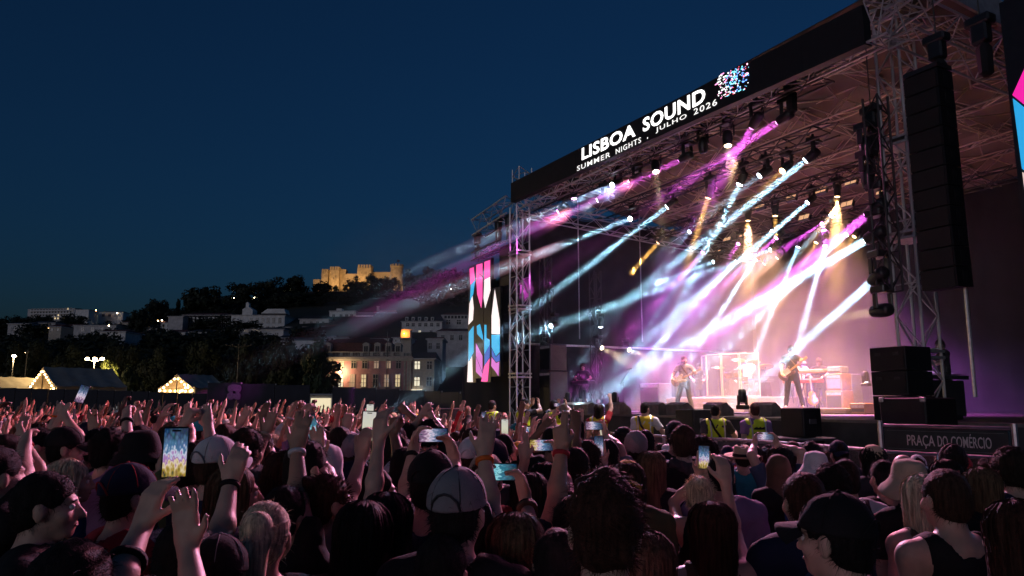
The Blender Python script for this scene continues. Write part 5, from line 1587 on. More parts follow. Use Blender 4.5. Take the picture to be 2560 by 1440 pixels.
def person(base, rz, sc, key, P, label, group='people in the crowd', skin=0, hairs='short', hc='dark', hv=0, hat=None, hatc='black', hatc2=None, shirt='tee', sc_='black', trs=None, face=False, bands=(), hi=False, shorts=False, glasses=False, cat='person', extra=None, beard=False):
    T = Thing('person', base, label, cat, group, rz=rz)
    T.o.scale = (sc, sc, sc)
    T.loc('body', body_of(key, P, .0085 if hi else .011), SKIN[skin])
    T.loc('shirt' if shirt != 'tank' else 'tank_top', shirt_of(key, P, shirt), CLO[sc_])
    T.loc('shorts' if shorts else 'trousers', trs_of(P, shorts), CLO[trs] if trs else M_trs)
    Mh = P.head.M()
    hm = HAIR[hc]
    if hairs:
        T.loc('hair', hair(hairs, hv), hm, M=Mh)
    if hat:
        A = Mh @ (Matrix.Rotation(PI, 4, 'Z') if hat == 'cap_back' else Matrix()) @ Matrix.Rotation(R(4), 4, 'X')
        ps, sub = hats(hat)
        r = T.loc(ps[0][0], ps[0][1], CLO[hatc], M=A)
        for n, me, k in sub:
            T.loc(n, me, CLO[hatc2] if (k and hatc2) else CLO[hatc], parent=r)
    if face:
        for sd in (-1, 1):
            e = T.loc('eye', EYE, M_eye, M=Mh @ Matrix.Translation((sd * .033, .0835, 0)))
            T.loc('iris', PUP, M_iris, parent=e)
            T.loc('eyebrow', BROW, hm, M=Mh @ Matrix.Translation((sd * .034, .092, .02)) @ Matrix.Diagonal((sd, 1, 1, 1)))
        T.loc('lips', LIPS, M_lip, M=Mh @ Matrix.Translation((0, .098, -.0665)))
    if beard:
        T.loc('beard', beard_mesh(), hm, M=Mh)
    if glasses:
        mb = MB()
        for sd in (-1, 1):
            mb.path([(sd * .034 + .022 * math.cos(a), .108, .0 + .016 * math.sin(a)) for a in np.linspace(0, 2 * PI, 12)], .0018, 4)
            mb.tube((sd * .056, .105, .004), (sd * .078, -.01, .006), .0018, n=4)
        mb.tube((-.012, .11, .003), (.012, .11, .003), .0018, n=4)
        T.loc('glasses', mb.mesh('glasses', True), CLO['black'], M=Mh)
    for sd, col, f in bands:
        w, e = Vector(P.wr[sd]), Vector(P.el[sd])
        T.loc('wristband', BAND, CLO[col] if col in CLO else MATS[col], M=Matrix.Translation(w.lerp(e, f)) @ (w - e).to_track_quat('Z', 'Y').to_matrix().to_4x4() @ Matrix.Diagonal((1.02 + f * .9, 1.02 + f * .9, 1, 1)))
    if extra: extra(T, P)
    PEOPLE_N[0] += 1
    return T
_bd = []
def beard_mesh():
    if not _bd:
        F = Field((-.1, -.02, -.15), (.1, .14, .02), .009)
        F.ell((0, .034, -.045), (.066, .072, .078), .01); F.noise(.002, 120, 3)
        F.ell((0, .06, .02), (.1, .1, .062), .01, sub=True); F.ell((0, .115, -.062), (.026, .03, .016), .008, sub=True)
        F.ell((0, -.03, -.06), (.1, .05, .12), .01, sub=True)
        _bd.append(F.mesh('beard'))
    return _bd[0]

# ------------------------------------------------------------------ phones
PW, PH = .072, .150
def phone_screen_mat(k):
    n_ = 'phone_screen_%d' % k
    if n_ in MATS: return MATS[n_]
    m = bpy.data.materials.new(n_); m.use_nodes = True
    nt = m.node_tree; p = nt.nodes['Principled BSDF']
    p.inputs['Roughness'].default_value = .15
    p.inputs['Base Color'].default_value = (.02, .02, .02, 1)
    tc = nt.nodes.new('ShaderNodeTexCoord'); sx = nt.nodes.new('ShaderNodeSeparateXYZ')
    nt.links.new(tc.outputs['Generated'], sx.inputs[0])
    rp = nt.nodes.new('ShaderNodeValToRGB')
    pal = [[(.0, (.01, .01, .01)), (.2, (.5, .32, .04)), (.34, (.9, .75, .5)), (.44, (.4, .15, .5)), (.56, (.7, .75, .9)), (.66, (.08, .2, .4)), (1, (.004, .03, .08))],
           [(.0, (.01, .01, .02)), (.25, (.3, .15, .3)), (.42, (.9, .7, .85)), (.55, (.5, .5, .7)), (.7, (.08, .14, .28)), (1, (.01, .03, .08))],
           [(.0, (.01, .01, .01)), (.3, (.02, .2, .35)), (.5, (.35, .85, .95)), (.62, (.03, .2, .3)), (1, (.0, .03, .06))],
           [(.0, (.6, .55, .4)), (.5, (.8, .78, .6)), (1, (.7, .7, .65))]][k % 4]
    el = rp.color_ramp.elements
    while len(el) < len(pal): el.new(.5)
    for e, (q, c) in zip(el, pal): e.position = q; e.color = (*c, 1)
    vz = nt.nodes.new('ShaderNodeTexVoronoi'); vz.inputs['Scale'].default_value = 9
    nt.links.new(tc.outputs['Generated'], vz.inputs['Vector'])
    ad = nt.nodes.new('ShaderNodeMath'); ad.operation = 'MULTIPLY_ADD'; ad.inputs[1].default_value = .35
    nt.links.new(vz.outputs['Distance'], ad.inputs[0]); nt.links.new(sx.outputs[2], ad.inputs[2])
    sb = nt.nodes.new('ShaderNodeMath'); sb.operation = 'SUBTRACT'; sb.inputs[1].default_value = .12
    nt.links.new(ad.outputs[0], sb.inputs[0])
    nt.links.new(sb.outputs[0], rp.inputs[0])
    hs = nt.nodes.new('ShaderNodeMix'); hs.data_type = 'RGBA'; hs.blend_type = 'ADD'; hs.inputs[0].default_value = .04
    nt.links.new(rp.outputs[0], hs.inputs[6]); nt.links.new(vz.outputs['Color'], hs.inputs[7])
    nt.links.new(hs.outputs[2], p.inputs['Emission Color'])
    p.inputs['Emission Strength'].default_value = .75
    m.cycles.emission_sampling = 'NONE'
    MATS[n_] = m
    return m
PB = MB().bev(-PW / 2, PW / 2, -.0042, .0042, -PH / 2, PH / 2, .0035).mesh('case')
PS = MB().box(-PW / 2 + .004, PW / 2 - .004, -.0052, -.0044, -PH / 2 + .005, PH / 2 - .005).mesh('screen')
PC = MB().bev(-.03, .0, .0044, .0075, .03, .065, .002).mesh('camera_bump')
PBAR = MB().box(-.012, .012, -.0058, -.0054, PH / 2 - .014, PH / 2 - .009).mesh('camera_notch')
M_phone = mat('phone_case', (.015, .015, .017), .3)
def phone(c, look, roll, label, k=0, case=None, group='phones held up in the crowd', sc=1.):
    """c centre in the world, look: direction from the holder through the phone (screen faces back along it)"""
    look = Vector(look).normalized()
    x = look.cross(Vector((0, 0, 1))).normalized(); z = x.cross(look)
    A = Matrix(((*x, 0), (*look, 0), (*z, 0), (0, 0, 0, 1))).transposed()
    o = bpy.data.objects.new('phone', None); COL.objects.link(o)
    o.empty_display_size = .05
    o.matrix_world = Matrix.Translation(c) @ A @ Matrix.Rotation(roll, 4, 'Y') @ Matrix.Diagonal((sc, sc, sc, 1))
    tag(o, label, 'phone', group)
    ob('case', PB, case or M_phone, o); ob('screen', PS, phone_screen_mat(k), o); ob('camera_bump', PC, case or M_phone, o); ob('camera_notch', PBAR, M_phone, o)
    return o

# ------------------------------------------------------------------ the people one can tell apart
HERO = []
def hero(px, py, D, label, head=None, arms=None, yaw=0., pitch=0., female=False, turn=None, phone_=None, hz=None, elbows=None, **kw):
    """px, py: centre of the head in the photo; arms: side -> (px, py, dD, hand pose[, dir]) wrist targets; turn: heading in degrees from straight ahead, right positive"""
    sc, p = head_scale(px, py, D)
    base = Vector((p.x, p.y, 0))
    # body leans nowhere: put the head centre over the base
    if turn is None:
        d = STAGE_C - base
        turn = math.degrees(math.atan2(d.x, d.y))
    rz = -R(turn)
    Rz = Matrix.Rotation(-rz, 3, 'Z')
    la = {}
    fwd = Vector((math.sin(R(turn)), math.cos(R(turn)), 0))
    def loc(q): return V(*((Rz @ (q - base)) / sc))
    if phone_:
        fx, fy, dD, roll, k, plab, hands = phone_
        c = at(fx, fy, D + dD)
        ld = Vector((c.x, c.y, (c.z - CAM_H) * .4)).normalized()
        x = ld.cross(Vector((0, 0, 1))).normalized()
        phone(c, ld, roll, plab, k)
        portrait = abs(math.sin(roll)) < .5
        for sd in hands:
            if portrait:
                w = c + Vector((0, 0, -.118)) + x * sd * .03 + ld * .022
                la[sd] = (loc(w), (sd * .5, .15, -1), 'open', V(*(Rz @ (Vector((0, 0, 1)) - x * sd * .12))), V(*(Rz @ (-ld - x * sd * .5))))
            else:
                w = c + x * sd * .10 + Vector((0, 0, -.085)) + ld * .015
                la[sd] = (loc(w), (sd * .7, .1, -1), 'grip', V(*(Rz @ (Vector((0, 0, 1)) - x * sd * .25))), V(*(Rz @ (-ld * .5 - x * sd * .9))))
    if arms:
        for sd, a in arms.items():
            q = at(a[0], a[1], D + a[2])
            hint = (sd * .6, .0, -.6)
            if len(a) > 5: hint = tuple(loc(at(a[5][0], a[5][1], D + a[5][2])) - V(sd * .19, 0, 1.4))
            la[sd] = (loc(q), hint, a[3] if len(a) > 3 else 'open') + ((V(*a[4]),) if len(a) > 4 and a[4] else ())
    for sd, e in (elbows or {}).items():
        v = list(la[sd]); v[1] = tuple(loc(at(e[0], e[1], D + e[2])) - V(sd * .17, 0, 1.42)); la[sd] = tuple(v)
    P = Pose(la, yaw=yaw, pitch=pitch, female=female)
    key = ('hero', len(HERO)) if la or yaw or pitch else ('stand', female)
    HERO.append((px, py, D))
    return person(base, rz, sc, key, P, label, **kw)
def scarf_mesh():
    F = Field((-.2, -.2, 1.34), (.2, .2, 1.6), .011)
    for a in range(10):
        t0, t1 = a * PI / 5, (a + 1) * PI / 5
        F.cone((.1 * math.cos(t0), -.01 + .1 * math.sin(t0), 1.45 + .02 * math.sin(2 * t0)), (.1 * math.cos(t1), -.01 + .1 * math.sin(t1), 1.45 + .02 * math.sin(2 * t1)), .04, .04, .02)
    F.noise(.006, 50, 3)
    return F.mesh('scarf')
# ---- near left
hero(100, 1268, 2.9, 'young man with thick dark hair in profile at the left edge, black top', turn=68, hi=True, hairs='short', hc='black', face=True, skin=0, sc_='black')
hero(168, 1205, 4.4, 'woman with long straight blonde hair and pale blue strap top, in profile', turn=66, female=True, hairs='long', hc='blonde', face=True, shirt='tank', sc_='blue', hi=True)
hero(165, 1485, 1.9, 'dark-haired person close to the camera in the bottom left corner', turn=20, hairs='short', hc='black', hv=1)
hero(398, 1392, 3.3, 'grey-haired person with a reddish ear below the big raised phone', turn=30, hairs='short', hc='silver', sc_='black', hi=True)
hero(352, 1590, 1.75, 'person below the frame whose two bare arms hold up the nearest phone', turn=6, hairs='short', hc='black', sc_='black', hi=True, phone_=(438, 1131, .5, 0, 0, 'large upright phone filming the stage on the left, nearest the camera', (1,)), arms={-1: (362, 1300, .42, 'relax', (.25, .1, 1), (280, 1430, .2))}, bands=((-1, 'black', .5),))
hero(452, 1400, 2.5, 'person in black whose bare arm with a black watch reaches up beside the big phone', turn=10, hairs='short', hc='black', sc_='black', hi=True, arms={1: (583, 1112, .45, 'relax', (.2, .15, 1), (500, 1285, .4))}, bands=((1, 'black', .06),))
hero(312, 1245, 3.3, 'person in a navy and red cap with a white mark, head turned to the stage', turn=40, hairs='short', hat='cap', hatc='navy', hatc2='red', sc_='red', hc='black')
hero(347, 1128, 4.7, 'man with dreadlocks and glasses under a wide black hat', turn=62, hairs='dreads', hat='bucket', hatc='black', hc='black', skin=1, face=True, glasses=True, hi=True)
hero(535, 1152, 4.0, 'person in a crumpled white cap behind the raised wrist with the watch', turn=30, hairs='short', hat='cap', hatc='white', hatc2='grey', sc_='navy', hc='brown')
hero(577, 1235, 3.6, 'woman with long light brown hair seen from the side, navy top', turn=64, female=True, hairs='long', hc='light', face=True, sc_='navy', hi=True, hv=1)
hero(528, 1455, 2.4, 'person in a dark rounded cap low at the bottom left', turn=10, hairs='short', hat='cap_back', hatc='black', hatc2='grey', sc_='black', hc='black')
hero(663, 1345, 2.75, 'blonde woman with a high ponytail seen from behind', turn=-6, female=True, hairs='ponytail', hc='blonde', sc_='black', hi=True)
hero(157, 1112, 5.4, 'man in a black flat cap with his face in profile', turn=62, hairs='short', hat='cap', hatc='black', face=True, hc='black', sc_='black')
hero(88, 1110, 5.6, 'man with round glasses and dark hair looking right', turn=58, hairs='fade', hc='black', face=True, glasses=True, sc_='black')
hero(15, 1120, 4.6, 'laughing person at the left edge with a raised hand and red bracelet', turn=38, hairs='short', hc='dark', face=True, arms={1: (62, 1108, .25, 'pinch')}, bands=((1, 'red', .1),), sc_='charcoal')
hero(-20, 1170, 3.4, 'person cut by the left frame edge with an arm stretched up', turn=30, hairs='short', hc='black', arms={1: (75, 1065, .5, 'relax')}, sc_='black')
hero(493, 1082, 8.2, 'person in a bright turquoise cap among raised hands', turn=32, hairs='short', hat='cap', hatc='cyan', sc_='black', hc='dark')
hero(283, 1115, 6.3, 'person in a pale linen cap facing the stage', turn=30, hairs='short', hat='cap_back', hatc='beige', sc_='black', hc='brown')
hero(222, 1060, 6.8, 'man in a navy cap whose face is lit by a phone flashlight', turn=66, hairs='short', hat='cap', hatc='navy', face=True, beard=True, hc='dark', sc_='black')
hero(150, 1085, 6.0, 'person clapping with pale arms raised into a flashlight glow', turn=35, hairs='short', hc='light', arms={1: (166, 1045, .2, 'open'), -1: (148, 1052, .25, 'open')}, sc_='white', skin=0)
hero(240, 1120, 5.6, 'person holding a small dark phone up in both hands, orange wristband', turn=25, hairs='fade', hc='black', sc_='black', skin=1, phone_=(205, 985, .5, .3, 1, 'small dark phone held overhead in front of the left tent', (1,)), bands=((1, 'orange', .12),))
hero(270, 1105, 5.0, 'person reaching a tattooed forearm with a dark bracelet to the right', turn=35, hairs='messy', hc='black', arms={1: (318, 1038, .3, 'fist')}, bands=((1, 'black', .12),), sc_='purple')
hero(350, 1090, 6.4, 'person waving a phone torch above the heads on the left', turn=30, hairs='short', hc='black', arms={1: (345, 1045, .3, 'grip')}, sc_='black')
# ---- near centre left
hero(757, 1150, 3.75, 'man with black faded hair filming with a tilted phone', turn=24, yaw=-.3, hairs='fade', hc='black', hi=True, sc_='black', phone_=(781, 1070, .5, -.35, 2, 'phone tilted to the left over the man with faded hair', (1,)), elbows={1: (880, 1165, .25)})
hero(697, 1205, 4.0, 'person with short curly brown hair, head bowed', turn=20, hairs='curly', hc='auburn', sc_='black', pitch=-.15)
hero(808, 1262, 3.3, 'woman with red-brown bun, hoop earring and dark tank top lifting one arm', turn=44, female=True, hairs='bun', hc='auburn', shirt='tank', sc_='black', hi=True, face=True, arms={1: (908, 1122, .35, 'grip', (.1, .1, 1), (853, 1268, .3))}, extra=lambda T, P: T.loc('earring', MB().lathe([(.014, -.0012), (.0155, 0), (.014, .0012), (.0128, 0)], 14, Matrix.Translation(tuple(P.head.p(.083, -.005, -.065))) @ Matrix.Rotation(PI / 2, 4, 'Y')).mesh('earring', True), mat('gold', (.6, .4, .15), .3, .9)))
phone(at(922, 1065, 3.75), (-.2, 1, 0), .05, 'bright upright phone held by the woman with the hoop earring', 3)
hero(928, 1232, 3.9, 'woman with black hair and hair clips, face in profile', turn=70, female=True, hairs='midlong', hc='black', face=True, sc_='black', hi=True)
hero(990, 1207, 4.7, 'person in a white cap with an adjuster strap, white shirt', turn=14, hairs='short', hat='cap', hatc='white', hatc2='grey', sc_='white', hc='black')
hero(1140, 1285, 2.55, 'man in a large washed grey cap seen from behind, near the camera', turn=16, hairs='short', hat='cap', hatc='grey', hatc2='charcoal', sc_='black', hc='black', hi=True)
hero(1075, 1215, 3.3, 'person in navy filming with a level phone, black watch on the left wrist', turn=14, hairs='short', hc='black', hat='cap', hatc='black', sc_='navy', phone_=(1083, 1088, .5, PI / 2, 1, 'level phone filming the lit sign, held by two hands with a watch', (-1, 1)), elbows={-1: (1015, 1280, .3), 1: (1145, 1215, .3)}, bands=((-1, 'black', .1),))
hero(988, 1150, 5.2, 'person with bushy black hair behind the white cap', turn=15, hairs='afro', hc='black', sc_='black')
hero(880, 1132, 6.0, 'person in a grey knitted beanie in the middle rows', turn=18, hairs='short', hat='beanie', hatc='grey', sc_='charcoal', hc='dark')
hero(822, 1158, 5.6, 'person in a pale blue and white bandana', turn=20, hairs='short', hat='headscarf', hatc='white', sc_='black', hc='black')
hero(905, 1345, 2.8, 'person with long black hair filling the dark centre left', turn=14, female=True, hairs='long', hc='black', sc_='black')
hero(1100, 1440, 2.4, 'broad person in black at the bottom below the grey cap', turn=10, hairs='short', hc='black', sc_='black')
hero(1015, 1090, 7.6, 'person punching a thin fist straight up before the far fence', turn=18, hairs='short', hc='black', skin=2, arms={1: (1018, 1030, .15, 'fist')}, sc_='red')
hero(1075, 1072, 7.4, 'person pointing a finger up beside the dark barrier sign', turn=18, hairs='curly', hc='black', arms={-1: (1052, 1040, .3, 'pinch'), 1: (1078, 1040, .3, 'point')}, sc_='black')
hero(955, 1120, 6.6, 'person holding an upright phone with a pale screen', turn=16, hairs='messy', hc='black', sc_='black', phone_=(925, 1030, .4, 0, 3, 'upright phone with pale screen, higher of the pair by the fence', (1,)))
hero(985, 1105, 7.2, 'person in a green cap with goggles pushed up on it', turn=16, hairs='short', hat='cap_back', hatc='black', sc_='green', hc='black')
hero(1180, 1150, 5.0, 'person in a plain white cap seen half hidden', turn=12, hairs='short', hat='cap', hatc='white', sc_='white', hc='brown')
hero(1230, 1160, 4.6, 'man in a dark denim blue cap', turn=14, hairs='short', hat='cap', hatc='navy', sc_='charcoal', hc='black')
hero(1212, 1205, 4.0, 'person in a tan suede cap worn backwards', turn=10, hairs='short', hat='cap_back', hatc='beige', sc_='red', hc='brown')
hero(1185, 1108, 7.0, 'woman with long hair filming with a pale level phone', turn=12, female=True, hairs='long', hc='brown', sc_='pink', phone_=(1183, 1085, .35, PI / 2, 1, 'small level phone with a whitish screen near the far barrier', (-1, 1)))
hero(1260, 1120, 7.0, 'person with black hair holding an upright phone overhead', turn=12, hairs='short', hc='black', sc_='black', phone_=(1262, 1067, .3, 0, 3, 'upright phone with a notes-like pale screen before the vests', (1,)))
hero(650, 1120, 6.2, 'person raising a dark hand with lit fingertips above the fence line', turn=24, hairs='short', hc='black', skin=2, arms={1: (655, 1035, .3, 'pinch', (.05, .1, 1), (660, 1085, .25))}, sc_='black')
hero(612, 1128, 5.2, 'person lifting a bare forearm with a bead bracelet, left of centre', turn=24, hairs='messy', hc='dark', skin=1, arms={1: (668, 1082, .3, 'open', (.2, .1, 1), (635, 1150, .25))}, sc_='charcoal', bands=((1, 'beige', .08),))
hero(775, 1085, 7.0, 'person clasping both hands overhead before the fence', turn=22, hairs='curly', hc='black', arms={1: (772, 1035, .25, 'fist'), -1: (762, 1035, .25, 'fist')}, sc_='purple')
hero(850, 1100, 6.0, 'person raising a thick forearm and fist left of the pale phone', turn=20, hairs='short', hc='dark', arms={1: (868, 1068, .3, 'fist', (0, .1, 1), (830, 1125, .3))}, sc_='navy')
hero(1010, 1180, 4.4, 'person with a straight bare arm raised between the two caps', turn=16, hairs='fade', hc='black', skin=2, arms={-1: (985, 1085, .4, 'fist', (-.05, .1, 1), (1000, 1165, .3))}, sc_='black')
hero(560, 1095, 6.8, 'person stretching an arm with spread fingers toward the stage', turn=28, hairs='short', hc='brown', arms={1: (600, 1062, .3, 'open', (.4, .2, 1), (570, 1105, .3))}, sc_='red')
hero(430, 1085, 6.6, 'person with both bare arms lifted left of the big phone', turn=30, hairs='messy', hc='light', arms={1: (470, 1040, .3, 'open'), -1: (405, 1045, .3, 'relax')}, sc_='teal')
hero(1520, 1140, 6.0, 'person in grey holding a small phone up beside the woman in a vest', turn=10, hairs='short', hc='black', sc_='grey', phone_=(1485, 1064, .35, PI / 2, 1, 'small level phone held up left of the amber vest', (1,)), elbows={1: (1540, 1128, .2)})
hero(705, 1300, 3.1, 'person low in the crowd whose long bare arm rises left of the faded hair', turn=18, hairs='fade', hc='black', skin=1, sc_='black', hi=True, arms={1: (738, 1092, .25, 'open', (.1, .15, 1), (722, 1205, .2))}, bands=((1, 'white', .08),))
hero(962, 1318, 3.0, 'person low in the crowd raising a straight arm beside the white cap', turn=14, hairs='midlong', hc='black', female=True, skin=0, sc_='charcoal', shirt='tank', hi=True, arms={-1: (948, 1096, .25, 'relax', (0, .15, 1), (950, 1210, .2))})
hero(1186, 1335, 2.9, 'person right of the grey cap with an arm raised and fingers spread', turn=12, hairs='short', hc='dark', skin=0, sc_='black', hi=True, arms={1: (1205, 1118, .25, 'open', (.1, .15, 1), (1215, 1225, .2))}, bands=((1, 'orange', .1),))
hero(1432, 1320, 3.1, 'person left of the tousled hair lifting a bare arm with a red band', turn=8, hairs='short', hc='black', skin=1, sc_='navy', hi=True, arms={-1: (1408, 1105, .25, 'peace', (-.05, .15, 1), (1398, 1215, .2))}, bands=((-1, 'red', .1),))
hero(480, 1175, 4.4, 'person raising both bare arms behind the big phone', turn=26, hairs='messy', hc='dark', skin=0, sc_='olive', arms={1: (520, 1058, .25, 'open'), -1: (462, 1062, .25, 'fist')})
# ---- centre
hero(1325, 1245, 4.0, 'woman with long dark hair in the centre, facing the stage', turn=12, female=True, hairs='long', hc='dark', sc_='black', hi=True)
hero(1289, 1375, 2.75, 'woman with fair hair tied back loosely, filming with a blue-lit phone', turn=8, female=True, hairs='tied', hc='light', sc_='black', hi=True, phone_=(1249, 1180, .4, PI / 2, 2, 'level phone with a turquoise beam on its screen', (-1, 1)), elbows={1: (1346, 1340, .2), -1: (1250, 1330, .2)}, bands=((1, 'black', .22), (1, 'brown', .26)))
hero(1365, 1215, 4.3, 'person in a black tee filming with a level phone, orange wristband', turn=12, hairs='midlong', hc='black', sc_='black', hi=True, phone_=(1353, 1113, .4, PI / 2, 0, 'level phone with a bright stage picture in the centre', (1,)), elbows={1: (1426, 1238, .25)}, arms={-1: (1312, 1150, .3, 'peace', (-.1, .1, 1), (1290, 1240, .2))}, bands=((1, 'orange', .14),))
hero(1467, 1158, 5.2, 'man with thick brown hair whose hands hold a phone above him', turn=10, hairs='messy', hc='dark', sc_='black', phone_=(1497, 1115, .4, .02, 1, 'upright phone with a gold-edged case over the brown-haired man', (1,)))
hero(1440, 1170, 4.9, 'person with one bare arm raised flat toward the stage', turn=10, hairs='short', hc='black', skin=2, arms={1: (1440, 1085, .3, 'open', (0, .1, 1), (1440, 1160, .25))}, sc_='black')
hero(1380, 1105, 6.8, 'person waving an open hand in front of a guard in a vest', turn=10, hairs='short', hc='black', skin=2, arms={-1: (1350, 1078, .3, 'open')}, sc_='black')
hero(1560, 1112, 6.6, 'tall man with a shaved neck in a tight black cap', turn=10, hairs='fade', hat='beanie', hatc='black', sc_='brown', hc='black', skin=1)
hero(1570, 1212, 4.5, 'person in a mustard yellow corduroy cap worn backwards', turn=8, hairs='long', hat='cap_back', hatc='yellow', hatc2='brown', sc_='olive', hc='brown', hi=True)
hero(1590, 1122, 6.4, 'person in a pale grey beanie behind the tall man', turn=10, hairs='short', hat='beanie', hatc='grey', sc_='charcoal', hc='dark')
hero(1614, 1110, 7.2, 'person with short black hair in a denim shirt', turn=8, hairs='short', hc='black', sc_='denim')
hero(1708, 1112, 6.2, 'man with brown hair and a patterned dark scarf round his neck', turn=8, hairs='messy', hc='brown', sc_='black', extra=lambda T, P: T.loc('scarf', scarf_mesh(), CLO['charcoal']))
hero(1689, 1092, 7.4, 'man in a dark cap next to the patterned scarf', turn=8, hairs='short', hat='cap_back', hatc='charcoal', sc_='black', hc='black')
hero(1511, 1330, 2.0, 'person with big tousled dark hair, nearest in the centre', turn=6, hairs='messy', hc='auburn', hv=2, sc_='white', hi=True)
hero(1750, 1240, 4.6, 'blonde woman with pinned hair filming with an upright phone overhead', turn=6, female=True, hairs='bun', hc='blonde', shirt='tank', sc_='black', hi=True, phone_=(1760, 1143, .25, .03, 0, 'upright phone with a yellow and blue stage picture, held in two hands', (-1, 1)), elbows={-1: (1655, 1306, .15), 1: (1838, 1275, .15)}, bands=((-1, 'orange', .2), (-1, 'white', .14)))
hero(1782, 1330, 3.3, 'woman with long red-brown hair and an arm raised, right of centre', turn=4, female=True, hairs='long', hc='auburn', hv=1, shirt='tank', sc_='brown', hi=True, arms={1: (1815, 1210, .3, 'relax', (-.1, .1, 1), (1860, 1310, .2))})
hero(1617, 1425, 2.6, 'woman with streaked fair hair at the bottom centre', turn=4, female=True, hairs='long', hc='light', sc_='brown', hi=True)
hero(1628, 1175, 5.4, 'woman with smooth light brown hair facing the stage', turn=8, female=True, hairs='long', hc='light', sc_='black', hv=1)
hero(1395, 1420, 2.5, 'person in a white patterned shirt beside the tousled hair', turn=5, hairs='short', hc='black', sc_='white')
# ---- right
hero(1856, 1146, 7.6, 'person in a straw hat with a dark band and a teal shirt', turn=4, hairs='short', hat='fedora', hatc='straw', hatc2='black', sc_='teal', hc='dark', hi=True)
hero(1948, 1178, 6.0, 'person in a dark plum knitted head covering', turn=2, female=True, hairs=None, hat='headscarf', hatc='brown', sc_='black')
hero(1958, 1160, 6.6, 'person filming with a level phone above the straw hat', turn=0, hairs='messy', hc='black', sc_='denim', phone_=(1913, 1090, .25, PI / 2, 1, 'level phone with a bright screen above the straw hat', (-1, 1)), elbows={1: (1982, 1165, .1), -1: (1885, 1150, .1)})
hero(2041, 1175, 5.8, 'person in a floppy white bucket hat', turn=0, hairs='short', hat='bucket', hatc='white', sc_='blue', hc='brown', hi=True)
hero(2118, 1200, 4.9, 'man with dark hair, white tee and a black shoulder strap', turn=-2, hairs='fade', hc='dark', sc_='white', hi=True, extra=lambda T, P: T.loc('strap', MB().path([(-.16, -.155, .95), (-.06, -.165, 1.2), (.06, -.145, 1.38), (.09, -.05, 1.475), (.09, .03, 1.46)], .022, 6).mesh('strap', True), CLO['black']))
hero(2081, 1222, 4.6, 'man with short curly black hair beside the white tee', turn=-2, hairs='curly', hc='black', sc_='navy', hi=True)
hero(2014, 1258, 3.3, 'man with short reddish-brown hair in a dark tee with a blue backpack', turn=-3, hairs='short', hc='auburn', sc_='navy', hi=True, extra=lambda T, P: T.loc('backpack', MB().bev(-.15, .15, -.3, -.16, .95, 1.38, .05).mesh('backpack'), CLO['denim']))
hero(2105, 1352, 2.4, 'man in a black cap turning his face to the left, near the camera', turn=-38, hairs='short', hat='cap', hatc='black', sc_='black', hc='black', hi=True, face=True)
hero(2371, 1250, 3.3, 'man with short brown hair in a black sleeveless top', turn=-8, hairs='short', hc='brown', shirt='tank', sc_='black', hi=True)
hero(2312, 1250, 3.9, 'woman with long pale blonde hair and bare shoulders', turn=-6, female=True, hairs='long', hc='blonde', shirt='tank', sc_='brown', hi=True)
hero(2277, 1212, 4.3, 'person in a wide beige sun hat', turn=-4, hairs='short', hat='sunhat', hatc='beige', sc_='black', hc='dark', hi=True)
hero(2185, 1155, 6.4, 'person in a cream crocheted beanie', turn=-3, hairs='midlong', hat='beanie', hatc='straw', sc_='charcoal', hc='black', hi=True)
hero(2213, 1198, 5.2, 'man with black hair and white sunglasses pushed up', turn=-4, hairs='fade', hc='black', sc_='black', glasses=True, skin=1)
hero(2261, 1172, 6.2, 'bald man in the right-hand rows', turn=-4, hairs=None, sc_='charcoal', skin=0)
hero(2456, 1222, 4.6, 'woman with long dark blonde hair at the right', turn=-10, female=True, hairs='long', hc='light', sc_='black', hi=True)
hero(2532, 1180, 4.8, 'man with curly dark hair in a dark blue tee at the right edge', turn=-10, hairs='curly', hc='dark', sc_='navy')
hero(2384, 1158, 6.0, 'person with thick black hair raising a phone at shoulder height', turn=-6, hairs='messy', hc='black', sc_='white', phone_=(2353, 1156, .15, .15, 1, 'small bright phone under the green square sign', (-1,)))
hero(2368, 1196, 5.2, 'person with smooth dark hair and a light grey tee on the right', turn=-6, hairs='midlong', hc='black', sc_='grey')
hero(2100, 1136, 7.6, 'man in a dark blue cap by the barrier', turn=0, hairs='short', hat='cap_back', hatc='navy', sc_='navy', hc='black')
hero(1983, 1137, 7.4, 'man with neat short brown hair at the barrier', turn=2, hairs='fade', hc='brown', sc_='navy')
hero(2026, 1142, 7.2, 'person with thick black hair beside the floppy white hat', turn=1, hairs='messy', hc='black', sc_='charcoal')
hero(1803, 1192, 4.8, 'man with cropped dark hair in a mauve tee, right of the upright phone', turn=4, hairs='fade', hc='black', sc_='purple', hi=True)
hero(2548, 1345, 2.7, 'person with auburn hair cut by the right frame edge', turn=-14, female=True, hairs='long', hc='auburn', shirt='tank', sc_='brown')

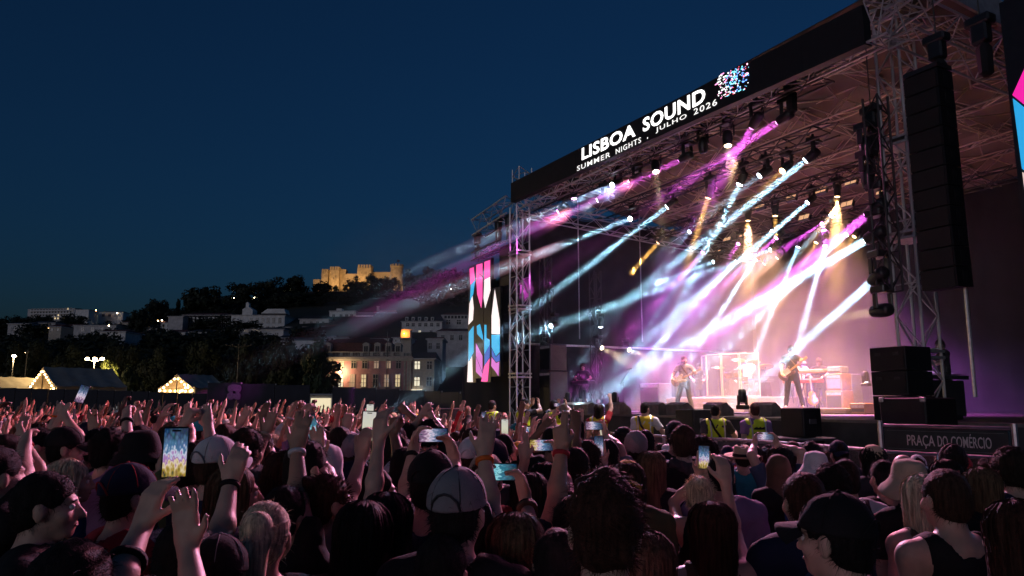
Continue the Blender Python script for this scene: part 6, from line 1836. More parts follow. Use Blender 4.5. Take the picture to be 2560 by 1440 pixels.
# ------------------------------------------------------------------ the rest of the crowd
rc = random.Random(21)
POSES = {}
def addpose(k, arms, **kw): POSES[k] = Pose(arms, **kw)
addpose('stand', {}); addpose('stand_left', {}, yaw=.35); addpose('stand_right', {}, yaw=-.4); addpose('woman', {}, female=True); addpose('woman_turn', {}, female=True, yaw=.4)
addpose('right_up', {1: ((.24, .16, 1.94), (1, .2, -.2), 'open')}); addpose('left_up', {-1: ((-.2, .22, 1.92), (-1, .2, -.2), 'relax')}, yaw=-.2)
addpose('both_up', {1: ((.26, .1, 1.94), (1, .2, -.1), 'open'), -1: ((-.3, .12, 1.9), (-1, .2, -.1), 'relax')})
addpose('fist_up', {1: ((.17, .12, 1.96), (1, .2, 0), 'fist')}, yaw=.2); addpose('point_up', {-1: ((-.16, .2, 1.93), (-1, .2, 0), 'point')})
addpose('clap', {1: ((.06, .2, 1.86), (1, -.3, -.5), 'open', (-.25, .1, 1), (-1, 0, 0)), -1: ((-.06, .2, 1.86), (-1, -.3, -.5), 'open', (.25, .1, 1), (1, 0, 0))})
addpose('rock_up', {1: ((.3, .15, 1.92), (1, -.2, 0), 'rock'), -1: ((-.16, .3, 1.3), (-1, -.3, -.4), 'relax')}, female=True)
addpose('woman_up', {-1: ((-.2, .14, 1.92), (-1, .2, 0), 'open'), 1: ((.2, .22, 1.82), (1, .1, -.2), 'peace')}, female=True, yaw=.2)
addpose('film', {1: ((.1, .38, 1.74), (1, -.2, -.6), 'grip', (-.1, .0, 1), (-.8, -.5, 0)), -1: ((-.1, .38, 1.74), (-1, -.2, -.6), 'grip', (.1, 0, 1), (.8, -.5, 0))})
ARMW = {'stand': 'arms down', 'stand_left': 'head turned left', 'stand_right': 'head turned right', 'woman': 'arms down', 'woman_turn': 'head turned left', 'right_up': 'right arm raised', 'left_up': 'left arm raised', 'both_up': 'both arms raised', 'fist_up': 'fist raised', 'point_up': 'finger pointing up', 'clap': 'hands clapping overhead', 'rock_up': 'hand making horns', 'woman_up': 'both hands up', 'film': 'filming with a phone'}
def fence_D(px):                          # how far the audience reaches in this direction
    pts = [(-200, 46), (500, 46), (780, 42), (900, 34), (1060, 24), (1200, 18.5), (1300, 15.6), (1450, 14.2), (1660, 12.7), (1934, 11.0), (2205, 9.2), (2560, 7.9), (2900, 7)]
    for (a, da), (b, db) in zip(pts, pts[1:]):
        if a <= px <= b: return da + (db - da) * (px - a) / (b - a)
    return 8
PLC = [(-300, 260, 'below the left tent'), (260, 520, 'below the small lit tent'), (520, 780, 'in front of the crested fence panel'), (780, 1060, 'in front of the pink building'), (1060, 1280, 'below the striped screen'), (1280, 1480, 'before the far tower'), (1480, 1760, 'before the singer'), (1760, 1960, 'before the drums'), (1960, 2200, 'before the keyboards'), (2200, 2900, 'near the green square sign')]
def place(px): return next(n for a, b, n in PLC if a <= px < b)
cand = []
yy = 3.2
while yy < 46:
    stepx = .56 if yy < 20 else .7
    x = -.82 * yy - 1 + rc.random() * .3
    while x < .78 * yy + 1:
        X, Y = x + rc.uniform(-.14, .14), yy + rc.uniform(-.14, .14)
        px = 1280 + 1872 * X / Y
        if -220 < px < 2780 and Y < fence_D(px) - .3: cand.append((X, Y, px))
        x += stepx
    yy += .62 if yy < 20 else .8
hero_xy = [(at(a, b, d).x, at(a, b, d).y) for a, b, d in HERO]
cand = [c for c in cand if all((c[0] - h[0]) ** 2 + (c[1] - h[1]) ** 2 > .40 ** 2 for h in hero_xy)]
# keep sight lines to the heroes: nobody else inside the first metres
cand = [c for c in cand if c[1] > 4.6 or (abs(c[2] - 1280) > 1000 and c[1] > 3.6)]
def hides(c):
    X, Y, px = c
    top = 1005 + (CAM_H - 1.62) * 1872 / Y - .15 * 1872 / Y
    return any(D > Y and abs(hx - px) < .15 * 1872 / Y + .05 * 1872 / D and top < hy + .08 * 1872 / D for hx, hy, D in HERO)
cand = [c for c in cand if not hides(c)]
cand.sort(key=lambda c: c[1])
NIND = 300 - len(HERO)
seen = set()
TOPS = ['black', 'black', 'black', 'navy', 'charcoal', 'grey', 'white', 'red', 'teal', 'blue', 'purple', 'olive', 'beige', 'pink', 'denim', 'green', 'brown']
HSTY = ['short', 'fade', 'messy', 'curly', 'short', 'fade', 'afro']; FSTY = ['long', 'midlong', 'ponytail', 'bun', 'tied', 'long']
HCOL = ['black', 'black', 'dark', 'dark', 'brown', 'brown', 'light', 'blonde', 'auburn']
HATW = {'cap': 'cap', 'cap_back': 'backwards cap', 'bucket': 'bucket hat', 'beanie': 'beanie', 'sunhat': 'sun hat'}
STYW = {'short': 'short', 'fade': 'cropped', 'messy': 'tousled', 'curly': 'curly', 'afro': 'full round', 'long': 'long', 'midlong': 'shoulder-length', 'ponytail': 'ponytailed', 'bun': 'pinned-up', 'tied': 'half-tied'}
COLW = {'light': 'light brown', 'dark': 'dark brown'}
def cap_z(px, Y):                        # how high a head may stand before it hides what the photo shows behind
    lim = np.interp(px, [0, 1000, 1180, 1450, 1900, 2200, 2560], [26, 34, 74, 120, 134, 158, 172])
    return CAM_H - lim / 1872 * Y
def crowd_person(X, Y, px, i):
    for tries in range(40):
        left = px < 1400
        pk = rc.choice(['right_up', 'left_up', 'both_up', 'fist_up', 'point_up', 'clap', 'rock_up', 'woman_up', 'film', 'stand', 'woman', 'stand_right']) if left or rc.random() < .06 else rc.choice(['stand', 'stand', 'stand_left', 'stand_right', 'woman', 'woman_turn'])
        if Y < 5.5 and not left: pk = rc.choice(['stand', 'stand_left', 'woman', 'stand_right'])
        fem = POSES[pk].f
        hs = rc.choice(FSTY if fem else HSTY); hc = rc.choice(HCOL)
        ht = rc.choice([None] * 8 + ['cap', 'cap_back', 'bucket', 'beanie', 'cap']) if not fem or rc.random() < .3 else None
        htc = rc.choice(['black', 'navy', 'grey', 'white', 'beige', 'red', 'olive', 'pink', 'yellow'])
        top = rc.choice(TOPS); sty = 'tank' if (fem and rc.random() < .4) else ('long' if rc.random() < .15 else 'tee')
        rows = 'near rows' if Y < 7 else 'middle rows' if Y < 12 else 'far rows'
        hd = '%s %s hair' % (STYW[hs], COLW.get(hc, hc)) if not ht else '%s %s' % (htc, HATW[ht])
        lb = '%s in %s %s with %s, %s, %s %s' % ('woman' if fem else 'man', top, {'tee': 'tee', 'tank': 'tank top', 'long': 'long-sleeved top'}[sty], hd, ARMW[pk], rows, place(px))
        if ht in ('bucket', 'beanie', 'sunhat') and hs in ('afro', 'curly', 'bun', 'ponytail'): hs = 'short'
        if ht and hs in ('afro', 'curly', 'messy', 'bun'): hs = 'short'
        if lb not in seen and len(lb.split()) <= 20: break
    lb2 = lb
    words = lb.split()
    if len(words) > 16:                     # drop the row words first
        lb2 = lb.replace(', ' + rows + ' ', ', ')
        if len(lb2.split()) > 16: lb2 = lb2.replace('long-sleeved top', 'jumper').replace('tank top', 'vest').replace('in front of', 'before').replace('the crested fence panel', 'the crest').replace('hands clapping overhead', 'clapping')
        if len(lb2.split()) > 16: lb2 = ' '.join(lb2.split()[:16])
    if lb2 in seen:
        return crowd_person(X, Y, px, i)
    seen.add(lb); seen.add(lb2)
    sc = rc.uniform(.9, 1.06) * (.95 if fem else 1)
    sc = min(sc, max(.82, cap_z(px, Y) / HC[2]))
    d = STAGE_C - Vector((X, Y, 0))
    rz = -math.atan2(d.x, d.y) + rc.uniform(-.3, .3) - (.25 if px < 700 else 0)
    P = POSES[pk]
    T = person(Vector((X, Y, 0)), rz, sc, pk, P, lb2, skin=rc.choice([0, 0, 0, 1, 1, 2, 3]), hairs=hs, hc=hc, hv=rc.randrange(2), hat=ht, hatc=htc, shirt=sty, sc_=top, face=(Y < 7.5 and px < 1000), bands=((1, rc.choice(['orange', 'black', 'white', 'red']), .12),) if 1 in P.arms and rc.random() < .4 else ())
    if pk == 'film':
        A = T.o.matrix_world if False else Matrix.Translation((X, Y, 0)) @ Matrix.Rotation(rz, 4, 'Z')
        c = A @ (Vector((0, .4, 1.86)) * sc)
        f = A.to_3x3() @ Vector((0, 1, 0))
        phone(c, f, PI / 2 if rc.random() < .5 else 0, ('phone raised by the %s in %s with %s, %s' % ('woman' if fem else 'man', top, hd, place(px).replace('in front of', 'before').replace('the crested fence panel', 'the crest'))), rc.randrange(4))
for i, (X, Y, px) in enumerate(cand[:NIND]):
    crowd_person(X, Y, px, i)
# everyone farther back: one mass, too many and too small to tell apart
far = cand[NIND:]
print('crowd individuals', PEOPLE_N[0], 'far', len(far), 'reach', cand[min(NIND, len(cand) - 1)][1])
lowb, lows, lowh = {}, {}, {}
for k in ('stand', 'right_up', 'left_up', 'both_up', 'fist_up', 'clap', 'woman_up', 'film', 'point_up', 'rock_up'):
    P = POSES[k]
    lo, hi = P.bounds()
    F = Field((lo[0], lo[1], 1.0), hi, .024)
    for sd in (-1, 1):
        F.cone(P.sh[sd], P.el[sd], .05, .038, .02); F.cone(P.el[sd], P.wr[sd], .038, .026, .02); F.cone(P.wr[sd] + nrm(P.hd[sd][1]) * .02, P.wr[sd] + nrm(P.hd[sd][1]) * .09, .036, .034, .01); F.cone(P.wr[sd] + nrm(P.hd[sd][1]) * .09, P.wr[sd] + nrm(P.hd[sd][1]) * .16, .022, .014, .01)
    F.ell(HC + V(0, .01, 0), (.078, .1, .12), .01); F.cone((0, 0, 1.4), (0, 0, 1.55), .06, .06, .02)
    lowb[k] = F.arrays()
    F = Field((-.36, -.26, .3), (.36, .26, 1.52), .05)
    F.cone((0, 0, .3), (0, 0, 1.33), .155, .15, .04, (1, 1.3, 1)); F.cone((-.13, 0, 1.39), (.13, 0, 1.39), .08, .08, .04)
    lows[k] = F.arrays()
    F = Field((-.18, -.22, 1.42), (.18, .18, 1.8), .032)
    F.ell(HC + V(0, -.02, .035), (.092, .112, .1), .01); F.ell(HC + V(0, .13, -.06), (.1, .09, .12), .01, sub=True)
    lowh[k] = F.arrays()
acc = {}
for X, Y, px in far:
    k = rc.choice(list(lowb)) if rc.random() < .3 else 'stand'
    sc = min(rc.uniform(.9, 1.07), max(.82, cap_z(px, Y) / HC[2]))
    d = STAGE_C - Vector((X, Y, 0))
    a = -math.atan2(d.x, d.y) + rc.uniform(-.5, .5)
    lx, ly = rc.uniform(-.22, .22), rc.uniform(-.1, .25)
    Rm = np.array([[math.cos(a), -math.sin(a), 0], [math.sin(a), math.cos(a), 0], [0, 0, 1]]) @ np.array(Euler((-ly * .6, lx * .6, 0)).to_matrix()) * sc
    for key, (p, f) in (('skin%d' % rc.choice([0, 0, 1, 1, 2]), lowb[k]), ('top_' + rc.choice(TOPS), lows[k]), ('hair_' + rc.choice(HCOL + ['black'] * 2) if rc.random() < .75 else 'top_' + rc.choice(['white', 'white', 'beige', 'cyan', 'yellow', 'red', 'pink', 'grey', 'navy']), lowh[k])):
        acc.setdefault(key, []).append((p @ Rm.T + np.array([X, Y, 0]), f))
FC = bpy.data.objects.new('far_crowd', None); COL.objects.link(FC)
tag(FC, 'distant mass of concertgoers with raised arms before the dark fence', 'crowd', kind='stuff')
for key, parts in acc.items():
    m = SKIN[int(key[4])] if key.startswith('skin') else CLO[key[4:]] if key.startswith('top_') else HAIR[key[5:]]
    o = ob('crowd_' + ('skin' if key.startswith('skin') else 'clothes' if key.startswith('top') else 'hair'), np_mesh('crowd', parts), m, FC)
    tag(o, kind='stuff')
# ================================================================== LOUDSPEAKERS, SCREENS, BARRIERS, STAGE GEAR
def line_array(u, v, z_top, n, w, h, d, label, lean=0., frame=MS, name='line_array'):
    T = Thing(name, (u, v, z_top - n * h), label, 'loudspeaker', frame=frame)
    z, y, ang = z_top, v, 0.
    cab = MB().prism([(-w / 2, -h / 2 + .008), (w / 2, -h / 2 + .008), (w / 2, h / 2 - .008), (-w / 2, h / 2 - .008)], 0, d).mesh('cabinet')
    gr = MB().box(-w / 2 + .03, w / 2 - .03, -.012, -.002, -h / 2 + .02, h / 2 - .02).mesh('grille')
    hn = MB().prism([(-.05, -h * .3), (.06, -h * .22), (.06, h * .22), (-.05, h * .3)], 0, .01).mesh('handle')
    T.part('fly_frame', MB().box(u - w / 2, u + w / 2, v, v + d, z_top + .02, z_top + .1), M_alud)
    for i in range(n):
        zc = z - h / 2
        M_ = Matrix.Translation((u, y, zc)) @ Matrix.Rotation(ang, 4, 'X')
        c = T.part('cabinet', cab, M_box, M=M_)
        T.part('grille', gr, M_grille, parent=c)
        T.part('handle', hn, M_alud, parent=c, M=Matrix.Translation((w / 2 + .004, d * .5, 0)) @ Matrix.Rotation(PI / 2, 4, 'Z'))
        z -= h * math.cos(ang)
        y += h * math.sin(ang) * .5
        ang += lean * i / n
    return T
qa = st(2335, 200, -.1)
line_array(qa.x - .3, .0, 7.75, 11, .62, .345, .42, 'tall black speaker column hanging at the near side of the stage', .012)
ql = st(1262, 590, -.1)
line_array(ql.x, -.1, 7.55, 12, .85, .34, .55, 'black speaker column hanging beside the far tower', .02)
one('pa_pipe', MB().tube((0, 0, 0), (0, 0, 6.2), .03), M_alu, 'thin bright pole standing beside the near speaker column', 'pole', M=MS @ Matrix.Translation(st(2430, 900, .4) * 1.0) @ Matrix.Translation((0, 0, -.6)))
# black scrim wings at both ends of the stage
def scrim(name, u0, u1, v0, v1, z0, z1, label, slope=0.):
    T = Thing(name, ((u0 + u1) / 2, (v0 + v1) / 2, z0), label, 'scrim', frame=MS)
    m = mat('scrim_mesh', (.008, .009, .014), .9, var=.3, scale=1.5, bump=.4, bscale=3)
    rng = random.Random(u0)
    for nm, (a, b) in {'front_cloth': ((u0, v0), (u1, v0)), 'side_cloth': ((u0, v0), (u0, v1)), 'inner_cloth': ((u1, v0), (u1, v1))}.items():
        def fn(s, t):
            x, y = a[0] + (b[0] - a[0]) * s, a[1] + (b[1] - a[1]) * s
            zt = z1 - slope * abs(x - u1)
            w = .05 * math.sin(s * 17 + t * 2) * (1 - t * .6)
            return (x + w * (nm != 'front_cloth'), y + w * (nm == 'front_cloth'), z0 + (zt - z0) * t)
        mb = MB().grid(40, 10, fn)
        T.part(nm, mb.mesh(nm, True), m)
    for (x, y) in ((u0, v0), (u1, v0), (u0, v1), (u1, v1)):
        T.part('pole', MB().tube((x, y, z0), (x, y, z1 - slope * abs(x - u1)), .03), M_alud)
    T.part('top_cloth', MB().add([(u0, v0, z1 - slope * abs(u0 - u1)), (u1, v0, z1), (u1, v1, z1), (u0, v1, z1 - slope * abs(u0 - u1))], [(0, 1, 2, 3)]), m)
    return T
scrim('wing_scrim', -6.8, -2.2, .9, 5, .02, 4.7, 'dark sagging scrim tent beside the far end of the stage', .25)
scrim('wing_scrim', 15.6, 21.5, 1.2, 6, .02, 9.7, 'tall black scrim wall on the near wing')
# ---- LED strips at the far end (picture built as coloured facets on each strip)
def led(T, poly, col, es, v, k=[0]):
    k[0] += 1
    pts = [st(x, y, v) for x, y in poly]
    mb = MB().add([(p.x, v - .004, p.z) for p in pts] + [(p.x, v + .004, p.z) for p in pts], [tuple(range(len(pts))), tuple(range(2 * len(pts) - 1, len(pts) - 1, -1))] + [(i, len(pts) + i, len(pts) + (i + 1) % len(pts), (i + 1) % len(pts)) for i in range(len(pts))])
    T.part('lit_facet', fix_normals(mb.mesh('lit_facet')), glow('led_%s' % '_'.join('%d' % (c * 99) for c in col), col, es, True))
PK, CY, WH, BL_, PU = (1, .1, .42), (.03, .45, .8), (1, .86, .84), (.04, .13, .55), (.7, .18, .65)
LV = -.25
STRIPS = [('narrow outer', 1171, 1189, 668, 956), ('second', 1191, 1207, 660, 945), ('third', 1210, 1226, 650, 955), ('wide inner', 1229, 1250, 722, 940)]
FAC = [[([(1174, 672), (1184, 668), (1187, 700), (1176, 712)], PK), ([(1177, 713), (1187, 702), (1183, 735), (1175, 752)], CY), ([(1174, 758), (1181, 740), (1184, 770), (1182, 800), (1171, 812)], WH), ([(1172, 830), (1184, 815), (1184, 880), (1171, 905)], CY), ([(1172, 880), (1173, 906), (1180, 890), (1182, 955), (1168, 955)], WH)],
       [([(1191, 662), (1206, 658), (1206, 690), (1199, 683), (1191, 700)], PK), ([(1191, 702), (1199, 686), (1206, 694), (1206, 742), (1203, 770), (1193, 735)], PK), ([(1192, 815), (1200, 810), (1207, 840), (1207, 850), (1193, 835)], CY), ([(1190, 858), (1206, 890), (1206, 930), (1190, 890)], PU), ([(1190, 893), (1206, 934), (1204, 944), (1190, 930)], PU)],
       [([(1211, 655), (1225, 650), (1225, 690), (1211, 700)], PK), ([(1211, 700), (1225, 692), (1226, 726), (1213, 770), (1209, 745)], WH), ([(1211, 812), (1216, 812), (1216, 845), (1224, 850), (1224, 862), (1211, 885)], CY), ([(1211, 887), (1225, 862), (1224, 893), (1211, 915)], BL_), ([(1210, 917), (1224, 896), (1219, 954), (1203, 954)], PK)],
       [([(1237, 724), (1249, 800), (1249, 835), (1229, 835), (1229, 790)], WH), ([(1229, 837), (1249, 837), (1249, 880), (1240, 890), (1229, 868)], CY), ([(1229, 872), (1240, 893), (1249, 884), (1249, 902), (1240, 905), (1230, 890)], BL_), ([(1229, 893), (1240, 908), (1248, 904), (1246, 940), (1238, 928), (1228, 915)], PU)]]
for (nm, x0, x1, y0, y1), fs in zip(STRIPS, FAC):
    c0, c1 = st(x0, y0, LV), st(x1, y1, LV)
    T = Thing('led_strip', ((c0.x + c1.x) / 2, LV, c1.z), '%s LED screen strip with pink, white and blue chevrons at the far end' % nm, 'screen', 'LED strips by the far tower', frame=MS)
    T.part('frame', MB().box(c0.x, c1.x, LV + .006, LV + .12, c1.z, c0.z), M_lampb)
    for poly, col in fs: led(T, poly, col, 1.15 if col in (PK, WH) else 1.0, LV)
pz = st(1210, 640, LV)
truss('screen_truss', (st(1180, 640, LV).x, LV + .1, pz.z + .15), (st(1250, 625, LV).x, LV + .1, pz.z + .2), .3, .3, 'black truss bar holding the far LED strips', step=.35, m=M_alud)
# ---- big LED wall cut by the right edge of the picture
RV = -.9
T = Thing('led_wall', (st(2560, 900, RV).x, RV + .1, .6), 'large LED wall with magenta and cyan picture cut by the right edge', 'screen', frame=MS)
ur = st(2528, 600, RV).x + .22
T.part('frame', MB().box(ur - .06, ur + 4.2, RV + .02, RV + .3, 2.2, 7.9), M_lampb)
def rf(col, pts, es=.9):
    mb = MB().prism([(ur + a, z) for a, z in pts], RV - .004, RV + .01)
    T.part('lit_facet', fix_normals(mb.mesh('lit_facet')), glow('ledw_%d' % (col[0] * 99 + col[1] * 9), col, es, True))
rf((1, .02, .42), [(.0, 6.45), (.25, 6.1), (.6, 5.8), (4, 5.2), (4, 7.7), (.75, 7.7)])
rf((.03, .42, .85), [(0, 6.4), (.25, 6.05), (.6, 5.75), (4, 5.15), (4, 4.9), (.4, 4.9), (.02, 5.35)])
rf((.9, .7, .6), [(.02, 5.3), (.4, 4.85), (4, 4.85), (4, 4.2), (.03, 4.2)])
rf((.02, .1, .7), [(.03, 4.15), (4, 4.15), (4, 3.9), (.05, 3.9)])
rf((.02, .5, .75), [(.05, 3.85), (4, 3.85), (4, 2.3), (.08, 2.3)])
# ---- sub stacks and cases at the near corner
def cabinet(T, u0, u1, v0, v1, z0, z1, frame_=True):
    c = T.part('cabinet', MB().bev(u0, u1, v0, v1, z0, z1, .012), M_box)
    T.part('grille', MB().box(u0 + .03, u1 - .03, v0 - .012, v0 - .002, z0 + .04, z1 - .04), M_grille, parent=c)
    for s in (.25, .75):
        T.part('handle', MB().bev(u0 + (u1 - u0) * s - .06, u0 + (u1 - u0) * s + .06, v0 - .02, v0 - .013, z1 - .16, z1 - .1, .005), M_alud, parent=c)
p0, p1 = st(2182, 1000, .5), st(2272, 1000, .5)
T = Thing('sub_stack', ((p0.x + p1.x) / 2, .9, DECK), 'black speaker stack three cabinets high beside the near tower', 'loudspeaker', frame=MS)
hh = (st(2225, 866, .5).z - DECK) / 3
for k in range(3): cabinet(T, p0.x, p1.x, .5, 1.25, DECK + .004 + k * hh, DECK + (k + 1) * hh - .006)
p0, p1 = st(2197, 1000, -.9), st(2312, 1000, -.9)
T = Thing('flight_case', ((p0.x + p1.x) / 2, -.6, 0), 'big black flight case in front of the near tower', 'case', frame=MS)
T.part('case', MB().bev(p0.x, p1.x, -.9, -.1, 1.1, st(2250, 994, -.9).z, .02), M_box)
T.part('plinth', MB().bev(p0.x - .3, p1.x + 3, -.8, -.12, .02, 1.09, .02), M_black)
for x in (p0.x + .04, p1.x - .04): T.part('corner', MB().bev(x - .04, x + .04, -.915, -.86, st(2250, 994, -.9).z - .07, st(2250, 994, -.9).z + .006, .01), M_alu)
def box_speaker(px, D, z0, w, d, h, label, rz=0., name='speaker_box', tilt=False, cat='speaker', case=None):
    p = at(px, 1005, D)
    T = Thing(name, (p.x, p.y, z0), label, cat, 'stage speakers', rz=S_ANG + rz)
    if tilt:                                    # floor wedge
        b = T.loc('cabinet', MB().prism([(-d / 2, 0), (d / 2, 0), (d / 2, h * .45), (-.1 * d, h), (-d / 2, h * .8)], -w / 2, w / 2, Matrix.Rotation(PI / 2, 4, 'Z')), case or M_box)
        g_ = T.loc('grille', MB().box(-w / 2 + .03, w / 2 - .03, -.006, .006, .03, .5 * d), M_grille, M=Matrix.Translation((0, d / 2 + .006, h * .45)) @ Matrix.Rotation(R(52), 4, 'X'))
    else:
        b = T.loc('cabinet', MB().bev(-w / 2, w / 2, -d / 2, d / 2, 0, h, .015), case or M_box)
        T.loc('grille', MB().box(-w / 2 + .02, w / 2 - .02, -d / 2 - .014, -d / 2 - .002, .03, h - .03), M_grille)
        T.loc('side_handle', MB().bev(w / 2 + .001, w / 2 + .008, -.09, .09, h * .45, h * .62, .003), mat('handle_steel', (.3, .3, .32), .35, .8))
    return T
box_speaker(1733, 15.6, 1.45, .55, .5, .5, 'square front-fill speaker at the stage lip below the singer')
box_speaker(2000, 13.2, 1.5, .5, .45, .5, 'black front-fill speaker on a round stand before the keyboards')
for px, D, lb in ((1733, 15.6, 'plain black plinth under the speaker below the singer'), (2000, 13.2, 'round-topped dark stand under the front-fill speaker'), (1850, 13.9, 'small black table in the pit between two guards')):
    p = at(px, 1005, D)
    T = Thing('stand', (p.x, p.y, 0), lb, 'stand', 'pit stands', rz=S_ANG)
    zt = 1.44 if px < 1900 else 1.49
    if px == 1850: zt = 1.42
    T.loc('top', MB().lathe([(.02, zt - .03), (.55, zt - .03), (.55, zt), (.02, zt)], 20) if px == 2000 else MB().bev(-.4, .4, -.3, .3, zt - .04, zt, .01), mat('stand_top', (.12, .1, .12), .4))
    T.loc('pedestal', MB().bev(-.3, .3, -.22, .22, .01, zt - .045, .02), M_black)
WED = [(1466, 21.0, 'far floor wedge near the keyboard player'), (1545, 20.3, 'low wedge left of the pair of pale monitors'), (1640, 19.6, 'pale-topped floor wedge left of the singer'), (1700, 19.2, 'pale-topped floor wedge at the feet of the singer'), (1795, 18.5, 'dark floor wedge behind the strapped guard'), (1915, 17.6, 'dark floor wedge right of the floor lamp'), (1432, 21.6, 'small wedge behind the guard with the camera')]
for px, D, lb in WED:
    box_speaker(px, D, DECK + .004, .6, .42, .32, lb, tilt=True, name='floor_wedge', rz=.1, cat='monitor', case=mat('wedge_case', (.2, .17, .15), .5, var=.2))  # hazy stage light on the wedges put into a paler case colour
# floor lamps on the deck
for px, py, D, c, lb in ((1857, 1020, 16.0, 'n', 'round floor lamp head between the two guards on the right'), (1420, 1012, 22, 'w', 'small bright floor lamp at the far deck edge'), (1537, 1018, 20.8, 'n', 'dark floor lamp behind the woman in a vest'), (2165, 955, 21, 'w', 'cluster floor lamp glowing blue beside the speaker stack')):
    w = at(px, py, D); q = MSI @ w
    fl_ = lamp(0, 0, 0, c, None, 0, 0, 0, label=lb, p=(q.x, q.y, max(q.z, DECK + .3)), stand=True, hang=False, small=.75, lens_es=4.)
wash(fl_, (.1, .22, 1), sw(6.5, 6.0, 2.4), 900, 100)   # the blue cluster lamp beside the stack
# cables taped along the deck
for k, (a, b, c_) in enumerate(((1480, 1760, 22.5), (1700, 1990, 20.8), (1820, 2120, 21.5))):
    pts_ = []
    for i in range(14):
        t = i / 13
        p = at(a + (b - a) * t, 1005, c_ + .5 * math.sin(t * 5 + k) - 1.2 * t)
        pts_.append((p.x, p.y, DECK + .016))
    one('stage_cable', MB().path(pts_, .014, 5).mesh('stage_cable', True), M_lampb, 'black cable winding over the deck, %s from the far side' % ORD[k], 'cable', 'stage cables')
# amp stacks, keyboards
def deck_box(px, D, w, d, h, z0, label, m, cat='amplifier', rz=0, front=None, group=None):
    p = at(px, 1005, D)
    T = Thing('amplifier' if cat == 'amplifier' else 'flight_case', (p.x, p.y, z0), label, cat, group, rz=S_ANG + rz)
    T.loc('cabinet', MB().bev(-w / 2, w / 2, -d / 2, d / 2, 0, h, .02), m)
    T.loc('front_cloth', MB().box(-w / 2 + .05, w / 2 - .05, -d / 2 - .01, -d / 2 - .002, .06, h - .16), front or M_grille)
    T.loc('control_strip', MB().box(-w / 2 + .05, w / 2 - .05, -d / 2 - .012, -d / 2 - .002, h - .13, h - .05), M_alu)
    return T
M_tan = mat('tan_amp', (.3, .15, .065), .6, var=.2)
M_gcase = mat('grey_amp', (.2, .22, .3), .55, var=.15)
deck_box(2100, 22.5, .6, .5, .66, DECK + .004, 'tan lower amplifier cabinet right of the keyboards', M_tan)
deck_box(2100, 22.5, .56, .45, .5, DECK + .675, 'upper amplifier on the tan cabinet', M_tan, front=M_gcase)
deck_box(2100, 22.5, .5, .35, .2, DECK + 1.185, 'small amplifier head on top of the stack', M_gcase)
deck_box(2128, 23.6, .5, .5, 1.2, DECK + .004, 'grey amplifier tower behind the tan stack', M_gcase)
deck_box(1384, 25.5, .75, .7, 1.35, DECK + .004, 'tall dark rack beside the far keyboard player', mat('rack', (.07, .06, .08), .5), cat='rack')
deck_box(1384, 25.5, .72, .66, .9, DECK + 1.37, 'upper dark rack case on the tall rack', mat('rack', (.07, .06, .08), .5), cat='rack')
deck_box(1640, 27.5, 1.1, .6, 1.0, DECK + .004, 'pale hazy case standing behind the singer', mat('pale_case', (.3, .28, .27), .6), cat='case')
deck_box(2155, 20.5, .5, .4, .3, DECK + .004, 'small wooden case at the right edge of the stage', M_tan, cat='case')
deck_box(1270, 23.5, 1.0, .5, 1.0, .02, 'reddish board standing at the foot of the far tower', mat('red_board', (.16, .07, .07), .7), cat='case')
def keyboard(px, D, z, w, m, label, rz=0., legs=True):
    p = at(px, 1005, D)
    T = Thing('keyboard', (p.x, p.y, DECK), label, 'keyboard', 'keyboards', rz=S_ANG + rz)
    zz = z - DECK
    T.loc('case', MB().bev(-w / 2, w / 2, -.17, .17, zz, zz + .11, .02), m)
    T.loc('keys', MB().box(-w / 2 + .05, w / 2 - .05, .02, .15, zz + .111, zz + .125), mat('ivory', (.7, .68, .62), .4))
    if legs:
        for s in (-1, 1):
            for t in (-1, 1):
                T.loc('leg', BAR, M_alud, M=bar_m((s * w * .42, t * .25, .005), (s * w * .3, -t * .12, zz), .014))
    return T
M_redk = mat('red_keyboard', (.55, .06, .025), .4, var=.1)
keyboard(2010, 23.4, DECK + .92, 1.35, M_redk, 'red stage keyboard in front of two players')
keyboard(2035, 23.3, DECK + 1.22, 1.1, mat('tan_keyboard', (.45, .25, .1), .4), 'upper tan keyboard on the tall stand')
keyboard(1458, 26.0, DECK + .95, 1.1, M_alud, 'small dark keyboard of the far player')
keyboard(1905, 25.8, DECK + 1.0, .9, M_alud, 'dark keyboard on a draped stand right of the drums')
p = at(1920, 1005, 25.9)
one('draped_table', MB().prism([(-.55, 0), (.55, 0), (.38, .98), (-.38, .98)], -.3, .3).mesh('draped_table'), M_black, 'table under a black cloth right of the drum kit', 'table', M=Matrix.Translation((p.x, p.y, DECK + .23)) @ Matrix.Rotation(S_ANG, 4, 'Z'))
# low riser under the keyboards
p = at(2035, 1005, 22.6)
T = Thing('low_riser', (p.x, p.y, DECK), 'low pale riser under the guitarist and keyboards', 'riser', rz=S_ANG)
T.loc('top', MB().box(-1.9, 1.9, -1.0, 1.3, .1, .15), mat('riser_top', (.3, .24, .2), .5))
T.loc('front', MB().box(-1.88, 1.88, -.99, 1.28, .006, .098), mat('riser_side', (.14, .11, .1), .6))
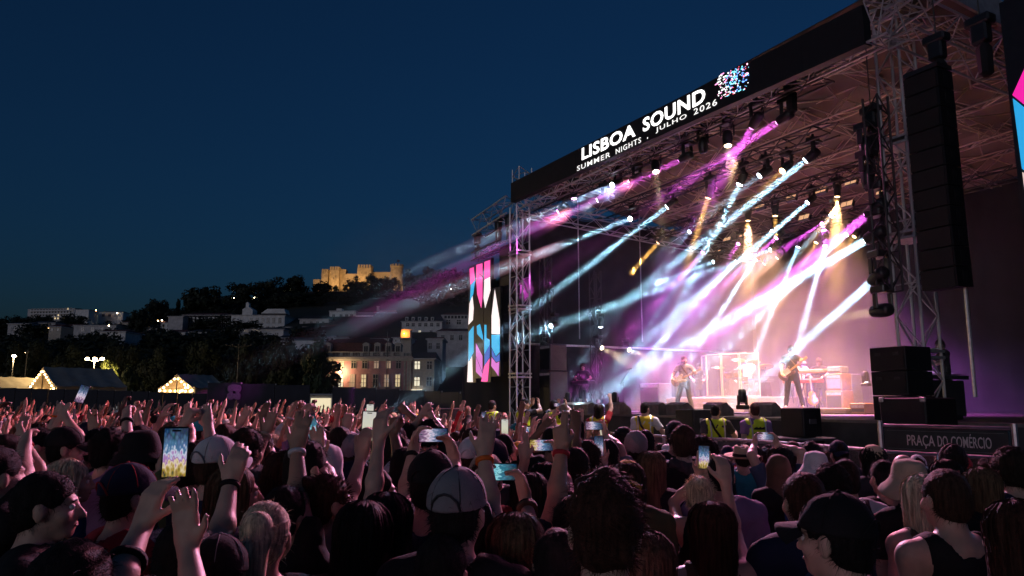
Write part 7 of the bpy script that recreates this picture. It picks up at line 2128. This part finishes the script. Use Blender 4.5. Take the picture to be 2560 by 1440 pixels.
# drum riser, shield and kit
dp = at(1862, 1005, 26.2)
T = Thing('drum_riser', (dp.x, dp.y, DECK), 'stepped drum riser in the middle of the stage', 'riser', rz=S_ANG + R(25))
T.loc('platform', MB().bev(-2.2, 2.2, -1.3, 1.5, .006, .5, .02), mat('riser_wood', (.32, .24, .19), .55, var=.2, scale=5))
for k in range(3): T.loc('step', MB().bev(-2.3, 1.0, -1.75 + k * .15, -1.305, .006 + k * .15 + .001, .15 + k * .15, .01), mat('riser_wood', (.32, .24, .19), .55))
RZ = DECK + .505
kz = S_ANG + R(25)
MK = Matrix.Translation((dp.x, dp.y, RZ)) @ Matrix.Rotation(kz, 4, 'Z')
M_sh = mat('drum_shell', (.28, .09, .04), .3, var=.2); M_skinw = mat('drum_skin', (.7, .62, .5), .5); M_brass = mat('brass', (.75, .52, .2), .28, .9)
M_chrome = mat('chrome', (.6, .6, .62), .2, 1.)
T = Thing('drum_kit', (0, 0, 0), 'drum kit with brass cymbals behind a clear shield', 'drum kit', frame=MK)
def drum(nm, c, r, h, tilt=(0, 0), m=M_sh):
    M_ = Matrix.Translation(c) @ Matrix.Rotation(tilt[0], 4, 'X') @ Matrix.Rotation(tilt[1], 4, 'Y')
    s = T.part(nm, MB().lathe([(r, -h / 2), (r, h / 2)], 22).mesh(nm, True), m, M=M_)
    for e in (-1, 1):
        T.part('hoop', MB().lathe([(r + .003, e * h / 2 - .015), (r + .014, e * h / 2 - .015), (r + .014, e * h / 2 + .012), (r + .003, e * h / 2 + .012)], 22).mesh('hoop', True), M_chrome, parent=s)
        T.part('drum_head', MB().lathe([(.001, e * (h / 2 + .003)), (r - .002, e * (h / 2 + .003))], 22).mesh('drum_head'), M_skinw, parent=s)
drum('bass_drum', (-.25, -.35, .3), .29, .42, (PI / 2, 0)); drum('rack_tom', (-.45, -.3, .78), .15, .2, (.3, 0)); drum('rack_tom', (-.08, -.3, .8), .15, .2, (.3, 0)); drum('floor_tom', (.35, .05, .38), .2, .38); drum('snare_drum', (-.05, .1, .62), .17, .15, (0, .05))
for (x, y, z, r, a) in ((-.85, -.2, 1.05, .23, .2), (.0, -.45, 1.28, .24, .3), (.5, -.35, 1.2, .25, -.2), (-.62, .12, .85, .17, 0), (.75, .1, 1.05, .26, -.3)):
    T.part('cymbal_stand', BAR, M_chrome, M=bar_m((x, y, .01), (x, y, z - .01), .012))
    T.part('cymbal', MB().lathe([(.01, .035), (.04, .03), (.05, .012), (r, -.012), (r, -.016), (.05, .008)], 22).mesh('cymbal', True), M_brass, M=Matrix.Translation((x, y, z)) @ Matrix.Rotation(a, 4, 'X') @ Matrix.Rotation(a * .6, 4, 'Y'))
T.part('stool', MB().lathe([(.02, .01), (.03, .02), (.03, .45), (.16, .47), (.17, .52), (.1, .54)], 16).mesh('stool', True), M_black, M=Matrix.Translation((-.05, .55, 0)))
m_pl = mat('clear_shield', (.85, .88, .9), .08, var=.0, alpha=.1)
for k, (x0, y0, x1, y1) in enumerate(((-1.45, -.2, -1.05, -.78), (-1.03, -.8, -.42, -.98), (-.4, -.985, .22, -.985), (.24, -.98, .85, -.8))):
    T = Thing('drum_shield', ((x0 + x1) / 2, (y0 + y1) / 2, 0), 'clear shield panel with pale frame, %s of four before the drums' % ORD[k], 'shield', 'drum shield panels', frame=MK)
    d = Vector((x1 - x0, y1 - y0, 0)); L = d.length
    A = Matrix.Translation((x0, y0, 0)) @ Matrix.Rotation(math.atan2(d.y, d.x), 4, 'Z')
    T.part('pane', MB().box(.03, L - .03, -.004, .004, .04, 1.44).mesh('pane'), m_pl, M=A)
    fr = mat('shield_frame', (.75, .6, .5), .35, var=.1)
    for nm, bx_ in (('stile', (0, .03)), ('stile', (L - .03, L))): T.part(nm, MB().bev(bx_[0], bx_[1], -.016, .016, .005, 1.47, .006), fr, M=A)
    for z0 in (.005, 1.44): T.part('rail', MB().bev(.031, L - .031, -.014, .014, z0, z0 + .03, .005), fr, M=A)
# ---- microphone stands
def mic(px, D, label, h=1.55, look=(-1, 0)):
    p = at(px, 1005, D)
    T = Thing('microphone_stand', (p.x, p.y, DECK), label, 'mic stand', 'mic stands')
    T.loc('base', MB().lathe([(.14, .005), (.14, .02), (.02, .03)], 16), M_lampb)
    T.loc('pole', BAR, M_lampb, M=bar_m((0, 0, .02), (0, 0, h * .7), .011))
    T.loc('boom', BAR, M_lampb, M=bar_m((-.12, 0, h * .64), (.22, -.05, h), .009))
    T.loc('microphone', MB().lathe([(.012, -.16), (.016, -.03), (.027, 0), (.024, .03), (.008, .045)], 10, Matrix.Translation((.25, -.055, h + .02)) @ Matrix.Rotation(R(80), 4, 'Y')), M_lampb)
mic(1689, 23.7, 'microphone on a boom stand in front of the singer')
mic(1950, 25.5, 'microphone stand behind the guitarist', 1.5)
mic(1965, 22.6, 'microphone stand at the front of the low riser', 1.5)
mic(1560, 24.5, 'hazy microphone stand between the wedges and the far keyboard', 1.4)
# ---- crowd barrier: steel frames with mesh, and the square's name sign on top
BP = [(1440, 1076), (1545, 1082), (1660, 1089), (1790, 1095), (1934, 1103), (2065, 1113), (2205, 1124), (2370, 1134), (2545, 1145), (2740, 1157)]
pts = []
for px, py in BP:
    d = ray(px, py); t = (1.48 - CAM_H) / d.z
    pts.append(Vector((d.x * t, d.y * t, 0)))
M_steel = mat('barrier_steel', (.36, .34, .36), .35, .85, var=.2)
M_mesh = mat('barrier_mesh', (.1, .1, .11), .5, .5, var=.5, scale=90, bump=.5, bscale=120)
nmb = ['far end', 'below the woman in a vest', 'below the speaker plinth', 'below the strapped guard', 'behind the straw hat', 'left of the square sign', 'under the square sign, left half', 'under the square sign, right half', 'at the right frame edge']
for k, (a, b) in enumerate(zip(pts, pts[1:])):
    T = Thing('crowd_barrier', (a + b) / 2, 'steel mesh barrier section, %s' % nmb[k], 'barrier', 'crowd barriers')
    d = (b - a).normalized(); L = (b - a).length
    A = Matrix.Translation(a) @ Matrix.Rotation(math.atan2(d.y, d.x), 4, 'Z')
    for x in (.02, L - .02): T.part('post', MB().tube((x, 0, .01), (x, 0, 1.46), .024), M_steel, M=A)
    T.part('top_rail', MB().bev(0, L, -.05, .04, 1.44, 1.49, .012), M_steel, M=A)
    for z in (.15, 1.02): T.part('rail', MB().tube((.02, 0, z), (L - .02, 0, z), .016), M_steel, M=A)
    T.part('mesh_panel', MB().box(.04, L - .04, -.006, .006, .16, 1.43), M_mesh, M=A)
    T.part('step_plate', MB().bev(0, L, .02, .9, .01, .3, .01), M_alud, M=A)
SGN = [at(2200, 1064, 8.9), at(2536, 1076, 7.75)]
sa, sb = SGN
zt, zb_ = 2.1 - (1066 - 1005) / 1872 * 8.9, 0
sa = Vector((sa.x, sa.y, 0)); sb = Vector((sb.x, sb.y, 0))
d = (sb - sa).normalized(); L = (sb - sa).length
A = Matrix.Translation(sa) @ Matrix.Rotation(math.atan2(d.y, d.x), 4, 'Z')
T = Thing('square_sign', (0, 0, 0), 'dark green street sign in a steel frame above the barrier', 'sign', frame=A)
z0, z1 = 1.515, 1.83
T.part('board', MB().bev(.05, L - .05, -.02, .02, z0 + .03, z1 - .03, .008), mat('sign_green', (.012, .03, .025), .5, var=.2))
for x in (-.0, L): T.part('post', MB().tube((x, 0, .3), (x, 0, z1 + .05), .03), M_steel)
for z in (z0, z1): T.part('rail', MB().tube((.03, 0, z), (L - .03, 0, z), .018), M_steel)
M_sgw = mat('sign_white', (.55, .55, .52), .6)
for (q0, q1) in (((.09, z0 + .055), (L - .09, z0 + .055)), ((.09, z1 - .055), (L - .09, z1 - .055))): T.part('border_line', MB().box(q0[0], q1[0], -.0235, -.0205, q0[1] - .002, q0[1] + .002), mat('sign_line', (.12, .16, .14), .6))
wd = [('PRAÇA', .205, .432), ('DO', .455, .535), ('COMÉRCIO', .56, .86)]
for s, a, b in wd:
    ac = s in ('PRAÇA', 'COMÉRCIO')
    h_ = .118 if s == 'DO' else (.148 if s == 'COMÉRCIO' else .146)
    dz = -.028 if s == 'PRAÇA' else 0
    text_on(T, 'lettering', s, (L * (.03 + a * .95), -.021, (z0 + z1) / 2 - .06 + dz), (L * (.03 + b * .95), -.021, (z0 + z1) / 2 - .06 + dz), h_, M_sgw, offset=.006, proud=.003, ext=.0015)
# small far barrier sign
p = at(1130, 1036, 19.5)
T = Thing('barrier_sign', (p.x, p.y, 1.4), 'small dark notice panel on the far barrier left of the guards', 'sign')
T.loc('panel', MB().bev(-.3, .3, -.02, .02, .1, .5, .01), mat('notice', (.05, .045, .06), .6))
for x in (-.32, .32): T.loc('post', MB().tube((x, 0, -1.39), (x, 0, .56), .02), M_steel)
for z in (.07, .53): T.loc('rail', MB().tube((-.3, 0, z), (.3, 0, z), .014), M_steel)
for i in range(9):
    T.loc('lettering_stroke', MB().box(-.22 + i * .05, -.19 + i * .05 + .008 * (i % 3), -.0245, -.0205, .2, .245 + .012 * (i % 2)), M_sgw)
# ================================================================== PERFORMERS AND GUARDS
LEGS_A = {1: ((.14, .04, .5), (.2, .02, .09)), -1: ((-.16, .02, .5), (-.24, -.04, .09))}
def on_deck(px, D, z=DECK): 
    p = at(px, 1005, D); return Vector((p.x, p.y, z))
def guitar(T, body_c, neck_to, m, scale=1., bass=False):
    c, n = Vector(body_c), Vector(neck_to)
    ax = (n - c).normalized(); up = Vector((0, 1, 0)); up = (up - ax * up.dot(ax)).normalized(); sd = ax.cross(up)
    A = Matrix(((*ax, 0), (*sd, 0), (*up, 0), (0, 0, 0, 1))).transposed(); A = Matrix.Translation(c) @ A
    F = Field((-.26, -.2, -.05), (.26, .2, .05), .012)
    F.ell((-.1, 0, 0), (.13, .16, .02), .02); F.ell((.08, 0, 0), (.11, .12, .02), .03); F.ell((.2, .1, 0), (.06, .04, .018), .03); F.ell((.17, -.1, 0), (.05, .035, .018), .03)
    b = T.loc('guitar', F.mesh('guitar'), m, M=A)
    L = (n - c).length
    T.loc('neck', MB().bev(.12, L, -.024, .024, -.0, .024, .006), mat('maple', (.55, .33, .15), .4), parent=b)
    T.loc('headstock', MB().bev(L - .01, L + .15, -.04, .03, -.004, .014, .006), mat('maple', (.55, .33, .15), .4), parent=b)
    T.loc('pickguard', MB().bev(-.06, .16, -.1, .05, .021, .025, .002), mat('pickguard', (.75, .72, .68), .4), parent=b)
    T.loc('strap', MB().path([A.inverted() @ Vector(q) for q in ((-.2, .14, 1.0), (-.1, .16, 1.2), (.06, .12, 1.42), (.1, -.06, 1.45), (.02, -.17, 1.25), (.2, -.02, 1.05))], .02, 5), CLO['brown'], parent=b)
HG = math.atan2(.35, -1)
def face_rz(dx, dy): return math.atan2(dy, dx) - PI / 2
# singer: facing the audience, head turned to the microphone at his right
P = Pose({1: ((.27, .24, .98), (1, -.5, -.3), 'grip', (-.6, .3, -.6), (0, -1, 0)), -1: ((-.30, .36, 1.16), (-1, -.2, -.6), 'grip', (-.3, .5, .6), (0, -1, .2))}, yaw=.55, legs={1: ((.17, .12, .52), (.27, .02, .09)), -1: ((-.13, .06, .5), (-.24, .12, .09))})
T = person(on_deck(1713, 23.8), face_rz(-.38, -1), 1.03, 'singer', P, 'singer in a dark grey shirt playing guitar at the microphone', 'band on stage', hairs='short', hc='brown', sc_='grey', trs='charcoal', face=True, beard=True, hi=True, cat='musician', skin=0)
guitar(T, (.17, .2, .98), (-.42, .36, 1.24), mat('guitar_cream', (.6, .5, .36), .3))
# guitarist on the right, sunglasses, looking down at his hand
P = Pose({1: ((.24, .25, .93), (1, -.5, -.3), 'grip', (-.6, .3, -.6), (0, -1, 0)), -1: ((-.26, .38, 1.22), (-1, -.2, -.6), 'grip', (-.3, .4, .7), (0, -1, .2))}, yaw=.45, pitch=-.25, legs=LEGS_A)
T = person(on_deck(1984, 21.9, DECK + .15), face_rz(-.5, -1), 1.05, 'guitarist', P, 'guitarist in black with dark glasses looking down at the strings', 'band on stage', hairs='messy', hc='black', sc_='black', trs='black', face=True, glasses=True, hi=True, cat='musician')
guitar(T, (.14, .2, .95), (-.34, .36, 1.3), mat('guitar_dark', (.12, .06, .04), .3))
# keyboard players
P = Pose({1: ((.18, .36, 1.12), (1, -.4, -.4), 'relax', (0, 1, -.3), (0, 0, -1)), -1: ((-.18, .36, 1.12), (-1, -.4, -.4), 'relax', (0, 1, -.3), (0, 0, -1))}, yaw=.3, pitch=-.3)
PKEY = P
person(on_deck(2053, 24.6, DECK), face_rz(-.7, -1), 1.02, 'keys', P, 'fair-haired keyboard player in a dark top behind the red keyboard', 'band on stage', hairs='messy', hc='light', sc_='black', trs='black', face=True, cat='musician')
person(on_deck(2003, 24.9, DECK), face_rz(-.5, -1), 1.03, 'keys', P, 'bearded musician in a pale shirt and shorts behind the guitarist', 'band on stage', hairs='short', hc='dark', sc_='white', trs='beige', shorts=True, face=True, beard=True, cat='musician')
person(on_deck(1750, 27.0, DECK), face_rz(-.3, -1), 1.0, 'keys', P, 'musician in a dark tee and jeans behind the singer', 'band on stage', hairs='short', hc='dark', sc_='charcoal', trs='denim', face=True, beard=True, cat='musician', skin=1)
person(on_deck(1459, 26.6, DECK), face_rz(-.2, -1), .98, 'keys_woman', Pose({k: v for k, v in P.arms.items()}, female=True, pitch=-.25), 'woman in a black dress playing the far small keyboard', 'band on stage', hairs='midlong', hc='dark', sc_='black', trs='black', shorts=True, face=True, cat='musician')
# drummer, seated
PD = Pose({1: ((.32, .38, 1.28), (1, -.3, -.5), 'fist', (-.3, .8, .3), (0, 0, -1)), -1: ((-.3, .42, 1.12), (-1, -.3, -.5), 'fist', (.3, .8, 0), (0, 0, -1))}, pitch=-.1, legs={1: ((.26, .42, .82), (.3, .45, .42)), -1: ((-.26, .42, .82), (-.3, .45, .42))})
q = MK @ Vector((-.05, .55, 0))
T = person(Vector((q.x, q.y, RZ - .33)), kz + PI, 1.0, 'drummer', PD, 'drummer in a white tee playing behind the kit', 'band on stage', hairs='short', hc='brown', sc_='white', trs='denim', face=True, cat='musician')
for sd in (-1, 1):
    w = Vector(PD.wr[sd]) + Vector(nrm(PD.hd[sd][1])) * .08
    T.loc('drumstick', BAR, mat('maple', (.55, .33, .15), .4), M=bar_m(w - Vector((sd * .05, .1, 0)), w + Vector((-sd * .12, .3, .06)), .008))
# technician at the desk in the near wing
person(on_deck(2368, 16.6), face_rz(-1, .25), 1.0, 'keys', PKEY, 'technician in black bent over the side desk near the tower', 'crew', hairs='short', hc='auburn', sc_='black', trs='black', face=True, cat='person')
p = on_deck(2335, 16.6)
T = Thing('mixing_desk', p, 'dark mixing desk in front of the technician', 'desk', rz=S_ANG)
T.loc('desk_top', MB().prism([(-.4, .95), (.4, .82), (.4, .9), (-.4, 1.05)], -.7, .7), M_lampb)
T.loc('desk_body', MB().bev(-.35, .35, -.6, .6, .01, .8, .02), M_black)
T.loc('lit_panel', MB().box(-.2, .2, -.5, .5, .0, .006), glow('desk_glow', (.6, .3, .8), .6), M=Matrix.Translation((0, 0, .985)) @ Matrix.Rotation(R(9), 4, 'Y'))
# spare guitar on a stand
p = on_deck(2034, 22.4, DECK + .155)
T = Thing('guitar_stand', p, 'orange guitar leaning on a stand beside the keyboards', 'guitar')
guitar_h = Thing
F = Field((-.22, -.05, 0), (.22, .05, .5), .012)
F.ell((0, 0, .16), (.17, .022, .15), .02); F.ell((0, 0, .34), (.12, .022, .1), .03)
T.loc('guitar_body', F.mesh('guitar_body'), mat('guitar_orange', (.65, .18, .03), .25), M=Matrix.Translation((0, 0, .06)) @ Matrix.Rotation(R(-10), 4, 'X'))
T.loc('neck', MB().bev(-.025, .025, -.012, .012, .42, 1.0, .005), mat('maple', (.55, .33, .15), .4), M=Matrix.Rotation(R(-10), 4, 'X'))
for s in (-1, 1): T.loc('stand_leg', BAR, M_alud, M=bar_m((0, .12, .5), (s * .2, .0, .005), .01))
# ---- guards in yellow vests along the pit, standing on the barrier step
M_vest = mat('vest_yellow', (.62, .8, .02), .6, var=.12, scale=5, bump=.2, bscale=30)
M_vest2 = mat('vest_amber', (.75, .62, .03), .6, var=.12, scale=5, bump=.2, bscale=30)
M_refl = mat('reflective_tape', (.62, .64, .62), .35, .3)
def vest_mesh(P):
    F = Field((-.3, -.28, .78), (.3, .3, 1.56), .013)
    F.cone((0, 0, .78), (0, 0, 1.08), .18, .155, .04, (1, 1.28, 1)); F.cone((0, 0, 1.08), (0, 0, 1.33), .155, .168, .05, (1, 1.28, 1)); F.cone((-.12, -.01, 1.40), (.12, -.01, 1.40), .092, .092, .05)
    F.noise(.003, 24, 8)
    F.cone((0, -.0, 1.43), (0, .03, 1.62), .085, .1, .012, sub=True)
    for sd in (-1, 1): F.ell((sd * .26, 0, 1.36), (.085, .13, .16), .02, sub=True)
    F.cutz(.80)
    return F.mesh('vest')
def band_mesh(z):
    F = Field((-.3, -.28, z - .03), (.3, .3, z + .045), .01)
    F.cone((0, 0, .78), (0, 0, 1.08), .186, .161, .04, (1, 1.28, 1)); F.cone((0, 0, 1.08), (0, 0, 1.33), .161, .174, .05, (1, 1.28, 1))
    F.cutz(z - .02); F.cutz(z + .03, False)
    return F.mesh('reflective_band')
VEST = vest_mesh(None)
RB = [band_mesh(.94), band_mesh(1.08)]
def guard(px, D, top_y, P, key, label, turn, m=M_vest, hairs='fade', hc='black', sc_='black', skin=0, strap=False, text=False, **kw):
    p = at(px, top_y, D)
    sc = 1.02
    base = Vector((p.x, p.y, p.z - 1.72 * sc))
    def ex(T, P_):
        v = T.loc('vest', VEST, m)
        for r_ in RB: T.loc('reflective_band', r_, M_refl, parent=v)
        for s in (-1, 1): T.loc('reflective_brace', MB().path([(s * .115, -.158, 1.1), (s * .115, -.175, 1.25), (s * .12, -.13, 1.42), (s * .12, -.04, 1.497)], .012, 5), M_refl, parent=v)
        if strap: T.loc('sling', MB().path([(.19, -.02, .95), (.1, -.2, 1.08), (-.06, -.2, 1.3), (-.12, -.06, 1.5)], .02, 6), CLO['black'])
        if text:
            for row, (zz, n_) in enumerate(((1.3, 9), (1.22, 6))):     # blurred dark print, two lines
                for q_ in range(n_):
                    T.loc('print_stroke', MB().box(-.088 + q_ * .0205, -.073 + q_ * .0205, -.187, -.172, zz, zz + .038 + .008 * (q_ * 7 % 3 - 1)), CLO['black'], parent=v)
    T = person(base, -R(turn), sc, key, P, label, 'guards in yellow vests', hairs=hairs, hc=hc, sc_=sc_, skin=skin, extra=ex, trs='black', cat='person', **kw)
    # the step each guard stands on
    if base.z > .06:
        o = one('pit_step', MB().bev(-.35, .35, -.3, .3, .012, base.z - .002, .01), M_alud, 'dark step under the %s' % label.split(' in ')[0].split(' with ')[0], 'step', 'pit steps', M=Matrix.Translation((base.x, base.y, 0)) @ Matrix.Rotation(S_ANG, 4, 'Z'))
        o['label'] = 'dark step under the %s' % kw_label(label)
def kw_label(l): return ' '.join(l.split()[:9])
PFILM = Pose({1: ((.1, .36, 1.62), (1, -.2, -.6), 'grip', (0, .1, 1), (-.8, -.5, 0)), -1: ((-.1, .36, 1.62), (-1, -.2, -.6), 'grip', (0, .1, 1), (.8, -.5, 0))}, yaw=-.3)
PPOINT = Pose({1: ((.42, .3, 1.22), (.4, -.3, -1), 'open')}, yaw=-.5)
PPHO = Pose({1: ((.2, .3, 1.86), (1, 0, -.3), 'grip')}, yaw=-.1)
guard(1229, 17.6, 1003, Pose(yaw=-.35), 'guard_look', 'guard in a lime vest looking right, leftmost of the guards', 20, skin=1)
guard(1309, 17.0, 998, PFILM, 'guard_film', 'guard in a lime vest aiming a camera upward', 50, skin=1)
guard(1384, 16.5, 1001, PFILM, 'guard_film', 'balding guard in a yellow vest holding a phone with both hands', 34, m=M_vest, skin=0, hairs='short')
guard(1497, 15.6, 1012, PPHO, 'guard_pho', 'woman in an amber vest photographing with an arm raised', 14, m=M_vest2, hairs='midlong', hc='dark', sc_='red', skin=0)
guard(1610, 14.7, 1008, PPOINT, 'guard_point', 'guard in an amber vest with a shoulder strap, hand lifted', 12, m=M_vest2, sc_='white', strap=True)
guard(1787, 13.4, 1012, PPOINT, 'guard_point', 'guard in a lime vest with a black sling, pointing right', 2, strap=True, sc_='charcoal')
guard(1886, 12.9, 1010, Pose(yaw=-.2), 'guard_stand', 'guard in a lime vest with black lettering on the back', -2, text=True, sc_='purple', hc='auburn')
cpos = at(1500, 1003, 15.3)
phone(cpos, (0, 1, .1), PI / 2, 'small phone in the raised hand of the woman in the amber vest', 1)
cpos = at(1393, 1012, 16.1)
phone(cpos, (.5, 1, .1), PI / 2, 'phone held level by the balding guard', 1)
# ================================================================== SMOKE IN THE LAMP BEAMS, STAGE HAZE
def smoke_mat(name, dens, col=(.93, .95, 1), aniso=.0, fade=True, noise=1.1, nscale=(1.2, 1.2, .45)):
    m = bpy.data.materials.new(name)
    m.use_nodes = True
    n = m.node_tree
    n.nodes.remove(n.nodes['Principled BSDF'])
    pv = n.nodes.new('ShaderNodeVolumePrincipled')
    pv.inputs['Color'].default_value = (*col, 1)
    pv.inputs['Anisotropy'].default_value = aniso
    n.links.new(pv.outputs[0], n.nodes['Material Output'].inputs['Volume'])
    if not fade:
        pv.inputs['Density'].default_value = dens
        return m
    tc = n.nodes.new('ShaderNodeTexCoord')
    sx = n.nodes.new('ShaderNodeSeparateXYZ')
    n.links.new(tc.outputs['Generated'], sx.inputs[0])
    r = n.nodes.new('ShaderNodeMapRange')
    r.interpolation_type = 'SMOOTHSTEP'
    r.inputs['From Min'].default_value, r.inputs['From Max'].default_value = 1.0, .15
    r.inputs['To Min'].default_value, r.inputs['To Max'].default_value = 0, dens
    n.links.new(sx.outputs[2], r.inputs['Value'])
    mp = n.nodes.new('ShaderNodeMapping')
    mp.inputs['Scale'].default_value = nscale
    n.links.new(tc.outputs['Object'], mp.inputs[0])
    nz = n.nodes.new('ShaderNodeTexNoise')
    nz.inputs['Scale'].default_value = 1.6
    nz.inputs['Detail'].default_value = 3
    n.links.new(mp.outputs[0], nz.inputs['Vector'])
    r2 = n.nodes.new('ShaderNodeMapRange')
    r2.inputs['From Min'].default_value, r2.inputs['From Max'].default_value = .3, .7
    r2.inputs['To Min'].default_value, r2.inputs['To Max'].default_value = .93, 1.07
    n.links.new(nz.outputs['Fac'], r2.inputs['Value'])
    mu = n.nodes.new('ShaderNodeMath'); mu.operation = 'MULTIPLY'
    n.links.new(r.outputs[0], mu.inputs[0]); n.links.new(r2.outputs[0], mu.inputs[1])
    n.links.new(mu.outputs[0], pv.inputs['Density'])
    return m
SMK = {}
for M_, D, r0, r1, c, dens in BEAMS:
    if dens not in SMK: SMK[dens] = smoke_mat('beam_smoke_%g' % dens, .06 * dens)
    o = ob('smoke_shaft', MB().lathe([(r0, 0), (r1, D)], 20).mesh('smoke_shaft'), SMK[dens], None, M_)
    tag(o, kind='stuff')

sm = smoke_mat('stage_smoke_air', .03, col=(.95, .93, .97), nscale=(.35, .35, .5))
for nd in sm.node_tree.nodes:              # thickest over the deck, thinning towards the lamps, drifting in billows
    if nd.type == 'MAP_RANGE' and nd.interpolation_type == 'SMOOTHSTEP':
        nd.inputs['From Min'].default_value, nd.inputs['From Max'].default_value = 1.05, .1
    elif nd.type == 'MAP_RANGE':
        nd.inputs['To Min'].default_value, nd.inputs['To Max'].default_value = .25, 1.7
o = ob('smoke', MB().box(.3, 13.9, .45, SV1 - .4, DECK + .03, 7.9).mesh('smoke'), sm, None, MS)
tag(o, 'stage smoke filling the space under the canopy', 'smoke', kind='stuff')

sm2 = smoke_mat('drift_smoke_air', .011, col=(.95, .93, .97), fade=False)
o = ob('smoke', MB().box(-9, .25, -5, .35, .3, 8.4).mesh('smoke'), sm2, None, MS)
tag(o, 'thin smoke drifting past the far end of the stage', 'smoke', kind='stuff')
